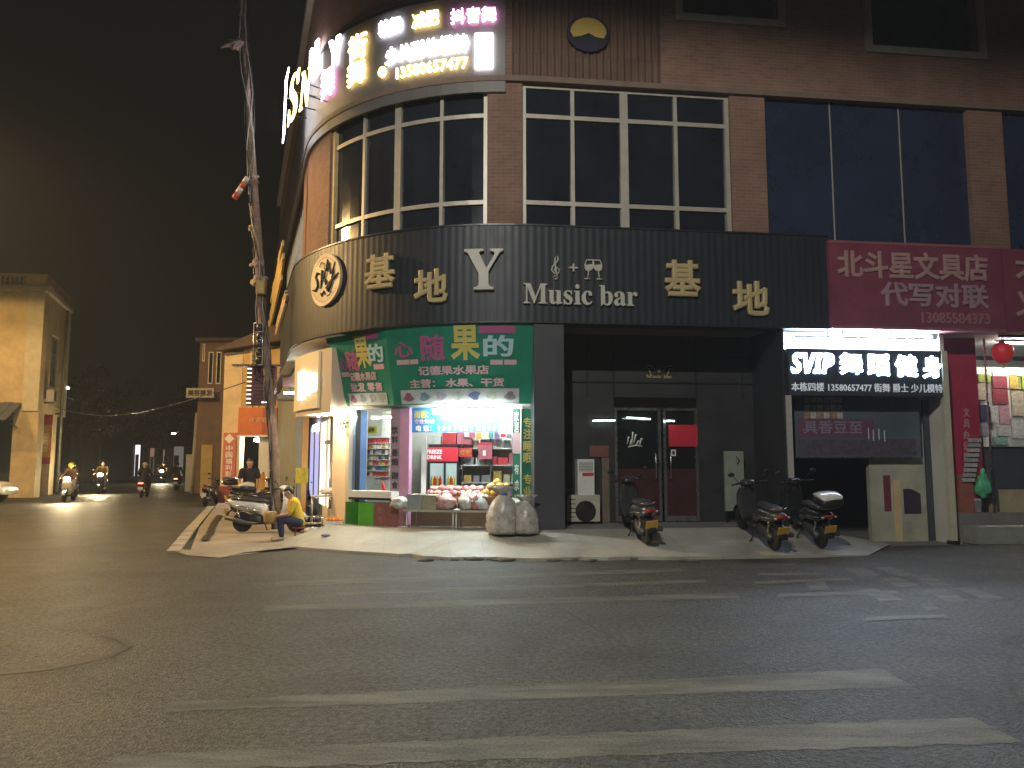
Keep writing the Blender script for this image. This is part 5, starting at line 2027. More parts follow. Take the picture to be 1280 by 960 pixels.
# wire bracket
a, b, z0, z1 = FR(1241, 1277, 470, 488, SO_ - 0.3)
g = MB()
g.tube([W(a, z1 + 0.1, SO_ - 0.3), W(a, z0 + 0.05, SO_ - 0.3), W(b, z0 + 0.02, SO_ - 0.3), W(b, z1, SO_ - 0.3), W(b - 0.1, z1, SO_ - 0.3)], 0.014, 6)
one('wire_bracket', g, black_plastic, 'thin black wire display bracket hanging below the red lantern', 'bracket')
# wall of hung goods
paper_cols = [mat('print_' + n_, c, 0.55, 0, 22, 0.55) for n_, c in (('maroon', (0.28, 0.05, 0.06)), ('white', (0.55, 0.53, 0.5)), ('lime', (0.36, 0.42, 0.08)), ('navy', (0.04, 0.045, 0.10)), ('grey', (0.30, 0.29, 0.33)), ('sand', (0.5, 0.42, 0.3)), ('rose', (0.5, 0.26, 0.30)), ('mint', (0.25, 0.45, 0.36)), ('gold', (0.52, 0.36, 0.08)))]
spots = [(1222, 1237, 468, 478, 2), (1221, 1233, 479, 500, 5), (1240, 1259, 470, 505, 0), (1262, 1272, 468, 486, 8), (1224, 1236, 506, 526, 3), (1238, 1247, 508, 528, 1), (1249, 1262, 507, 530, 6), (1264, 1279, 490, 520, 5), (1264, 1279, 523, 548, 1), (1246, 1261, 533, 545, 1), (1222, 1234, 528, 545, 4), (1243, 1259, 547, 556, 7), (1274, 1290, 470, 486, 2), (1281, 1296, 490, 520, 4), (1281, 1296, 523, 548, 0)]
posname = ['lime card at the top', 'sand coloured sheet below the lime card', 'tall maroon print sheet', 'golden print near the wire bracket', 'navy folder', 'small white pad', 'rose booklet', 'sand poster by the picture edge', 'white sheet by the picture edge', 'wide white packet', 'grey packet', 'wide mint packet', 'lime card beyond the bracket', 'grey packet beyond the picture edge', 'maroon sheet beyond the picture edge']
gw = thing('pegboard_display', 'white pegboard panel of hung stationery inside the shop', 'display panel', W(FP(1250, 560, SO_ - 0.75)[0], zfl + 0.9, SO_ - 0.75))
a, b, z0, z1 = FR(1219, 1310, 462, 560, SO_ - 0.75)
g = MB()
g.fbox(a, b, z0, z1 + 0.05, SO_ - 0.82, SO_ - 0.77)
obj('pegboard', g, shop_white, gw)
g = MB()
g.fbox(a + 0.05, a + 0.1, zfl, z0, SO_ - 0.82, SO_ - 0.77)
obj('support', g, steel, gw)
g = MB()
g.fbox(b - 0.1, b - 0.05, zfl, z0, SO_ - 0.82, SO_ - 0.77)
obj('support', g, steel, gw)
for (x0, x1, y0, y1, c), pn in zip(spots, posname):
    a, b, z0, z1 = FR(x0, x1, y0, y1, SO_ - 0.75)
    g = MB()
    n0 = rnd.uniform(0.02, 0.05)
    g.fbox(a, b, z0, z1, SO_ - 0.765, SO_ - 0.765 + n0)
    one('hung_goods', g, paper_cols[c], pn + ' on the stationery pegboard', 'stationery', 'goods hung on the pegboard')
# tilted magazine stand, counter, boxes
ms = thing('magazine_stand', 'slanted stand of white magazine strips beside the red wall panel', 'stand', W(FP(1215, 600, SO_)[0], zfl, SO_ - 0.1))
for k in range(9):
    y = 548 + k * 6.2
    xx = 1212 - k * 1.0
    a, b, z0, z1 = FR(xx, xx + 15, y, y + 4.6, SO_ - 0.05 + k * 0.012)
    g = MB()
    g.fbox(a, b, z0, z1, SO_ - 0.09 + k * 0.012, SO_ - 0.05 + k * 0.012)
    obj('magazine', g, mat('magazine_print_%d' % (k % 3), ((0.5, 0.5, 0.52), (0.4, 0.42, 0.46), (0.55, 0.5, 0.5))[k % 3], 0.5, 0, 26, 0.5), ms)
a, b, z0, z1 = FR(1203, 1229, 546, 606, SO_ - 0.1)
g = MB()
g.fbox(a, a + 0.03, zfl, z1, SO_ - 0.14, SO_ - 0.1)
g.fbox(a + 0.03, b, zfl + 0.45, zfl + 0.5, SO_ - 0.14, SO_ - 0.1)
g.fbox(b, b + 0.03, zfl, z1, SO_ - 0.14, SO_ - 0.1)
obj('frame', g, dark_metal, ms)
kt = thing('shop_counter', 'dark counter cabinet at the front of the stationery shop', 'counter', W(FP(1262, 600, SO_)[0], zfl, SO_ - 0.3))
a, b, z0, z1 = FR(1243, 1300, 560, 648, SO_ - 0.2)
g = MB()
g.fbox(a, b, zfl + 0.05, z1, SO_ - 0.6, SO_ - 0.2)
obj('body', g, mat('slate_laminate', (0.07, 0.075, 0.09), 0.5, 0, 3, 0.2), kt)
g = MB()
g.fbox(a - 0.03, b, z1, z1 + 0.03, SO_ - 0.62, SO_ - 0.17)
obj('worktop', g, black_plastic, kt)
g = MB()
g.fbox(a + 0.02, b, zfl + 0.002, zfl + 0.05, SO_ - 0.58, SO_ - 0.23)
obj('plinth', g, black_plastic, kt)
for x0, x1, y0, y1, m_, lab, nm, cat in ((1256, 1290, 614, 638, mat('tan_plastic_box', (0.45, 0.38, 0.26), 0.6, 0, 4, 0.2), 'tan storage box standing against the dark stationery counter', 'storage_box', 'box'), (1200, 1217, 595, 618, mat('terracotta_crate', (0.34, 0.12, 0.09), 0.6, 0, 4, 0.2), 'terracotta crate below the magazine stand', 'storage_crate', 'crate')):
    a, b, z0, z1 = FR(x0, x1, y0, y1, SO_ + 0.0)
    q = thing(nm, lab, cat, W((a + b) / 2, zfl, SO_ - 0.05))
    g = MB()
    g.fbox(a, b, zfl + 0.003, z1, SO_ - 0.17, SO_ - 0.012)
    obj('body', g, m_, q)
    g = MB()
    g.fbox(a - 0.012, b + 0.012, z1, z1 + 0.03, SO_ - 0.18, SO_ - 0.004)
    obj('lid', g, m_, q)
s_, z_ = FP(1229, 605, SO_ + 0.02)
g = MB()
p = W(s_, z_, SO_ + 0.0)
g.blob(p + Vector((0, 0, -0.05)), (0.16, 0.12, 0.26), 21, 0.55, 3, 0.95, 2.2)
g.blob(p + Vector((0.02, 0, 0.24)), (0.06, 0.05, 0.10), 22, 0.6, 2, 2)
one('green_bag', g, mat('green_plastic_bag', (0.10, 0.50, 0.28), 0.35, 0, 7, 0.3, 0.4), 'mint green plastic bag hanging between the crate and the counter', 'bag')
for k in range(5):
    x0 = 1205 + k * 10
    a, b, z0, z1 = FR(x0, x0 + 8, 622, 640, SO_ + 0.0)
    g = MB()
    g.fbox(a, b, zfl + 0.003, zfl + 0.12 + 0.06 * (k % 3), SO_ - 0.3, SO_ - 0.16 - 0.02 * (k % 2))
    one('floor_carton', g, (cardboard, dark_metal, box_cols[6], black_plastic, cardboard)[k], 'small carton on the floor of the stationery shop below the hung goods', 'carton', 'floor cartons in the stationery shop')
# ------------------------------------------------------------------ side-street shop under the corner: cream shop with lit sign box
LO = -0.6
lx = lambda px, o=LO, py=560: FP(px, py, o)[0]
zsb = FP(415, 516, -0.25)[1]        # underside of the sign box
zst = FP(415, 436, -0.25)[1]
sb = thing('cream_sign_box', 'cream projecting sign box with glowing white characters on its street-side face, below the band', 'sign', W(lx(400), zsb, -0.2))
sa, sb_ = FP(372, 480, -0.15)[0], FP(434, 500, -0.55)[0]
sm = FP(400, 470, -0.12)[0]
g = MB()
g.fbox(sa - 0.05, sb_, zsb, zst, -0.75, -0.13)
obj('box_body', g, mat('cream_sign_panel', (0.66, 0.54, 0.42), 0.6, 0, 2, 0.08), sb)
g = MB()
g.fbox(sa, sm, zsb + 0.12, zst - 0.03, -0.128, -0.075)
obj('lit_board', g, mat('glowing_cream_board', (0.8, 0.68, 0.42), 0.5, emit=0.12, ecol=(1.0, 0.78, 0.42)), sb)
lw = mat('warm_white_lit_letter', (0.9, 0.9, 0.9), 0.4, emit=2.6, ecol=(1.0, 0.97, 0.95))
for k, (x0, x1) in enumerate(((374.5, 380.5), (381.5, 388), (389, 396))):
    letters('lit_character', '\u533b\u836f\u623f'[k], x0, x1, 466 + 1 * k - 2, 500 - 5 * k, lw, sb, -0.06, 0.05, 0.02)
# downlights under the box
for k, px in enumerate((398, 407, 417, 428)):
    s_ = FP(px, 517, -0.35)[0]
    q = thing('downlight', ('first', 'second', 'third', 'fourth')[k] + ' small downlight from the street side under the cream sign box', 'lamp', W(s_, zsb - 0.03, -0.35))
    p = W(s_, 0, -0.35)
    g = MB()
    g.lathe([(0.03, zsb - 0.035), (0.045, zsb - 0.03), (0.05, zsb - 0.003)], (p.x, p.y, 0), 12)
    obj('housing', g, white_plastic, q)
    g = MB()
    g.lathe([(0.004, zsb - 0.043), (0.028, zsb - 0.042), (0.028, zsb - 0.036)], (p.x, p.y, 0), 12)
    obj('lit_lens', g, mat('downlight_lens', (1, 1, 1), 0.4, emit=300.0, ecol=(1.0, 0.86, 0.62)), q)
    lamp('light', q, Vector((p.x, p.y, zsb - 0.08)), 34.0, (1.0, 0.86, 0.62), 0.03)
# big white soffit strip seen under the band
g = MB()
g.fbox(-13, sb_ + 0.4, ZB0 - 0.05, ZB0 - 0.032, -1.2, -0.02)
obj('white_soffit', g, soffit_m, BP)
# shop front: pale lit wall, dark glass strips, door gaps
front_w = mat('warm_cream_front', (0.72, 0.66, 0.54), 0.6, 0, 1.5, 0.08)
g = MB()
zg = 0.11
g.fbox(lx(366), lx(436), zg, ZB0 - 0.04, LO - 0.5, LO - 0.4)
obj('pale_shop_front', g, front_w, BP)
g = MB()
g.fbox(lx(421, LO - 0.3), lx(437, LO - 0.3), zg, zsb + 0.01, LO - 0.4, LO - 0.2)
obj('cream_pillar', g, mat('beige_pillar', (0.66, 0.52, 0.36), 0.6, 0, 1.5, 0.1), BP)
g = MB()
a, b, z0, z1 = FR(412, 418, 520, 610, LO - 0.3)
g.fbox(a, b, zg + 0.5, zsb, LO - 0.398, LO - 0.3)
obj('dark_mullion', g, dark_metal, BP)
g = MB()
a2, b2, z0, z1 = FR(407, 420, 550, 555, LO - 0.28)
g.fbox(a2, b2, z0, z1, LO - 0.298, LO - 0.26)
one('latch_plate', g, dark_metal, 'small dark latch plate crossing the mullion of the cream shop', 'latch')
g = MB()
a, b, z0, z1 = FR(385, 397, 522, 620, LO - 0.3)
g.fbox(a, b, zg + 0.6, zsb - 0.02, LO - 0.398, LO - 0.36)
gp = obj('lilac_window', g, mat('lilac_lit_glass', (0.40, 0.38, 0.55), 0.2, 0, 2, 0.1, emit=0.9, ecol=(0.62, 0.60, 1.0)), BP)
g = MB()
for e in (a, (a + b) / 2, b):
    g.fbox(e - 0.02, e + 0.02, zg + 0.6, zsb - 0.02, LO - 0.36, LO - 0.33)
obj('window_frame', g, dark_metal, gp)
lit_win = mat('warm_lit_window', (0.8, 0.75, 0.6), 0.3, emit=1.5, ecol=(1.0, 0.92, 0.74))
for x0, x1 in ((398.5, 406.5), (408, 411.5), (418.5, 424)):
    a3, b3, z0, z1 = FR(x0, x1, 522, 620, LO - 0.33)
    g = MB()
    g.fbox(a3, b3, zg + 0.5, zsb - 0.02, LO - 0.397, LO - 0.37)
    wo = obj('lit_window', g, lit_win, BP)
    g = MB()
    for e in (a3, b3):
        g.fbox(e - 0.02, e + 0.02, zg + 0.5, zsb - 0.02, LO - 0.369, LO - 0.35)
    obj('window_frame', g, mat('beige_window_frame', (0.5, 0.42, 0.3), 0.5, 0, 4, 0.15), wo)
q = thing('blue_lamp', 'small square blue-white lamp glowing in the lilac window', 'lamp', W(lx(392, LO - 0.2), 2.5, LO - 0.25))
a, b, z0, z1 = FR(390, 395, 531, 539, LO - 0.28)
g = MB()
g.fbox(a, b, z0, z1, LO - 0.325, LO - 0.29)
obj('lit_face', g, mat('blue_white_lamp', (0.7, 0.7, 1), 0.4, emit=14.0, ecol=(0.70, 0.70, 1.0)), q)
g = MB()
g.fbox(a - 0.02, b + 0.02, z0 - 0.02, z0 - 0.004, LO - 0.33, LO - 0.285)
g.fbox(a - 0.02, b + 0.02, z1 + 0.004, z1 + 0.02, LO - 0.33, LO - 0.285)
obj('housing', g, dark_metal, q)
# round security camera / wall fan at the pillar
s_, z_ = FP(432, 528, LO - 0.1)
q = thing('wall_fan', 'dark star-shaped wall fan fixed to the beige pillar under the sign box', 'fan', W(s_, z_ - 0.2, LO - 0.1))
g = MB()
for k in range(6):
    t = k * math.pi / 3 + 0.3
    g.prism([(s_ + 0.03 * math.cos(t), z_ + 0.03 * math.sin(t)), (s_ + 0.17 * math.cos(t - 0.32), z_ + 0.17 * math.sin(t - 0.32)), (s_ + 0.19 * math.cos(t + 0.1), z_ + 0.19 * math.sin(t + 0.1))], FM, LO - 0.06, LO - 0.045)
obj('fan_blade', g, black_plastic, q)
p = W(s_, z_, LO - 0.08)
g = MB()
g.sphere(p, 0.055, 2)
obj('hub', g, steel, q)
g = MB()
g.tube([p, W(s_, z_, LO - 0.22)], 0.02, 8)
obj('bracket', g, dark_metal, q)
# grey pier and narrower fronts farther along the side street
g = MB()
g.fbox(lx(343, -0.3), lx(370, -0.3), zg, ZB0 - 0.06, -0.45, -0.3)
one('street_pier', g, mat('grey_green_render', (0.20, 0.20, 0.16), 0.8, 0, 1.5, 0.25, 0.1), 'broad grey-green rendered pier behind the parked scooters', 'pillar')
g = MB()
g.fbox(lx(370, -0.32) + 0.02, lx(370, -0.32) + 0.2, zg, 3.0, -0.62, -0.46)
one('orange_pillar', g, mat('orange_pillar_paint', (0.48, 0.26, 0.08), 0.7, 0, 2, 0.2), 'narrow orange painted pillar between the grey pier and the cream shop', 'pillar')
# small flat lit canopy next to the sign box with hanging lamp
q = thing('lit_canopy', 'thin grey canopy with a lit underside jutting out beside the cream sign box', 'canopy', W(lx(365, 0.0), 3.0, 0.3))
c0, c1 = facept(331, 490, 0.9), facept(372, 496, 0.0)
zc0 = facept(352, 496, 0.4).z
g = MB()
YK = 19.6
p0, p1 = D(332, 497, YK), D(366, 497, YK)
g = MB()
g.box(p0.x, p1.x, YK, YK + 1.2, p0.z, p0.z + 0.10)
obj('slab', g, mat('canopy_grey', (0.34, 0.36, 0.32), 0.6, 0, 3, 0.2), q)
g = MB()
g.box(p0.x + 0.25, p1.x - 0.05, YK + 0.7, YK + 0.76, p0.z + 0.16, p0.z + 0.21)
obj('lit_strip', g, mat('canopy_strip', (1, 1, 1), 0.4, emit=55.0, ecol=(0.95, 1.0, 0.9)), q)
g = MB()
g.box(p0.x + 0.15, p1.x, YK + 0.9, YK + 1.0, p0.z + 0.38, p0.z + 0.62)
obj('brown_board', g, mat('brown_board', (0.15, 0.08, 0.08), 0.6, 0, 3, 0.2), q)
g = MB()
g.box(p0.x + 0.3, p0.x + 0.36, YK + 0.91, YK + 0.99, p0.z + 0.102, p0.z + 0.378)
obj('bracket', g, dark_metal, q)

# ---- goods outside the cream shop and the crate of oranges
def G2(px, py, z):
    return G(px, py, z)


def frame_table(name, label, cat, c, w_, d_, h_, mtop, mleg, ang=0.0):
    t = thing(name, label, cat, c)
    M = Matrix.Translation(c) @ Matrix.Rotation(ang, 4, 'Z')
    g = MB()
    g.box(-w_ / 2, w_ / 2, -d_ / 2, d_ / 2, h_ - 0.03, h_, M)
    obj('top', g, mtop, t)
    for sx_ in (-1, 1):
        for sy in (-1, 1):
            g = MB()
            g.tube([M @ Vector((sx_ * (w_ / 2 - 0.03), sy * (d_ / 2 - 0.03), 0)), M @ Vector((sx_ * (w_ / 2 - 0.03), sy * (d_ / 2 - 0.03), h_ - 0.03))], 0.016, 6)
            obj('leg', g, mleg, t)
    g = MB()
    g.box(-w_ / 2 + 0.03, w_ / 2 - 0.03, -d_ / 2 + 0.025, -d_ / 2 + 0.035, h_ * 0.35, h_ * 0.35 + 0.02, M)
    obj('cross_bar', g, mleg, t)
    return t


c_ = G(415, 661, 0.2)
c_ = Vector((c_.x, c_.y, 0.16))
TB = frame_table('stall_table', 'small pale metal stall table in front of the beige pillar', 'table', c_ + Vector((-0.15, 0.35, 0)), 0.85, 0.45, 0.78, mat('pale_table_top', (0.45, 0.40, 0.33), 0.6, 0, 3, 0.2), mat('tarnished_steel', (0.35, 0.33, 0.29), 0.4, 0.6, 6, 0.2), 0.3)
g = MB()
q = c_ + Vector((-0.1, 0.33, 0.80))
g.blob(q + Vector((0, 0, 0.07)), (0.28, 0.16, 0.085), 5, 0.35, 3, 0.8, 3)
one('foam_bundle', g, mat('pale_pink_foam', (0.58, 0.50, 0.45), 0.7, 0, 8, 0.2, 0.3), 'pale pinkish wrapped bundle lying on the small stall table', 'bundle')
cr = thing('orange_crate', 'white crate full of oranges standing on a dark low box', 'crate', c_ + Vector((0.08, -0.18, 0)))
x_, y_ = c_.x + 0.10, c_.y - 0.2
M = Matrix.Translation((x_, y_, c_.z)) @ Matrix.Rotation(0.1, 4, 'Z')
g = MB()
hw, hd = 0.20, 0.15
g.box(-hw, hw, -hd, -hd + 0.015, 0.10, 0.24, M)
g.box(-hw, hw, hd - 0.015, hd, 0.10, 0.24, M)
g.box(-hw, -hw + 0.015, -hd + 0.015, hd - 0.015, 0.10, 0.24, M)
g.box(hw - 0.015, hw, -hd + 0.015, hd - 0.015, 0.10, 0.24, M)
g.box(-hw + 0.015, hw - 0.015, -hd + 0.015, hd - 0.015, 0.10, 0.12, M)
obj('crate_side', g, white_plastic, cr)
g = MB()
g.box(-hw + 0.01, hw - 0.01, -hd + 0.01, hd - 0.01, 0.0, 0.097, M)
obj('dark_base', g, black_plastic, cr)
om = mat('orange_peel', (0.72, 0.24, 0.015), 0.45, 0, 30, 0.15, 0.2)
for k in range(5):
    for j in range(4):
        g = MB()
        p = M @ Vector((-0.15 + 0.075 * k, -0.10 + 0.068 * j, 0.25 + rnd.uniform(0, 0.03)))
        g.sphere(p, 0.037, 2)
        one('orange', g, om, 'orange piled in the white crate', 'orange', 'oranges in the white crate')
q = thing('wire_basket', 'low wire-framed basket on legs beside the orange crate', 'basket', c_ + Vector((-0.45, -0.1, 0)))
M = Matrix.Translation((c_.x - 0.42, c_.y - 0.05, c_.z - 0.02)) @ Matrix.Rotation(0.15, 4, 'Z')
g = MB()
for z in (0.18, 0.34):
    L = [M @ Vector(p) for p in ((-0.2, -0.14, z), (0.2, -0.14, z), (0.2, 0.14, z), (-0.2, 0.14, z), (-0.2, -0.14, z))]
    for a, b in zip(L, L[1:]):
        g.tube([a, b], 0.009, 5)
for k in range(6):
    g.tube([M @ Vector((-0.2 + 0.08 * k, -0.14, 0.18)), M @ Vector((-0.2 + 0.08 * k, -0.14, 0.34))], 0.006, 4)
obj('wire_frame', g, steel, q)
for sx_ in (-1, 1):
    for sy in (-1, 1):
        g = MB()
        g.tube([M @ Vector((0.2 * sx_, 0.14 * sy, 0.0)), M @ Vector((0.2 * sx_, 0.14 * sy, 0.34))], 0.012, 5)
        obj('leg', g, steel, q)
g = MB()
g.box(-0.19, 0.19, -0.13, 0.13, 0.185, 0.2, M)
obj('tray', g, mat('pale_table_top', (0.4, 0.4, 0.4)), q)
for k, (dx, dy, lab) in enumerate(((-0.3, -0.55, 'crumpled white plastic bag on the ground beside the seated woman'), (-0.05, -0.42, 'pale bag of greens on the ground in front of the orange crate'))):
    g = MB()
    g.blob((c_.x + dx, c_.y + dy, 0.19), (0.18, 0.14, 0.09), 40 + k, 0.5, 3, 0.8, 3)
    one('ground_bag', g, clear_bag if k == 0 else mottled('pale_green_bag', (0.30, 0.36, 0.20), (0.55, 0.55, 0.48), 9), lab, 'bag')
q = G(407, 669, 0.25)
g = MB()
g.blob((q.x, q.y, q.z + 0.0), (0.09, 0.05, 0.03), 77, 0.6, 2, 0.6)
one('litter_scrap', g, mat('blue_scrap', (0.14, 0.16, 0.34), 0.6), 'small scrap of blue plastic litter on the tiled pavement', 'litter')

# ------------------------------------------------------------------ utility pole with cables
up = thing('utility_pole', 'leaning weathered utility pole wrapped in cables rising past the corner', 'pole', G(331, 640, 0.1))
YP = 18.9
pp = [(347, 632), (344, 560), (336, 480), (329, 420), (325, 360), (323, 300), (319, 250), (314, 180), (308, 90), (303, 10), (298, -90)]
pts = [D(x, y, YP) for x, y in pp]
pts[0].z = 0.05
g = MB()
g.tube(pts, [0.10, 0.10, 0.10, 0.105, 0.11, 0.10, 0.095, 0.09, 0.085, 0.08, 0.075], 12)
obj('shaft', g, mat('weathered_pole', (0.24, 0.17, 0.13), 0.8, 0, 7, 0.45, 0.5), up)
for k in range(4):
    g = MB()
    cp = []
    for i in range(40):
        t = i / 39 * (len(pts) - 1.01)
        j = int(t)
        p = pts[j].lerp(pts[j + 1], t - j)
        an = 0.9 * k + 2.2 * math.sin(i * 0.33 + k) + 1.2
        cp.append(p + Vector((math.cos(an), -abs(math.sin(an)), 0)) * (0.125 + 0.02 * rnd.random()))
    g.tube(cp, 0.017, 5)
    obj('wrapped_cable', g, black_plastic if k % 2 else mat('grey_cable', (0.22, 0.2, 0.19), 0.6), up)
rag = mat('tattered_wrap', (0.34, 0.26, 0.21), 0.85, 0, 14, 0.5, 0.5)
for k, (x, y, dx, r_) in enumerate(((296, 55, -1, 0.16), (322, 330, 1, 0.12), (318, 285, -1, 0.1), (324, 352, -1, 0.14), (316, 225, 1, 0.12))):
    g = MB()
    p = D(x, y, YP - 0.05)
    g.blob(p, (r_ * 1.3, 0.07, r_), 60 + k, 0.8, 3, 2, 2.2)
    if k == 0:
        g.tube([p, p + Vector((-0.25, 0, -0.03)), p + Vector((-0.42, -0.02, -0.12))], [0.08, 0.05, 0.01], 6)
    obj('cable_joint', g, rag, up)
q = thing('striped_bollard_sleeve', 'red and white striped sleeve tied to the leaning utility pole', 'sleeve', D(300, 246, YP))
a, b = D(293, 248, YP - 0.12), D(310, 222, YP - 0.12)
for k in range(4):
    g = MB()
    g.tube([a.lerp(b, k / 4), a.lerp(b, (k + 0.98) / 4)], [0.075, 0.075], 10)
    obj('stripe_band', g, (mat('sleeve_red', (0.45, 0.08, 0.05), 0.6, 0, 6, 0.2), mat('sleeve_white', (0.55, 0.53, 0.5), 0.6, 0, 6, 0.2))[k % 2], q)
q = thing('junction_box', 'yellowish junction box on the utility pole at the level of the sign band', 'box', D(327, 367, YP - 0.15))
a, b = D(322, 368, YP - 0.12), D(333, 352, YP - 0.12)
g = MB()
g.box(a.x, b.x, YP - 0.26, YP - 0.1, a.z, b.z)
obj('casing', g, mat('ochre_casing', (0.55, 0.38, 0.12), 0.6, 0, 5, 0.2), q)
g = MB()
g.box(a.x + 0.03, b.x - 0.03, YP - 0.275, YP - 0.262, a.z + 0.04, b.z - 0.04)
obj('cover', g, mat('ochre_cover', (0.6, 0.45, 0.18), 0.6, 0, 5, 0.2), q)
q = thing('cable_rack', 'ladder-like steel cable rack fixed beside the utility pole above the purple sign', 'rack', D(321, 455, YP - 0.2))
a, b = D(316, 456, YP - 0.2), D(329, 404, YP - 0.2)
for x in (a.x, b.x):
    g = MB()
    g.tube([(x, YP - 0.2, a.z), (x, YP - 0.2, b.z)], 0.018, 6)
    obj('rail', g, steel, q)
for k in range(6):
    g = MB()
    z = a.z + (b.z - a.z) * k / 5
    g.tube([(a.x, YP - 0.2, z), (b.x, YP - 0.2, z)], 0.012, 6)
    obj('rung', g, steel, q)
g = MB()
for k in range(5):
    z = a.z + (b.z - a.z) * (k + 0.5) / 5
    g.blob(((a.x + b.x) / 2, YP - 0.1, z), (0.08, 0.07, 0.12), 90 + k, 0.5, 2, 2)
obj('cable_coil', g, black_plastic, q)
# purple projecting street sign with LED edge
q = thing('projecting_sign', 'purple-brown slatted projecting sign with a row of lit edge lamps, over the side pavement', 'sign', D(328, 508, YP + 0.4))
a, b = D(309, 507, YP + 0.4), D(345, 459, YP + 0.4)
g = MB()
g.box(a.x, b.x, YP + 0.3, YP + 0.5, a.z, b.z)
obj('panel', g, mat('purple_slat_panel', (0.17, 0.07, 0.09), 0.55, 0, 4, 0.3), q)
g = MB()
for k in range(11):
    z = a.z + (b.z - a.z) * k / 11
    g.box(a.x + 0.15, b.x - 0.01, YP + 0.28, YP + 0.299, z + 0.02, z + 0.055)
obj('slat_face', g, mat('purple_slat', (0.22, 0.10, 0.11), 0.5, 0, 4, 0.3), q)
for k in range(9):
    g = MB()
    z = a.z + (b.z - a.z) * (k + 0.4) / 9
    g.box(a.x + 0.01, a.x + 0.12, YP + 0.285, YP + 0.299, z, z + 0.03)
    obj('edge_lamp', g, mat('edge_led', (1, 0.9, 0.7), 0.4, emit=2.2, ecol=(1.0, 0.8, 0.5)), q)
g = MB()
g.box(a.x - 0.35, b.x + 0.1, YP + 0.2, YP + 0.55, b.z + 0.01, b.z + 0.05)
obj('cap_plate', g, steel, q)
g = MB()
g.box(a.x + 0.4, b.x - 0.1, YP + 0.28, YP + 0.298, a.z + 0.06, a.z + 0.09)
obj('lit_line', g, mat('lit_line', (1, 0.9, 0.9), 0.4, emit=3.0, ecol=(1, 0.85, 0.9)), q)
# ------------------------------------------------------------------ ground heights for whatever stands outdoors
from mathutils.bvhtree import BVHTree
_v, _f = [], []
for o in sc.objects:
    if o.type == 'MESH' and o.name in ('pavement', 'side_pavement', 'road', 'porch_floor', 'gym_floor'):
        n0 = len(_v)
        _v += [v.co + o.location for v in o.data.vertices]
        _f += [[n0 + i for i in p.vertices] for p in o.data.polygons]
BVH = BVHTree.FromPolygons(_v, _f)


def gz(x, y):
    h = BVH.ray_cast(Vector((x, y, 3.0)), Vector((0, 0, -1)))
    return h[0].z if h[0] else 0.0


def GP(px, py):
    """point of the real ground seen at a pixel"""
    d = ray(px, py)
    h = BVH.ray_cast(Vector((0, 0, CAMH)), d.normalized())
    return h[0] if h[0] else G(px, py)


# ------------------------------------------------------------------ scooters
plate_m = mat('yellow_plate', (0.62, 0.38, 0.05), 0.5, 0, 6, 0.1)
blue_plate = mat('white_plate', (0.55, 0.56, 0.58), 0.5, 0, 6, 0.1)
tail_off = mat('red_lens', (0.35, 0.02, 0.02), 0.15, coat=0.6)
tail_on = mat('lit_tail_lens', (0.9, 0.05, 0.03), 0.3, emit=14.0, ecol=(1.0, 0.10, 0.06))
head_off = mat('clear_lens', (0.45, 0.46, 0.47), 0.08, coat=0.8)
head_on = mat('lit_head_lens', (1, 1, 0.9), 0.3, emit=2200.0, ecol=(1.0, 0.82, 0.48))
engine_m = mat('engine_grey', (0.10, 0.10, 0.10), 0.5, 0.6, 8, 0.3)
paint_white = mat('white_scooter_paint', (0.66, 0.64, 0.60), 0.25, 0, 3, 0.08, coat=0.5)
paint_black = mat('black_scooter_paint', (0.015, 0.016, 0.02), 0.2, 0, 3, 0.2, coat=0.7)
paint_dark = mat('dark_grey_scooter_paint', (0.04, 0.042, 0.045), 0.25, 0, 3, 0.2, coat=0.6)
paint_red = mat('dark_red_scooter_paint', (0.16, 0.012, 0.014), 0.22, 0, 3, 0.2, coat=0.6)


def ring(x, cz, hw, hh, n=18, p=2.6, cy=0.0):
    out = []
    for k in range(n):
        t = 2 * math.pi * k / n
        c, s = math.cos(t), math.sin(t)
        out.append(Vector((x, cy + hw * math.copysign(abs(c) ** (2 / p), c), cz + hh * math.copysign(abs(s) ** (2 / p), s))))
    return out


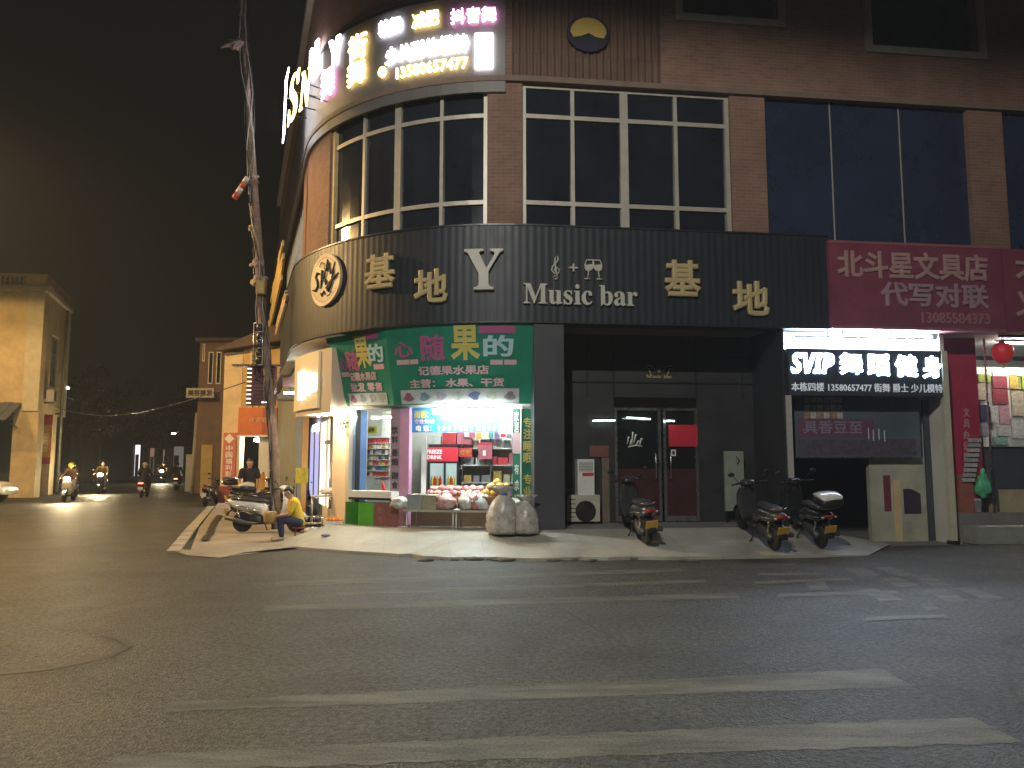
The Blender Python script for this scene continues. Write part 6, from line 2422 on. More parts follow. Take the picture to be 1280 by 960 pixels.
def scooter(label, loc, heading, paint, lean=0.0, group=None, topbox=None, plate=plate_m, lit=False, taillit=False, big=1.0, mirrors=True, cat='scooter'):
    t = thing('motor_scooter', label, cat, loc, group, heading, True)
    t.rotation_euler = (lean, 0, heading)
    t.scale = (big, big, big)
    for x, nm in ((-0.62, 'rear'), (0.66, 'front')):
        r_ = 0.235
        g = MB()
        g.lathe([(0.03, -0.05), (0.11, -0.045), (0.15, -0.035), (0.165, -0.05), (0.175, -0.04), (0.175, 0.04), (0.165, 0.05), (0.15, 0.035), (0.11, 0.045), (0.03, 0.05)], (x, 0, r_), 24, 'y')
        wl = obj('wheel', g, steel, t)
        g = MB()
        prof = [(0.176 + 0.058 * max(0, math.sin(q)), -0.055 * math.cos(q)) for q in [math.pi * k / 8 for k in range(9)]]
        g.lathe(prof, (x, 0, r_), 28, 'y')
        obj('tyre', g, rubber, wl)
    # rear fairing
    g = MB()
    g.loft([ring(-0.98, 0.735, 0.045, 0.03), ring(-0.93, 0.71, 0.10, 0.065), ring(-0.78, 0.66, 0.155, 0.11), ring(-0.55, 0.62, 0.165, 0.135), ring(-0.3, 0.60, 0.155, 0.14), ring(-0.12, 0.53, 0.15, 0.15), ring(-0.05, 0.46, 0.14, 0.16)])
    bd = obj('rear_fairing', g, paint, t)
    g = MB()
    for sy in (-1, 1):
        g.tube([(-0.85, sy * 0.145, 0.665), (-0.5, sy * 0.172, 0.60), (-0.16, sy * 0.16, 0.50)], [0.008, 0.014, 0.01], 6)
    obj('side_trim', g, steel, bd)
    # engine and swing arm, exhaust
    g = MB()
    g.loft([ring(-0.72, 0.25, 0.05, 0.05, cy=0.09), ring(-0.5, 0.29, 0.09, 0.10, cy=0.07), ring(-0.25, 0.32, 0.12, 0.11), ring(-0.1, 0.30, 0.10, 0.08)])
    obj('engine', g, engine_m, t)
    g = MB()
    g.tube([(-0.2, -0.14, 0.22), (-0.45, -0.16, 0.24), (-0.6, -0.17, 0.28), (-0.95, -0.17, 0.36)], [0.025, 0.045, 0.055, 0.05], 12)
    obj('exhaust', g, engine_m, t)
    g = MB()
    g.tube([(-0.60, 0.11, 0.25), (-0.72, 0.13, 0.58)], 0.022, 8)
    g.tube([(-0.60, -0.11, 0.25), (-0.72, -0.13, 0.58)], 0.022, 8)
    obj('shock_absorber', g, chrome, t)
    # rear mudguard with plate
    g = MB()
    g.loft([ring(-0.80, 0.56, 0.07, 0.02), ring(-0.94, 0.47, 0.075, 0.02), ring(-1.02, 0.33, 0.07, 0.018)])
    mg = obj('mudguard', g, black_plastic, t)
    g = MB()
    M = Matrix.Translation((-1.0, 0, 0.47)) @ Matrix.Rotation(R(-18), 4, 'Y')
    g.box(-0.006, 0.006, -0.11, 0.11, -0.075, 0.075, M)
    obj('license_plate', g, plate, mg)
    # floorboard
    g = MB()
    g.loft([ring(-0.12, 0.30, 0.15, 0.05), ring(0.1, 0.28, 0.155, 0.035), ring(0.3, 0.30, 0.14, 0.045)])
    obj('floorboard', g, black_plastic, t)
    # front leg shield
    g = MB()
    rows = [(0.30, 0.30, 0.15, 0.06), (0.36, 0.45, 0.19, 0.055), (0.42, 0.62, 0.215, 0.06), (0.44, 0.78, 0.20, 0.075), (0.42, 0.90, 0.15, 0.08), (0.38, 0.97, 0.10, 0.06)]
    rings = []
    for x, z, hw, hx in rows:
        rings.append([Vector((x + hx * math.sin(q) * (1.6 if math.sin(q) > 0 else 0.7), hw * math.cos(q), z)) for q in [2 * math.pi * k / 18 for k in range(18)]])
    g.loft(rings)
    sh_ = obj('front_shield', g, paint, t)
    g = MB()
    for sy in (-1, 1):
        g.blob((0.53, sy * 0.11, 0.72), (0.035, 0.035, 0.022), 1, 0, 1, 2)
    obj('indicator_lens', g, mat('amber_lens', (0.6, 0.22, 0.02), 0.15), sh_)
    # fork and front mudguard
    g = MB()
    for sy in (-1, 1):
        g.tube([(0.66, sy * 0.075, 0.235), (0.50, sy * 0.06, 0.62)], 0.02, 8)
    obj('fork', g, engine_m, t)
    g = MB()
    rings = []
    for k in range(9):
        a = R(15 + k * 17)
        cx, cz = 0.66 + 0.265 * math.cos(a), 0.235 + 0.265 * math.sin(a)
        rings.append([Vector((cx + 0.012 * math.cos(a) * math.sin(q) + 0, 0.075 * math.cos(q), cz + 0.016 * math.sin(a) * math.sin(q))) for q in [2 * math.pi * j / 12 for j in range(12)]])
    g.loft(rings)
    obj('front_mudguard', g, paint, t)
    # seat
    g = MB()
    g.loft([ring(-0.84, 0.775, 0.09, 0.025), ring(-0.74, 0.785, 0.13, 0.045), ring(-0.5, 0.77, 0.145, 0.05), ring(-0.36, 0.75, 0.14, 0.045), ring(-0.2, 0.735, 0.125, 0.05), ring(-0.08, 0.73, 0.08, 0.035)])
    obj('seat', g, seat_vinyl, t)
    g = MB()
    for sy in (-1, 1):
        g.tube([(-0.62, sy * 0.13, 0.79), (-0.86, sy * 0.13, 0.84), (-0.96, sy * 0.05, 0.85), (-0.96, 0.0, 0.85)], 0.013, 8)
    obj('grab_rail', g, chrome, t)
    # handlebar, head
    g = MB()
    g.tube([(0.28, -0.34, 1.03), (0.33, -0.16, 1.03), (0.36, 0, 1.0), (0.33, 0.16, 1.03), (0.28, 0.34, 1.03)], 0.016, 8)
    hb = obj('handlebar', g, dark_metal, t)
    for sy in (-1, 1):
        g = MB()
        g.tube([(0.30, sy * 0.23, 1.03), (0.275, sy * 0.36, 1.03)], 0.021, 8)
        obj('grip', g, rubber, hb)
    g = MB()
    g.loft([ring(0.26, 1.02, 0.08, 0.03), ring(0.34, 1.03, 0.14, 0.06), ring(0.44, 1.0, 0.13, 0.075), ring(0.50, 0.97, 0.08, 0.05)])
    obj('handlebar_cowl', g, paint, t)
    if mirrors:
        for sy in (-1, 1):
            g = MB()
            g.tube([(0.31, sy * 0.2, 1.04), (0.33, sy * 0.28, 1.14), (0.31, sy * 0.34, 1.2)], 0.008, 6)
            m_ = obj('mirror', g, black_plastic, t)
            g = MB()
            g.blob((0.31, sy * 0.36, 1.22), (0.022, 0.07, 0.045), 1, 0, 2, 2)
            obj('mirror_head', g, black_plastic, m_)
    g = MB()
    g.blob((0.485, 0, 0.985), (0.05, 0.12, 0.075) if lit else (0.045, 0.085, 0.05), 1, 0, 2, 2)
    obj('headlight', g, head_on if lit else head_off, t)
    g = MB()
    g.loft([ring(-1.005, 0.715, 0.06, 0.02), ring(-0.97, 0.715, 0.10, 0.032), ring(-0.93, 0.72, 0.105, 0.035)])
    obj('tail_light', g, tail_on if taillit else tail_off, t)
    for sy in (-1, 1):
        g = MB()
        g.blob((-0.95, sy * 0.12, 0.69), (0.035, 0.035, 0.022), 1, 0, 1, 2)
        obj('rear_indicator', g, head_off, t)
    g = MB()
    g.tube([(-0.15, 0.12, 0.22), (-0.12, 0.22, 0.02)], 0.014, 6)
    obj('side_stand', g, dark_metal, t)
    if topbox:
        g = MB()
        g.loft([ring(-1.12, 0.98, 0.17, 0.07), ring(-1.08, 0.985, 0.21, 0.10), ring(-0.9, 0.99, 0.225, 0.115), ring(-0.74, 0.985, 0.21, 0.10), ring(-0.70, 0.98, 0.17, 0.07)])
        bx_ = obj('top_box', g, black_plastic, t)
        g = MB()
        g.loft([ring(-1.11, 1.06, 0.17, 0.02), ring(-1.07, 1.075, 0.205, 0.05), ring(-0.9, 1.09, 0.215, 0.062), ring(-0.75, 1.075, 0.205, 0.05), ring(-0.71, 1.06, 0.17, 0.02)])
        obj('box_lid', g, topbox, bx_)
    return t


def spot(px, py):
    p = GP(px, py)
    return Vector((p.x, p.y, p.z))


def park(px, py, heading, wheel=-0.62, big=1.0):
    """location so that a wheel (local x) touches the ground seen at a pixel"""
    p = spot(px, py)
    h = R(heading)
    loc = Vector((p.x - math.cos(h) * wheel * big, p.y - math.sin(h) * wheel * big, 0))
    z1 = gz(loc.x + 0.62 * big * math.cos(h), loc.y + 0.62 * big * math.sin(h))
    loc.z = (p.z + z1) / 2 + 0.002
    return loc, math.atan2(z1 - p.z, 1.28 * big)


BG = 'scooters parked at the bar'
sc_list = []
for px, py, hd_, paint, lean, tb_, lab in ((809, 681, 98, paint_dark, -0.10, None, 'dark scooter with an amber plate parked before the bar doors'),
                                           (968, 688, 99, paint_dark, -0.10, None, 'dark scooter with brownish tail parked between the bar doors and the gym post'),
                                           (1026, 685, 97, paint_black, -0.10, paint_white, 'black scooter with a pale-lidded top box parked at the gym entrance')):
    loc, pit = park(px, py, hd_)
    s = scooter(lab, loc, R(hd_), paint, lean, BG, tb_)
    s.rotation_euler = (lean, -pit, R(hd_))
CG = 'scooters parked on the side pavement'
loc, pit = park(303, 666, -4)
scooter('white scooter with a black seat parked side-on behind the seated woman', loc, R(-4), paint_white, 0.08, CG)
for px, py, hd_, paint, tb_, lab in ((322, 655, 14, paint_dark, paint_white, 'dark scooter with a white-lidded top box just behind the white scooter'),
                                    (352, 648, 30, paint_black, None, 'black scooter with raised mirrors between the top-box scooter and the grey pier'),
                                    (338, 640, 150, paint_dark, None, 'dark grey scooter farthest back in the parked cluster by the grey pier'),
                                    (372, 640, 120, paint_dark, None, 'dark scooter parked nose-in by the yellow poster and the lilac window'), (386, 648, 100, paint_black, None, 'black scooter standing closest to the small stall table'),
                                    (296, 641, 40, paint_black, mat('smoked_lid', (0.06, 0.06, 0.07), 0.2, 0, 3, 0.2, coat=0.5), 'black scooter with a dark glossy top box at the outer edge of the parked cluster')):
    loc, pit = park(px, py, hd_)
    scooter(lab, loc, R(hd_), paint, 0.1, CG, tb_)
loc, pit = park(256, 633, 92)
scooter('dark scooter with a pale plate parked alone at the kerb of the side street', loc, R(92), paint_dark, 0.12, CG, None, blue_plate)

# ------------------------------------------------------------------ people
skin_m = mat('skin', (0.46, 0.27, 0.18), 0.5, 0, 12, 0.1)
hair_m = mat('black_hair', (0.012, 0.010, 0.009), 0.45, 0, 30, 0.3, 0.3)
eye_m = mat('eye_dark', (0.01, 0.008, 0.008), 0.2)
CACHE = {}


def skin_geo(verts, edges, radii, extra=None, voxel=0.012, sub=1):
    """one continuous surface grown round a skeleton: tapered limbs and rounded joints, fused"""
    g = MB()
    rr2 = [r_ if isinstance(r_, tuple) else (r_, r_) for r_ in radii]

    def frame(d):
        d = d.normalized()
        lat = Vector((0, 1, 0))
        lat = (lat - d * lat.dot(d))
        if lat.length < 0.2:
            lat = d.orthogonal()
        lat.normalize()
        return lat, d.cross(lat).normalized()
    for a_, b_ in edges:
        p_, q_ = Vector(verts[a_]), Vector(verts[b_])
        if (q_ - p_).length < 1e-4:
            continue
        lat, dep = frame(q_ - p_)
        rings = []
        for k in range(5):
            u = k / 4
            c_ = p_.lerp(q_, u)
            w0 = rr2[a_][0] * (1 - u) + rr2[b_][0] * u
            w1 = rr2[a_][1] * (1 - u) + rr2[b_][1] * u
            rings.append([c_ + lat * (w0 * math.cos(t)) + dep * (w1 * math.sin(t)) for t in [2 * math.pi * j / 14 for j in range(14)]])
        g.loft(rings)
    for i, p_ in enumerate(verts):
        r0, r1 = rr2[i]
        n0 = len(g.bm.verts)
        g.sphere((0, 0, 0), (r1, r0, (r0 + r1) / 2 if r0 == r1 else min(r0, r1) * 0.9), 2)
        for v in list(g.bm.verts)[n0:]:
            v.co = v.co + Vector(p_)
    if extra:
        extra(g)
    if voxel:
        bmesh.ops.recalc_face_normals(g.bm, faces=g.bm.faces)
        me = bpy.data.meshes.new('figure')
        g.bm.to_mesh(me)
        o = bpy.data.objects.new('figure', me)
        COL.objects.link(o)
        r_ = o.modifiers.new('re', 'REMESH')
        r_.mode = 'VOXEL'
        r_.voxel_size = voxel
        sm_ = o.modifiers.new('sm', 'SMOOTH')
        sm_.iterations = 2
        sm_.factor = 0.4
        dg = bpy.context.evaluated_depsgraph_get()
        dg.update()
        m3 = bpy.data.meshes.new_from_object(o.evaluated_get(dg))
        bpy.data.objects.remove(o)
        g = MB()
        g.smooth = True
        vv = [g.v(v.co) for v in m3.vertices]
        for p in m3.polygons:
            g.face([vv[i] for i in p.vertices])
        bpy.data.meshes.remove(m3)
    for f in g.bm.faces:
        f.smooth = True
    return g


def person(label, loc, heading, J, shirt, trousers, shoes, sleeve=0.6, helmet=None, short=False, fine=True, scale=1.0, group=None, shirt_hem=0.5):
    """J: joints in local coordinates facing +x"""
    t = thing('person', label, 'person', loc, group, heading, True)
    t.scale = (scale,) * 3
    J = {k: Vector(v) for k, v in J.items()}
    V, E, Rr, ix = [], [], [], {}

    def add(k, p, r_, par=None):
        ix[k] = len(V)
        V.append(Vector(p))
        Rr.append(r_)
        if par is not None:
            E.append((ix[par], ix[k]))
    add('pelvis', J['pelvis'], (0.135, 0.105))
    add('belly', J['pelvis'].lerp(J['chest'], 0.5), (0.125, 0.10), 'pelvis')
    add('chest', J['chest'], (0.15, 0.105), 'belly')
    add('neck', J['neck'], 0.055, 'chest')
    add('head', J['neck'].lerp(J['head'], 0.55), 0.05, 'neck')
    for s_ in (-1, 1):
        n = 'L' if s_ > 0 else 'R'
        sh_, el, wr = J['shoulder' + n], J['elbow' + n], J['wrist' + n]
        add('sh' + n, sh_, 0.06, 'chest')
        add('ua' + n, sh_.lerp(el, 0.5), 0.048, 'sh' + n)
        add('el' + n, el, 0.040, 'ua' + n)
        add('fa' + n, el.lerp(wr, 0.4), 0.038, 'el' + n)
        add('wr' + n, wr, 0.026, 'fa' + n)
        d = (wr - el).normalized()
        side = Vector((0, 0, 1)).cross(d).normalized()
        dn = d.cross(side).normalized()
        palm = wr + d * 0.075
        add('pm' + n, palm, (0.034, 0.02), 'wr' + n)
        for f_, (off, ln) in enumerate(((-0.027, 0.065), (-0.009, 0.078), (0.009, 0.073), (0.027, 0.058))):
            add('f%d' % f_ + n, palm + side * off + d * 0.03, 0.010, 'pm' + n)
            add('g%d' % f_ + n, palm + side * off * 1.15 + d * (0.03 + ln * 0.55) + dn * -0.012, 0.009, 'f%d' % f_ + n)
            add('h%d' % f_ + n, palm + side * off * 1.15 + d * (0.03 + ln * 0.85) + dn * -0.036, 0.008, 'g%d' % f_ + n)
        add('t0' + n, wr + d * 0.035 - side * s_ * 0.035, 0.011, 'wr' + n)
        add('t1' + n, wr + d * 0.085 - side * s_ * 0.055 - dn * 0.012, 0.009, 't0' + n)
        hp, kn, an, to = J['hip' + n], J['knee' + n], J['ankle' + n], J['toe' + n]
        add('hp' + n, hp, 0.085, 'pelvis')
        add('th' + n, hp.lerp(kn, 0.45), 0.075, 'hp' + n)
        add('kn' + n, kn, 0.055, 'th' + n)
        add('ca' + n, kn.lerp(an, 0.35), 0.053, 'kn' + n)
        add('an' + n, an, 0.035, 'ca' + n)
        add('to' + n, to, 0.03, 'an' + n)
    H = J['head']
    up = (J['head'] - J['neck']).normalized()
    fw = J.get('face', Vector((1, 0, 0)))
    fw = (fw - up * fw.dot(up)).normalized()
    lt = up.cross(fw).normalized()
    HM = lambda a, b, c: H + fw * a + lt * b + up * c

    def face(g):
        n0 = len(g.bm.verts)
        g.sphere((0, 0, 0), (0.095, 0.075, 0.115), 3)
        g.blob((0.03, 0, -0.07), (0.06, 0.055, 0.055), 0, 0, 2, 2)
        g.blob((0.098, 0, -0.012), (0.020, 0.014, 0.026), 0, 0, 2, 2)
        g.blob((0.082, 0, -0.058), (0.018, 0.026, 0.010), 0, 0, 2, 2)
        for s2 in (-1, 1):
            g.blob((0.0, s2 * 0.076, -0.005), (0.022, 0.012, 0.032), 0, 0, 2, 2)
            g.blob((0.078, s2 * 0.032, 0.022), (0.02, 0.024, 0.01), 0, 0, 2, 2)
        for v in list(g.bm.verts)[n0:]:
            c = v.co.copy()
            v.co = HM(c.x, c.y, c.z)
    b = obj('body', skin_geo(V, E, Rr, face, 0.0095 if fine else 0.014), skin_m, t)
    for s2 in (-1, 1):
        g = MB()
        g.sphere(HM(0.087, s2 * 0.032, 0.012), (0.012, 0.012, 0.009), 2)
        obj('eye', g, eye_m, b)
    # clothes
    e = 0.014
    sv, se, sr = [], [], []

    def q(p, r_, par=None):
        sv.append(Vector(p))
        sr.append(r_)
        if par is not None:
            se.append((par, len(sv) - 1))
        return len(sv) - 1
    a0 = q(J['pelvis'].lerp(J['chest'], -0.06), (0.15, 0.122))
    a1 = q(J['pelvis'].lerp(J['chest'], 0.5), (0.148, 0.125), a0)
    a2 = q(J['chest'], (0.172, 0.132), a1)
    q(J['chest'].lerp(J['neck'], 0.72), (0.08, 0.075), a2)
    for n in 'LR':
        sh_, el, wr = J['shoulder' + n], J['elbow' + n], J['wrist' + n]
        k = q(sh_, 0.076, a2)
        if sleeve <= 1:
            q(sh_.lerp(el, sleeve), 0.066, k)
        else:
            k = q(sh_.lerp(el, 0.5), 0.064, k)
            k = q(el, 0.055, k)
            q(el.lerp(wr, 0.9), 0.04, k)
    obj('shirt', skin_geo(sv, se, sr, None, 0.014), shirt, t)
    sv, se, sr = [], [], []
    a0 = q(J['pelvis'].lerp(J['chest'], 0.12), (0.14, 0.115))
    a1 = q(J['pelvis'], (0.15, 0.122), a0)
    for n in 'LR':
        hp, kn, an = J['hip' + n], J['knee' + n], J['ankle' + n]
        k = q(hp, 0.10, a1)
        k = q(hp.lerp(kn, 0.5), 0.09, k)
        k = q(kn, 0.072, k)
        if not short:
            k = q(kn.lerp(an, 0.5), 0.066, k)
            q(kn.lerp(an, 0.9), 0.056, k)
    obj('trousers', skin_geo(sv, se, sr, None, 0.014), trousers, t)
    for n in 'LR':
        an, to = J['ankle' + n], J['toe' + n]
        d = (to - an)
        d.z = 0
        d.normalize()
        c = an + d * 0.06
        g = MB()
        sd = Vector((-d.y, d.x, 0))
        zb = min(an.z, to.z) - 0.035
        rings = []
        for u, hw, hz in ((-0.11, 0.025, 0.04), (-0.09, 0.04, 0.075), (-0.02, 0.045, 0.08), (0.06, 0.05, 0.055), (0.13, 0.045, 0.04), (0.16, 0.02, 0.03)):
            cc = Vector((c.x, c.y, zb)) + d * u
            rings.append([cc + sd * (hw * math.cos(w_)) + Vector((0, 0, hz * (0.5 + 0.5 * math.sin(w_)))) for w_ in [2 * math.pi * j / 12 for j in range(12)]])
        g.loft(rings)
        obj('shoe', g, shoes, t)
    if helmet:
        g = MB()
        g.sphere((0, 0, 0), (0.135, 0.125, 0.13), 3)
        for v in list(g.bm.verts):
            c = v.co.copy()
            c.z = max(c.z, -0.035)
            v.co = HM(c.x - 0.012, c.y, c.z + 0.025)
        obj('helmet', g, helmet, t)
    else:
        g = MB()
        g.blob((0, 0, 0), (0.108, 0.088, 0.112), 3, 0.06, 3, 2)
        for v in list(g.bm.verts):
            c = v.co.copy()
            if c.x > -0.01 and c.z < 0.045:
                c *= 0.78
            c.z = max(c.z, -0.085)
            v.co = HM(c.x - 0.014, c.y, c.z + 0.022)
        obj('hair', g, hair_m, t)
    return t


def mirror_pose(d):
    out = {}
    for k, v in d.items():
        if k[0] == '*':
            out[k[1:] + 'L'] = v
            out[k[1:] + 'R'] = (v[0], -v[1], v[2])
        else:
            out[k] = v
    return out


SEAT = mirror_pose({'pelvis': (0, 0, 0.38), 'chest': (0.13, 0, 0.74), 'neck': (0.19, 0, 0.88), 'head': (0.24, 0, 0.985), 'face': (0.9, 0.1, -0.45), '*shoulder': (0.14, 0.175, 0.79), '*elbow': (0.22, 0.23, 0.55), '*wrist': (0.43, 0.10, 0.50), '*hip': (0.02, 0.09, 0.37), '*knee': (0.40, 0.14, 0.44), '*ankle': (0.36, 0.15, 0.075), '*toe': (0.48, 0.17, 0.04)})
STAND = mirror_pose({'pelvis': (0, 0, 0.95), 'chest': (0.02, 0, 1.30), 'neck': (0.03, 0, 1.48), 'head': (0.06, 0, 1.60), 'face': (1, 0, -0.3), '*shoulder': (0.02, 0.185, 1.40), '*elbow': (0.04, 0.26, 1.12), '*wrist': (0.20, 0.20, 0.95), '*hip': (0, 0.095, 0.92), '*knee': (0.02, 0.11, 0.50), '*ankle': (-0.02, 0.12, 0.08), '*toe': (0.1, 0.14, 0.04)})
RIDE = mirror_pose({'pelvis': (-0.30, 0, 0.90), 'chest': (-0.22, 0, 1.27), 'neck': (-0.18, 0, 1.43), 'head': (-0.13, 0, 1.55), '*shoulder': (-0.20, 0.185, 1.36), '*elbow': (-0.02, 0.27, 1.14), '*wrist': (0.20, 0.29, 1.07), '*hip': (-0.28, 0.1, 0.88), '*knee': (0.12, 0.17, 0.76), '*ankle': (0.08, 0.15, 0.40), '*toe': (0.2, 0.15, 0.36)})
yellow_shirt = mat('yellow_shirt', (0.62, 0.40, 0.03), 0.8, 0, 5, 0.15)
navy_cloth = mat('navy_trousers', (0.018, 0.022, 0.06), 0.8, 0, 5, 0.2)
black_cloth = mat('black_shirt', (0.014, 0.014, 0.016), 0.8, 0, 5, 0.2)
pale_cloth = mat('pale_trousers', (0.45, 0.43, 0.38), 0.8, 0, 5, 0.2)
sandal = mat('beige_sandal', (0.35, 0.27, 0.18), 0.7)
p = spot(352, 675)
hd_ = R(196)
ploc = Vector((p.x - 0.36 * math.cos(hd_), p.y - 0.36 * math.sin(hd_), 0))
ploc.z = p.z + 0.0
woman = person('woman in a yellow shirt and navy trousers sitting low and bent forward by the scooters', ploc, hd_, SEAT, yellow_shirt, navy_cloth, sandal, 0.75)
st_ = thing('stool', 'small low plastic stool under the seated woman in yellow', 'stool', ploc, None, hd_, True)
zs = 0.255
g = MB()
g.lathe([(0.12, zs - 0.025), (0.15, zs - 0.015), (0.15, zs), (0.10, zs + 0.005)], (0, 0, 0), 18)
obj('seat', g, mat('red_stool', (0.30, 0.05, 0.05), 0.5, 0, 4, 0.2), st_)
for k in range(4):
    a = math.pi / 4 + k * math.pi / 2
    g = MB()
    g.tube([(0.10 * math.cos(a), 0.10 * math.sin(a), zs - 0.02), (0.14 * math.cos(a), 0.14 * math.sin(a), 0.0)], 0.016, 6)
    obj('leg', g, MATS['red_stool'], st_)
# the woven bag in her lap
g = MB()
c = Matrix.Translation(ploc) @ Matrix.Rotation(hd_, 4, 'Z') @ Vector((0.60, 0.02, 0.0))
g.lathe([(0.10, 0.35), (0.135, 0.40), (0.14, 0.55), (0.12, 0.60), (0.10, 0.60)], (c.x, c.y, c.z), 18)
one('round_basket', g, mat('tan_woven', (0.42, 0.26, 0.08), 0.8, 0, 30, 0.35, 0.4), 'small round tan basket held at the knees of the seated woman', 'basket')

pm = GP(312, 645)
mx_, my_ = -7.0, 20.6
person('man in a black shirt standing between the parked scooters and the lottery shop', Vector((mx_, my_, gz(mx_, my_))), R(-60), STAND, black_cloth, mat('grey_trousers', (0.12, 0.12, 0.12), 0.8, 0, 5, 0.2), black_plastic, 0.6)


def rider(px, py, heading, paint, lab_s, lab_p, shirt, trousers, helmet=None, lit=False, tail=False, plate=blue_plate, big=1.0):
    p = G(px, py, 0)
    h = R(heading)
    s = scooter(lab_s, Vector((p.x, p.y, 0.002)), h, paint, 0, 'scooters ridden along the side street', None, plate, lit, tail, big)
    person(lab_p, Vector((p.x, p.y, 0.002)), h, RIDE, shirt, trousers, black_plastic, 1.5, helmet, fine=False, scale=big, group='riders on the side street')
    if lit:
        lamp('beam', s, Vector((0.56, 0, 0.98)), 420.0, (1.0, 0.76, 0.40), 0.05, 'SPOT', (R(80), 0, R(-90)), R(70))
    return s


brown_cloth = mat('brown_jacket', (0.16, 0.08, 0.04), 0.8, 0, 5, 0.2)
yhel = mat('yellow_helmet', (0.6, 0.42, 0.03), 0.3, 0, 3, 0.1)
whel = mat('pale_helmet', (0.55, 0.5, 0.42), 0.3, 0, 3, 0.1)
rider(86, 627, -75, paint_white, 'white scooter with its headlamp on, ridden by a yellow-helmeted person', 'rider in a brown jacket and yellow helmet on the oncoming scooter', brown_cloth, pale_cloth, yhel, True)
rider(126, 617, -72, paint_dark, 'oncoming scooter with the brightest headlamp in the middle of the side street', 'rider in pale trousers behind the brightest headlamp', mat('ochre_jacket', (0.3, 0.18, 0.06), 0.8, 0, 5, 0.2), pale_cloth, None, True, big=1.05)
rider(180, 622, 105, paint_red, 'dark red scooter with a lit red tail lamp riding away up the side street', 'rider in dark clothes and pale helmet riding away in the street middle', black_cloth, navy_cloth, whel, False, True)
rider(203, 604, -76, paint_dark, 'far oncoming scooter with a small white headlamp near the kerb line', 'far rider in dark clothes coming toward the crossing', black_cloth, navy_cloth, None, True)
rider(221, 613, 108, paint_black, 'black scooter with an orange-red tail lamp riding away close to the kerb', 'rider in black riding away close to the kerb', black_cloth, black_cloth, None, False, True)
# ------------------------------------------------------------------ far corner: the cream building across the side street
SD = Vector((-0.334, 0.943, 0)).normalized()
CX, CY = -23.2, 37.6
cb_ = thing('cream_building', 'cream corner building with a balustrade roof edge and an arcade, lit orange by street light', 'building', (CX - 4, CY + 3, 0))
O = Vector((CX, CY, 0))
FD = Vector((math.cos(A7), math.sin(A7), 0))           # its front, seen leftwards from the corner
N1 = Vector((FD.y, -FD.x, 0))
N2 = Vector((SD.y, -SD.x, 0))


def cbox(g, a0, a1, z0, z1, d0, d1, face=0):
    """box on the front (face 0: a runs left from the corner) or street side (face 1: a runs away)"""
    U = -FD if face == 0 else SD
    N = N1 if face == 0 else N2
    P = []
    for z in (z0, z1):
        for a, d in ((a0, d0), (a1, d0), (a1, d1), (a0, d1)):
            P.append(O + U * a + N * d + Vector((0, 0, z)))
    g.hexa(P)


def sbox(g, a0, a1, b0, b1, z0, z1):
    P = []
    for z in (z0, z1):
        for a, b in ((a0, b0), (a1, b0), (a1, b1), (a0, b1)):
            P.append(O - FD * a + SD * b + Vector((0, 0, z)))
    g.hexa(P)


zt = D(60, 343, CY).z
g = MB()
cbox(g, 0.0, 14, 4.2, zt - 0.9, -0.35, 0)
obj('front_wall', g, cream_paint, cb_)
g = MB()
cbox(g, 0.36, 5.6, 4.2, 5.6, -0.35, 0, 1)
cbox(g, 0.36, 1.9, 5.6, 8.3, -0.35, 0, 1)
cbox(g, 3.7, 5.6, 5.6, 8.3, -0.35, 0, 1)
cbox(g, 0.36, 5.6, 8.3, zt - 0.9, -0.35, 0, 1)
obj('side_wall', g, cream_paint, cb_)
g = MB()
cbox(g, -0.15, 14, zt - 0.9, zt - 0.68, -0.5, 0.18)
cbox(g, -0.15, 14, zt - 0.68, zt - 0.55, -0.4, 0.08)
cbox(g, 0.52, 5.7, zt - 0.9, zt - 0.67, -0.5, 0.18, 1)
obj('cornice', g, mat('cream_trim', (0.66, 0.58, 0.42), 0.7, 0, 3, 0.15), cb_)
g = MB()
cbox(g, 0.0, 1.0, zt - 0.54, zt, -0.25, 0.02)
cbox(g, 1.0, 14, zt - 0.12, zt, -0.22, 0.02)
for k in range(24):
    a = 1.12 + k * 0.22
    p = O - FD * a + N1 * (-0.1)
    g.lathe([(0.06, zt - 0.54), (0.035, zt - 0.45), (0.065, zt - 0.32), (0.035, zt - 0.18), (0.06, zt - 0.12)], (p.x, p.y, 0), 8)
cbox(g, 0.27, 5.6, zt - 0.66, zt, -0.25, 0.02, 1)
obj('balustrade', g, cream_paint, cb_)
for a0, a1, f_ in ((0.0, 0.75, 0), (4.8, 5.3, 0), (4.9, 5.5, 1)):
    g = MB()
    cbox(g, a0, a1, 4.2, zt - 0.92, 0.003, 0.12, f_)
    obj('pilaster', g, mat('cream_trim', (0.66, 0.58, 0.42)), cb_)
g = MB()
for q in ((1.9, 2.0, 5.6, 8.3), (3.6, 3.7, 5.6, 8.3), (2.0, 3.6, 8.2, 8.3), (2.0, 3.6, 5.6, 5.7), (2.75, 2.85, 5.7, 8.2), (2.0, 2.75, 7.4, 7.46), (2.85, 3.6, 7.4, 7.46)):
    cbox(g, *q, -0.2, -0.12, 1)
wf = obj('window', g, stone_m, cb_)
g = MB()
cbox(g, 1.95, 3.65, 5.65, 8.25, -0.19, -0.17, 1)
obj('pane', g, dark_glass, wf)
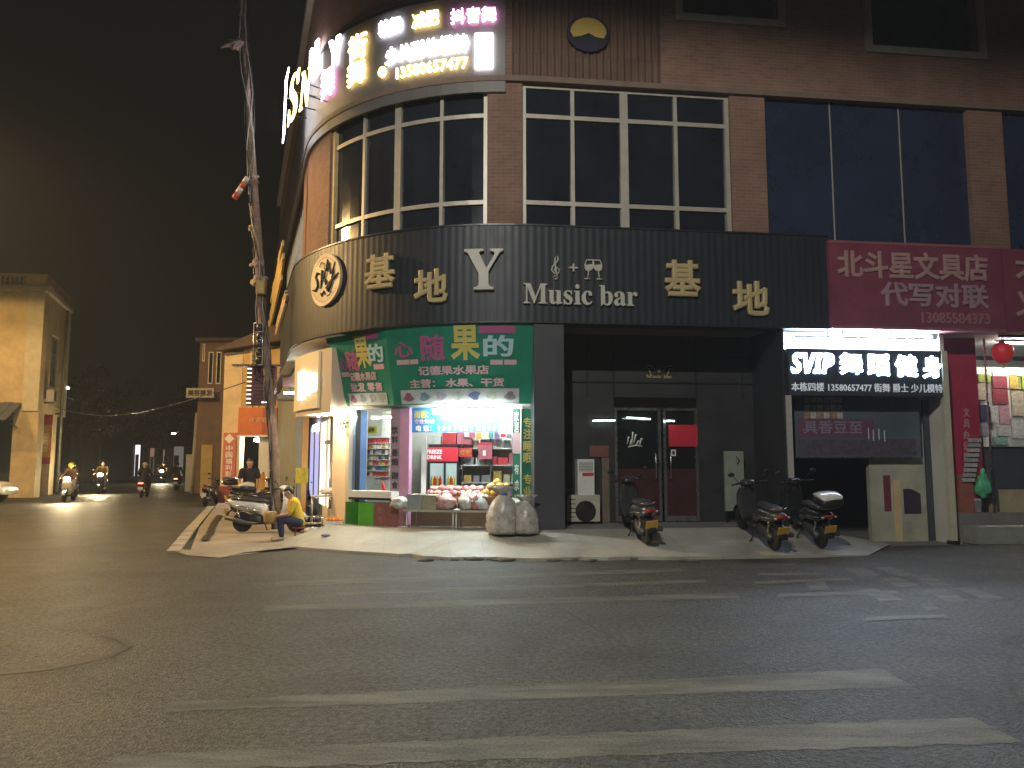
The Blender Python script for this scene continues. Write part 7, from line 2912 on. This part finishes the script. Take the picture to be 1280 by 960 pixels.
# arcade columns and dark arcade behind
for a0, a1, f_ in ((0.0, 1.15, 0), (5.2, 6.3, 0), (10.2, 11.3, 0)):
    g = MB()
    cbox(g, a0, a1, 0, 4.2, -0.6, 0, f_)
    obj('arcade_pillar', g, cream_paint, cb_)
g = MB()
cbox(g, 3.0, 4.1, 0, 4.2, -0.6, 0, 1)
obj('arcade_pillar', g, cream_paint, cb_)
g = MB()
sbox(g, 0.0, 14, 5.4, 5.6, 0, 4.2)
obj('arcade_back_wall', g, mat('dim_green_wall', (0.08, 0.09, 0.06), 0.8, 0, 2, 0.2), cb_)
g = MB()
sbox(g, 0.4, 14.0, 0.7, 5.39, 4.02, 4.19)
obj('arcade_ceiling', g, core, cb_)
g = MB()
sbox(g, 0.4, 14, 0.36, 5.3, zt - 1.0, zt - 0.93)
obj('roof', g, stone_m, cb_)
# awning and banner
aw2 = thing('awning', 'blue-grey metal awning over the arcade of the cream building', 'awning', O - FD * 5 + Vector((0, 0, 3.3)))
g = MB()
for k in range(30):
    a0, a1 = 0.75 + k * 0.4, 0.75 + k * 0.4 + 0.4
    P = [O - FD * a + N1 * d + Vector((0, 0, z + (0.03 if k % 2 else 0))) for a in (a0, a1) for d, z in ((0.13, 4.6), (1.5, 3.75), (1.5, 3.68), (0.13, 4.53))]
    g.hexa([P[0], P[1], P[2], P[3], P[4], P[5], P[6], P[7]])
obj('corrugated_sheet', g, mat('blue_grey_sheet', (0.14, 0.17, 0.22), 0.5, 0.2, 3, 0.2), aw2)
g = MB()
for a in (0.9, 5.5, 10):
    g.tube([O - FD * a + N1 * 0.13 + Vector((0, 0, 3.4)), O - FD * a + N1 * 1.45 + Vector((0, 0, 3.7))], 0.03, 6)
obj('stay', g, dark_metal, aw2)
bq = thing('banner', 'tall orange and red vertical banner on the arcade pillar of the cream building', 'banner', O + SD * 3.5 + N2 * 0.05 + Vector((0, 0, 2)))
z0, z1 = D(57, 580, 40.5).z, D(57, 517, 40.5).z
g = MB()
U = -N2
pb = O + SD * 2.99
Mp = lambda a, b, c: pb + N2 * a + Vector((0, 0, b)) + SD * -c
pts_ = [(-1.0, 0.03)]
g.hexa([Mp(-0.62, z0 + 0.35, 0.0), Mp(0.02, z0 + 0.35, 0.0), Mp(0.02, z0 + 0.35, 0.04), Mp(-0.62, z0 + 0.35, 0.04), Mp(-0.62, z1 - 0.6, 0.0), Mp(0.02, z1 - 0.6, 0.0), Mp(0.02, z1 - 0.6, 0.04), Mp(-0.62, z1 - 0.6, 0.04)])
obj('orange_panel', g, mat('orange_vinyl', (0.62, 0.20, 0.03), 0.5, 0, 2, 0.2), bq)
for za, zb_2 in ((z0, z0 + 0.345), (z1 - 0.595, z1)):
    g = MB()
    g.hexa([Mp(-0.62, za, 0.0), Mp(0.02, za, 0.0), Mp(0.02, za, 0.04), Mp(-0.62, za, 0.04), Mp(-0.62, zb_2, 0.0), Mp(0.02, zb_2, 0.0), Mp(0.02, zb_2, 0.04), Mp(-0.62, zb_2, 0.04)])
    obj('red_band', g, red_vinyl, bq)
g = MB()
for k, ch in enumerate('\u540d\u70df\u540d\u9152'):
    z = z1 - 0.95 - k * 0.36
    g.text(ch, Mp, -0.47, -0.13, z, z + 0.3, 0.041, 0.01, 0.02)
obj('lettering', g, yellow_print, bq)
g = MB()
p0, p1 = O + N2 * 0.05 + Vector((0, 0, 4.15)), O + SD * 3.6 + N2 * 0.2 + Vector((0, 0, 4.3))
cp = []
for i in range(13):
    t = i / 12
    cp.append((O - FD * 6 + N1 * 0.2 + Vector((0, 0, 4.9))).lerp(p1, t) + Vector((0, 0, -0.5 * math.sin(math.pi * t))))
g.tube(cp, 0.04, 5)
one('overhead_cable', g, black_plastic, 'sagging black cable running along the cream building above the awning', 'cable')


def wall_lamp(label, p, power_em, col, arm=None, name='street_lamp', r_=0.12, lw_=0):
    t = thing(name, label, 'lamp', p)
    g = MB()
    g.blob(p, (r_ * 1.5, r_, r_ * 0.5), 0, 0, 2, 2)
    obj('lit_lens', g, mat('lens_%s' % label[:12].replace(' ', '_'), (1, 1, 1), 0.4, emit=power_em, ecol=col), t)
    g = MB()
    g.blob(p + Vector((0, 0, r_ * 0.55)), (r_ * 1.7, r_ * 1.2, r_ * 0.5), 0, 0, 2, 0.3)
    obj('housing', g, dark_metal, t)
    if lw_:
        lamp('light', t, p - Vector((0, 0, r_ * 0.7)), lw_, col, 0.06)
    if arm:
        g = MB()
        g.tube([p + Vector((0, 0, r_ * 0.8))] + arm, 0.04, 6)
        obj('arm', g, dark_metal, t)
    return t


p = D(83, 485, 43)
wall_lamp('cool white street lamp on an arm from the cream building corner', p, 60, (0.9, 1.0, 0.9), [p + Vector((-0.8, 0, 0.35)), O + SD * 5.6 + N2 * 0.05 + Vector((0, 0, p.z + 0.1))])
p = D(40, 547, 40)
g2 = O - FD * -0.3
wall_lamp('small bluish white lamp glowing inside the arcade of the cream building', p, 35, (0.8, 0.85, 1.0), [p + Vector((0, 0.1, 0.5))], 'arcade_lamp', 0.09, 40)
p = D(217, 542, 82)
wall_lamp('distant white street lamp over the lit shops of the side street', p, 90, (0.95, 1, 0.9), [p + Vector((1.0, 0, 0.3)), p + Vector((2.4, 0.2, 0.1))], r_=0.15)
p = D(123, 546, 100)
wall_lamp('tiny distant pale street lamp among the dark trees', p, 40, (0.95, 1, 0.9), [p + Vector((-0.8, 0, 0.3)), p + Vector((-2.0, 0, 0.3))], r_=0.12)
# red lit sign lamp
p = D(130, 563, 75)
t = thing('red_signal_sign', 'small red glowing roadside sign high above the brightest headlamp', 'sign', Vector((p.x, p.y, 0)))
g = MB()
g.box(p.x - 0.42, p.x + 0.42, p.y - 0.1, p.y, p.z - 0.28, p.z + 0.28)
obj('lit_box', g, mat('red_sign_glow', (0.5, 0.02, 0.02), 0.4, emit=2.2, ecol=(1.0, 0.06, 0.05)), t)
g = MB()
g.box(p.x - 0.25, p.x + 0.25, p.y - 0.115, p.y - 0.101, p.z - 0.12, p.z + 0.12)
obj('pale_mark', g, mat('red_sign_mark', (0.8, 0.4, 0.4), 0.4, emit=3.0, ecol=(1.0, 0.45, 0.4)), t)
g = MB()
g.tube([(p.x, p.y - 0.05, 0), (p.x, p.y - 0.05, p.z - 0.28)], 0.05, 8)
obj('post', g, dark_metal, t)

# ------------------------------------------------------------------ parked white car at the picture edge
car = thing('parked_car', 'white car parked nose-in before the arcade, cut by the picture edge', 'car', G(-56, 629, 0), None, R(10), True)
Lc = [(-2.1, 0.62, 0.70, 0.16), (-1.95, 0.66, 0.80, 0.30), (-1.2, 0.66, 0.86, 0.36), (0, 0.64, 0.88, 0.36), (1.0, 0.64, 0.86, 0.34), (1.75, 0.60, 0.80, 0.28), (2.1, 0.52, 0.66, 0.16)]
g = MB()
g.loft([ring(x, cz, hw, hh, 24, 3.4) for x, cz, hw, hh in Lc])
obj('body', g, paint_white, car)
g = MB()
g.loft([ring(-1.9, 0.98, 0.62, 0.05, 24, 3.4), ring(-1.45, 1.12, 0.70, 0.22, 24, 3.4), ring(-1.0, 1.20, 0.70, 0.27, 24, 3.4), ring(-0.2, 1.22, 0.70, 0.28, 24, 3.4), ring(0.3, 1.18, 0.70, 0.24, 24, 3.4), ring(1.05, 0.98, 0.64, 0.05, 24, 3.4)])
cabin = obj('cabin_glass', g, dark_glass, car)
g = MB()
g.loft([ring(-1.35, 1.38, 0.56, 0.03, 24, 3), ring(-0.9, 1.475, 0.62, 0.035, 24, 3), ring(-0.2, 1.50, 0.63, 0.035, 24, 3), ring(0.25, 1.42, 0.60, 0.03, 24, 3)])
for sy in (-1, 1):
    g.tube([(0.2, sy * 0.60, 1.42), (0.95, sy * 0.66, 1.0)], 0.035, 6)
    g.tube([(-0.55, sy * 0.655, 1.45), (-0.5, sy * 0.71, 0.98)], 0.035, 6)
    g.tube([(-1.3, sy * 0.58, 1.38), (-1.75, sy * 0.66, 1.0)], 0.05, 6)
obj('roof', g, paint_white, cabin)
for x in (-1.3, 1.3):
    for sy in (-1, 1):
        g = MB()
        g.lathe([(0.05, sy * 0.90), (0.20, sy * 0.89), (0.2, sy * 0.72), (0.05, sy * 0.70)], (x, 0, 0.31), 20, 'y')
        wl = obj('wheel', g, steel, car)
        g = MB()
        g.lathe([(0.2, sy * 0.68), (0.29, sy * 0.69), (0.31, sy * 0.74), (0.31, sy * 0.86), (0.29, sy * 0.90), (0.2, sy * 0.895)], (x, 0, 0.31), 24, 'y')
        obj('tyre', g, rubber, wl)
for sy in (-1, 1):
    g = MB()
    g.blob((1.98, sy * 0.50, 0.66), (0.12, 0.16, 0.08), 0, 0, 2, 2)
    obj('headlight', g, head_off, car)
    g = MB()
    g.blob((0.75, sy * 0.95, 0.98), (0.07, 0.10, 0.06), 0, 0, 2, 2)
    obj('mirror', g, paint_white, car)

# ------------------------------------------------------------------ near side of the street beyond the corner building
YL = 31.0
lb_ = thing('lottery_building', 'cream and brown street building with an orange fascia and a small lit shop', 'building', (D(310, 600, YL).x, YL + 2, 0))
X = lambda px, Y=YL: D(px, 578, Y).x
Zz = lambda py, Y=YL: D(300, py, Y).z
g = MB()
g.box(X(276), X(299), YL, YL + 0.5, 0.1, Zz(440))
obj('beige_pier', g, cream_paint, lb_)
g = MB()
g.box(X(299), X(360), YL + 0.02, YL + 6, Zz(512), Zz(432))
obj('upper_wall', g, mat('ochre_wall', (0.55, 0.36, 0.12), 0.75, 0, 2, 0.2), lb_)
g = MB()
g.box(X(309) , X(313), YL - 0.06, YL + 0.018, Zz(510), Zz(434))
g.box(X(319), X(321), YL - 0.04, YL + 0.018, Zz(510), Zz(434))
obj('wall_pilaster', g, cream_paint, lb_)
g = MB()
for k, (y0, y1) in enumerate(((440, 424), (432, 414))):
    pass
g.hexa([Vector(p) for p in ((X(272), YL - 0.5, Zz(440)), (X(362), YL - 0.5, Zz(426)), (X(362), YL + 7, Zz(426)), (X(272), YL + 7, Zz(440)), (X(272), YL - 0.5, Zz(437)), (X(362), YL - 0.5, Zz(400)), (X(362), YL + 7, Zz(400)), (X(272), YL + 7, Zz(437)))])
obj('dark_roof', g, mat('brown_roof', (0.10, 0.065, 0.05), 0.8, 0, 3, 0.3), lb_)
g = MB()
g.box(X(299), X(360), YL + 2.6, YL + 2.7, 0.1, Zz(512) - 0.01)
obj('shop_back_wall', g, mat('olive_wall', (0.22, 0.23, 0.18), 0.8, 0, 2, 0.2), lb_)
for x0, x1, m_ in ((322, 335, white_plaster if False else plaster), (336, 345, mat('red_door', (0.5, 0.03, 0.05), 0.5, 0, 3, 0.2))):
    g = MB()
    g.box(X(x0), X(x1), YL + 0.1 + (x0 > 330) * 0.3, YL + 0.2 + (x0 > 330) * 0.3, 0.1, Zz(545))
    obj('inner_panel', g, m_, lb_)
g = MB()
g.box(X(240), X(277), YL + 8, YL + 14, 0.1, Zz(432, YL + 8))
one('brown_building', g, mat('brown_render', (0.17, 0.11, 0.07), 0.8, 0, 1.5, 0.3), 'plain brown rendered building just past the lottery shop', 'building') if False else g.bm.free()
bb = thing('brown_building', 'dim brown rendered building with slim windows just past the lottery shop', 'building', (X(258, 40), 42, 0))
g = MB()
g.box(X(244, 40), X(296, 40), 40, 48, 0.1, Zz(427, 40))
obj('wall', g, mat('brown_render', (0.15, 0.095, 0.06), 0.8, 0, 1.5, 0.3), bb)
for x0, x1, y0, y1 in ((248, 251, 430, 452), (256, 262, 440, 480), (266, 272, 440, 480)):
    g = MB()
    g.box(X(x0, 40), X(x1, 40), 39.95, 39.99, Zz(y1, 40), Zz(y0, 40))
    w_ = obj('window', g, frame_m, bb)
    g = MB()
    g.box(X(x0, 40) + 0.05, X(x1, 40) - 0.04, 39.93, 39.948, Zz(y1, 40) + 0.06, Zz(y0, 40) - 0.06)
    obj('pane', g, dark_glass, w_)
g = MB()
g.box(X(252, 40), X(266, 40), 39.9, 39.99, 0.12, Zz(556, 40))
obj('ochre_shutter', g, mat('ochre_shutter', (0.42, 0.28, 0.08), 0.6, 0, 3, 0.2), bb)
g = MB()
g.box(X(240, 40), X(300, 40), 39.7, 48.3, Zz(427, 40), Zz(423, 40))
obj('roof', g, MATS['brown_roof'], bb)
bs_ = thing('balcony_sign', 'pale dim sign strip with dark characters on the brown building', 'sign', (X(247, 39.6), 39.5, Zz(497, 39.6)))
g = MB()
g.box(X(229, 39.3), X(264, 39.3), 39.3, 39.45, Zz(497, 39.3), Zz(485, 39.3))
obj('panel', g, mat('pale_sign_panel', (0.40, 0.36, 0.27), 0.6, 0, 3, 0.2), bs_)
g = MB()
g.text('\u7f8e\u5bb9\u7f8e\u53d1', axmap((0, 39.3, 0), (1, 0, 0)), X(231, 39.3), X(262, 39.3), Zz(495, 39.3), Zz(487, 39.3), 0.004, 0.02, 0.03)
obj('lettering', g, ink, bs_)
g = MB()
g.tube([(X(232, 39.3), 39.4, Zz(485, 39.3)), (X(232, 39.3), 39.99, Zz(480, 39.3))], 0.03, 6)
obj('bracket', g, dark_metal, bs_)
# orange fascia, red banner and lamp of the lottery shop
of = thing('orange_fascia', 'orange shop fascia with a faint pale mark and lettering on the lottery shop', 'sign', (X(320), YL - 0.2, Zz(545)))
g = MB()
g.box(X(298), X(346), YL - 0.2, YL - 0.05, Zz(544), Zz(510))
obj('panel', g, mat('orange_red_vinyl', (0.60, 0.16, 0.04), 0.5, 0, 2, 0.2), of)
g = MB()
g.box(X(328), X(345.8), YL - 0.205, YL - 0.202, Zz(543), Zz(510.5))
obj('darker_panel', g, mat('dark_orange_vinyl', (0.42, 0.08, 0.035), 0.5, 0, 2, 0.2), of)
g = MB()
g.text('\u4f53\u80b2\u5f69\u7968', axmap((0, YL - 0.206, 0), (1, 0, 0)), X(312), X(342), Zz(529), Zz(522), 0.002, 0.02, 0.02)
obj('lettering', g, mat('pale_orange_print', (0.66, 0.36, 0.2), 0.6), of)
g = MB()
g.box(X(297), X(347), YL - 0.22, YL - 0.03, Zz(546), Zz(544) - 0.004)
obj('edge_trim', g, white_plastic, of)
rb = thing('lottery_banner', 'pinkish red vertical banner with white upright characters on the beige pier', 'banner', (X(285), YL - 0.05, 1))
g = MB()
g.box(X(279), X(295), YL - 0.06, YL - 0.004, Zz(600), Zz(541))
obj('panel', g, mat('salmon_vinyl', (0.55, 0.15, 0.11), 0.5, 0, 2, 0.2), rb)
for k, ch in enumerate('\u4e2d\u56fd\u798f\u5229\u5f69\u7968'):
    g = MB()
    y = 557 + k * 8
    g.text(ch, axmap((0, YL - 0.06, 0), (1, 0, 0)), X(282.5), X(291), Zz(y + 7), Zz(y), 0.003, 0.02, 0.02)
    obj('character', g, white_print, rb)
g = MB()
mp_ = axmap((0, YL - 0.06, 0), (1, 0, 0))
cx, cz = X(286.5), Zz(548.5)
g.prism([(cx - 0.2, cz), (cx, cz + 0.2), (cx + 0.2, cz), (cx, cz - 0.2)], mp_, 0.003, 0.02)
obj('diamond_mark', g, white_print, rb)
g = MB()
g.box(X(276) - 0.02, X(299) + 0.02, YL - 0.1, YL + 0.55, 0.05, 0.75)
one('red_plinth', g, mat('dull_red_plinth', (0.22, 0.05, 0.05), 0.7, 0, 3, 0.25), 'dull red painted plinth at the foot of the beige pier', 'plinth')
p = Vector((X(319), YL + 0.35, Zz(546) - 0.12))
wall_lamp('bright round white lamp under the orange fascia', p, 170, (1, 1, 0.92), [p + Vector((0, 0.3, 0.25))], 'ceiling_lamp', 0.14, 110)
p = D(376, 540, 25)
# yellow posters and red notices near the scooters
for x0, x1, y0, y1, Y, m_, lab in ((320, 331, 592, 612, 24.0, mat('yellow_red_poster', (0.60, 0.42, 0.04), 0.5, 0, 6, 0.5, ramp=((0.5, 0.12, 0.03), (0.66, 0.5, 0.05))), 'yellow and red poster board standing behind the man in black'), (369, 385, 585, 604, 18.6, mat('yellow_green_poster', (0.5, 0.42, 0.03), 0.5, 0, 5, 0.5, ramp=((0.25, 0.18, 0.03), (0.62, 0.52, 0.04))), 'yellow poster board standing behind the parked scooters by the lilac window')):
    a, b = D(x0, y1, Y), D(x1, y0, Y)
    t = thing('poster_stand', lab, 'poster', Vector(((a.x + b.x) / 2, Y, gz(a.x, Y))))
    g = MB()
    g.box(a.x, b.x, Y, Y + 0.03, a.z, b.z)
    obj('poster_board', g, m_, t)
    for x in (a.x + 0.03, b.x - 0.03):
        g = MB()
        g.tube([(x, Y + 0.045, gz(a.x, Y)), (x, Y + 0.045, b.z - 0.05)], 0.014, 6)
        obj('leg', g, dark_metal, t)
# pole at the kerb and a grey cabinet farther on
t = thing('street_pole', 'pale slim pole standing by the brown building farther along the pavement', 'pole', D(240, 606, 42))
a = D(240, 606, 42)
g = MB()
g.tube([(a.x, 42, 0), (a.x + 0.1, 42, D(243, 516, 42).z)], [0.10, 0.08], 10)
obj('shaft', g, mat('pale_pole', (0.38, 0.33, 0.25), 0.7, 0, 5, 0.25), t)
g = MB()
g.tube([(a.x + 0.1, 42, D(243, 516, 42).z - 0.05), (a.x + 0.7, 41.9, D(243, 516, 42).z + 0.2)], 0.04, 6)
obj('bracket', g, dark_metal, t)
t = thing('utility_cabinet', 'grey metal roadside cabinet beside the slim pole', 'cabinet', D(236, 608, 44))
a, b = D(231, 608, 44), D(242, 568, 44)
g = MB()
g.box(a.x, b.x, 44, 44.6, 0.05, b.z)
obj('body', g, mat('grey_cabinet', (0.30, 0.28, 0.25), 0.5, 0.2, 3, 0.2), t)
g = MB()
g.box(a.x + 0.08, b.x - 0.08, 43.97, 43.998, 0.3, b.z - 0.15)
obj('door', g, mat('grey_cabinet_door', (0.34, 0.32, 0.28), 0.5, 0.2, 3, 0.2), t)

# ------------------------------------------------------------------ far end of the street: lit shops and dark trees
YF_ = 95.0
for k, (x0, x1, y0, em, col, m0, lab) in enumerate(((161, 178, 556, 1.5, (0.95, 0.92, 1.0), (0.6, 0.6, 0.6), 'far shop with a bright white lit front at the street end'), (180, 196, 560, 0.25, (1.0, 0.5, 0.35), (0.5, 0.35, 0.3), 'far shop with a dim reddish lit front beside the white one'), (197, 209, 560, 0.35, (1.0, 0.85, 0.55), (0.5, 0.45, 0.35), 'far shop with a cream shutter at the street end'), (210, 233, 558, 0.15, (0.9, 0.85, 0.75), (0.3, 0.28, 0.25), 'far dim shop nearest the grey cabinet'))):
    a, b = D(x0, 600, YF_), D(x1, 520 - 6 * k, YF_)
    t = thing('far_shop', lab, 'shop', Vector(((a.x + b.x) / 2, YF_, 0)), 'lit shops at the far street end')
    ztop = D(x0, y0, YF_).z
    g = MB()
    g.box(a.x, b.x - 0.02, YF_ + 0.5, YF_ + 8, ztop + 0.01, b.z)
    obj('upper_wall', g, mat('far_dark_wall', (0.05, 0.048, 0.04), 0.85, 0, 1, 0.2), t)
    for q in ((a.x, a.x + 0.18), (b.x - 0.2, b.x - 0.02)):
        g = MB()
        g.box(q[0], q[1], YF_ + 0.3, YF_ + 0.8, 0, ztop)
        obj('pier', g, MATS['far_dark_wall'], t)
    g = MB()
    g.box(a.x + 0.18, b.x - 0.2, YF_ + 0.9, YF_ + 1.0, 0, ztop)
    obj('lit_front', g, mat('far_front_%d' % k, m0, 0.6, emit=em, ecol=col), t)
    g = MB()
    g.box(a.x + 0.3, a.x + 0.3 + (b.x - a.x) * 0.3, YF_ + 0.75, YF_ + 0.88, 0.0, ztop * 0.7)
    obj('display_stand', g, mat('far_goods_%d' % k, ((0.4, 0.1, 0.08), (0.3, 0.3, 0.3), (0.2, 0.15, 0.1), (0.3, 0.1, 0.1))[k], 0.6, 0, 3, 0.4), t)
# a dark house block on the far left side of the street
t = thing('dark_block', 'unlit dark building block beyond the cream building, barely seen', 'building', D(95, 610, 60))
a, b = D(72, 612, 60), D(150, 575, 60)
g = MB()
g.box(a.x - 6, D(120, 600, 66).x, 62, 72, 0, 5.2)
obj('wall', g, MATS['far_dark_wall'], t)
g = MB()
g.box(a.x - 6.2, D(120, 600, 66).x + 0.2, 61.8, 72, 5.2, 5.5)
obj('roof', g, MATS['brown_roof'], t)
leaf = mat('night_leaf', (0.022, 0.032, 0.014), 0.6, 0, 1.5, 0.4)
bark = mat('dark_bark', (0.07, 0.055, 0.04), 0.85, 0, 6, 0.3, 0.4)


def tree(x, y, h, r_, seed, label, n=1500):
    rr = random.Random(seed)
    t = thing('street_tree', label, 'tree', (x, y, 0), 'dark trees along the side street')
    g = MB()
    g.tube([(x, y, 0), (x + 0.1, y, h * 0.3), (x - 0.05, y + 0.1, h * 0.6), (x + 0.1, y, h * 0.85)], [0.22, 0.18, 0.11, 0.03], 8)
    cl = []
    for k in range(9):
        a = rr.uniform(0, 6.28)
        z = h * rr.uniform(0.4, 0.9)
        e = Vector((x + r_ * rr.uniform(0.3, 0.85) * math.cos(a), y + r_ * rr.uniform(0.3, 0.85) * math.sin(a), z + h * 0.1))
        g.tube([(x, y, z - h * 0.12), Vector((x, y, z)).lerp(e, 0.5) + Vector((0, 0, 0.15)), e], [0.08, 0.05, 0.015], 6)
        cl.append((e, r_ * rr.uniform(0.28, 0.5)))
    obj('trunk', g, bark, t)
    g = MB()
    for k in range(n):
        c, cr_ = rr.choice(cl)
        d = Vector((rr.gauss(0, 1), rr.gauss(0, 1), rr.gauss(0, 0.75))).normalized() * cr_ * rr.random() ** 0.4
        p = c + d
        u = Vector((rr.gauss(0, 1), rr.gauss(0, 1), rr.gauss(0, 1))).normalized()
        v_ = u.orthogonal().normalized()
        s = rr.uniform(0.10, 0.2)
        g.face([g.v(p - u * s), g.v(p + v_ * s * 0.5), g.v(p + u * s), g.v(p - v_ * s * 0.5)])
    obj('crown', g, leaf, t)
    return t


for k, (px, Y, h, r_, lab) in enumerate(((96, 50, 7.5, 2.3, 'dark leafy tree just beyond the cream building'), (120, 62, 8.5, 2.8, 'dark street tree standing above the brightest headlamp'), (150, 78, 9.5, 3.2, 'tall dark tree before the far lit shops'), (205, 86, 7.0, 2.4, 'small dark tree under the distant street lamp'), (262, 66, 9.0, 3.0, 'dark tree rising behind the brown building'))):
    p = D(px, 600, Y)
    tree(p.x, Y, h, r_, 30 + k, lab)

# service cables over the side street
for k, (a, b, sag, lab) in enumerate((((83, 497, 43), (243, 517, 42), 0.35, 'thin black cable crossing the side street below the lamp arm'), ((60, 505, 42.5), (330, 470, 18.75), 0.8, 'long sagging black cable from the cream building to the leaning pole'))):
    p, q = D(*a), D(*b)
    g = MB()
    g.tube([p.lerp(q, t / 16) - Vector((0, 0, sag * math.sin(math.pi * t / 16))) for t in range(17)], 0.014, 5)
    one('street_cable', g, black_plastic, lab, 'cable')

# service pieces on the cream building
g = MB()
p = O + SD * 4.4 + N2 * 0.12
g.tube([(p.x, p.y, 0.1), (p.x, p.y, zt - 1.0)], 0.07, 8)
one('downpipe', g, mat('old_pipe', (0.26, 0.23, 0.18), 0.6, 0, 3, 0.25), 'round old downpipe running down the street side of the cream building', 'pipe')
q = thing('wall_air_conditioner', 'small grey air conditioner box fixed below the window of the cream building', 'air conditioner', O + SD * 1.2 + N2 * 0.3 + Vector((0, 0, 4.9)))
g = MB()
cbox(g, 0.9, 1.7, 4.75, 5.35, 0.08, 0.42, 1)
obj('casing', g, mat('cream_enamel', (0.5, 0.47, 0.38)), q)
g = MB()
cbox(g, 1.0, 1.45, 4.82, 5.28, 0.422, 0.435, 1)
obj('fan_grille', g, black_plastic, q)
g = MB()
cbox(g, 0.95, 1.0, 4.65, 4.748, 0.004, 0.4, 1)
obj('bracket', g, dark_metal, q)
# ------------------------------------------------------------------ street lamps standing behind and beside the photographer
def street_lamp(label, base, h, arm, power, col, em, size=0.15, cone=0):
    base = Vector(base)
    t = thing('street_lamp', label, 'lamp', base)
    tip = base + Vector((arm[0], arm[1], h))
    g = MB()
    g.tube([base, base + Vector((0, 0, h * 0.9)), base + Vector((arm[0] * 0.3, arm[1] * 0.3, h * 0.985)), tip + Vector((0, 0, 0.1))], [0.11, 0.08, 0.06, 0.045], 10)
    obj('pole', g, mat('lamp_pole_paint', (0.28, 0.28, 0.27), 0.5, 0.3, 4, 0.2), t)
    g = MB()
    g.blob(tip + Vector((0, 0, 0.06)), (0.34, 0.18, 0.09), 0, 0, 2, 0.2)
    obj('lamp_head', g, dark_metal, t)
    g = MB()
    g.blob(tip - Vector((0, 0, 0.01)), (0.22, 0.12, 0.05), 0, 0, 2, 2)
    obj('lamp_lens', g, mat('lens_' + label[:9].replace(' ', '_'), (1, 1, 1), 0.4, emit=em, ecol=col), t)
    if cone:
        l = lamp('light', t, tip - Vector((0, 0, 0.12)), power, col, size, 'SPOT', (0, 0, 0), R(cone))
        l.data.spot_blend = 0.1
    else:
        lamp('light', t, tip - Vector((0, 0, 0.12)), power, col, size)
    return t


street_lamp('tall warm sodium street lamp on the opposite pavement of the side street', (-17.5, 19.0, 0), 10.6, (0.8, -0.3), 10500, (1.0, 0.62, 0.24), 40, cone=172)
street_lamp('tall pale street lamp on the near pavement behind the viewer', (-2.5, -3.5, 0), 12.6, (0.4, 2.0), 7900, (1.0, 0.98, 0.86), 60, cone=174)
street_lamp('warm sodium street lamp before the cream building across the side street', (-26.0, 27.5, 0), 10.8, (-0.6, 1.2), 2000, (1.0, 0.62, 0.2), 40, cone=172)
# ONE weak moonlit-sky sun
sl = bpy.data.lights.new('moonlight', 'SUN')
sl.energy = 0.02
sl.angle = R(3)
sl.color = (0.9, 0.92, 1.0)
so = bpy.data.objects.new('moonlight', sl)
COL.objects.link(so)
so.rotation_euler = (R(40), 0, R(-20))

# ------------------------------------------------------------------ thin haze added to stand in for lens glare round the lights
g = MB()
g.box(-70, 60, -12, 130, -1.0, 14.2)
hz = struct('haze', g, mat('glare_haze', (1, 1, 1)), 'stuff')
m = MATS['glare_haze']
nt = m.node_tree
nt.nodes.remove(nt.nodes['Principled BSDF'])
pv_ = nt.nodes.new('ShaderNodeVolumePrincipled')
pv_.inputs['Color'].default_value = (0.80, 0.88, 1.0, 1)
pv_.inputs['Density'].default_value = 0.0011
pv_.inputs['Anisotropy'].default_value = 0.2
nt.links.new(pv_.outputs[0], nt.nodes['Material Output'].inputs['Volume'])
sc.cycles.volume_bounces = 0
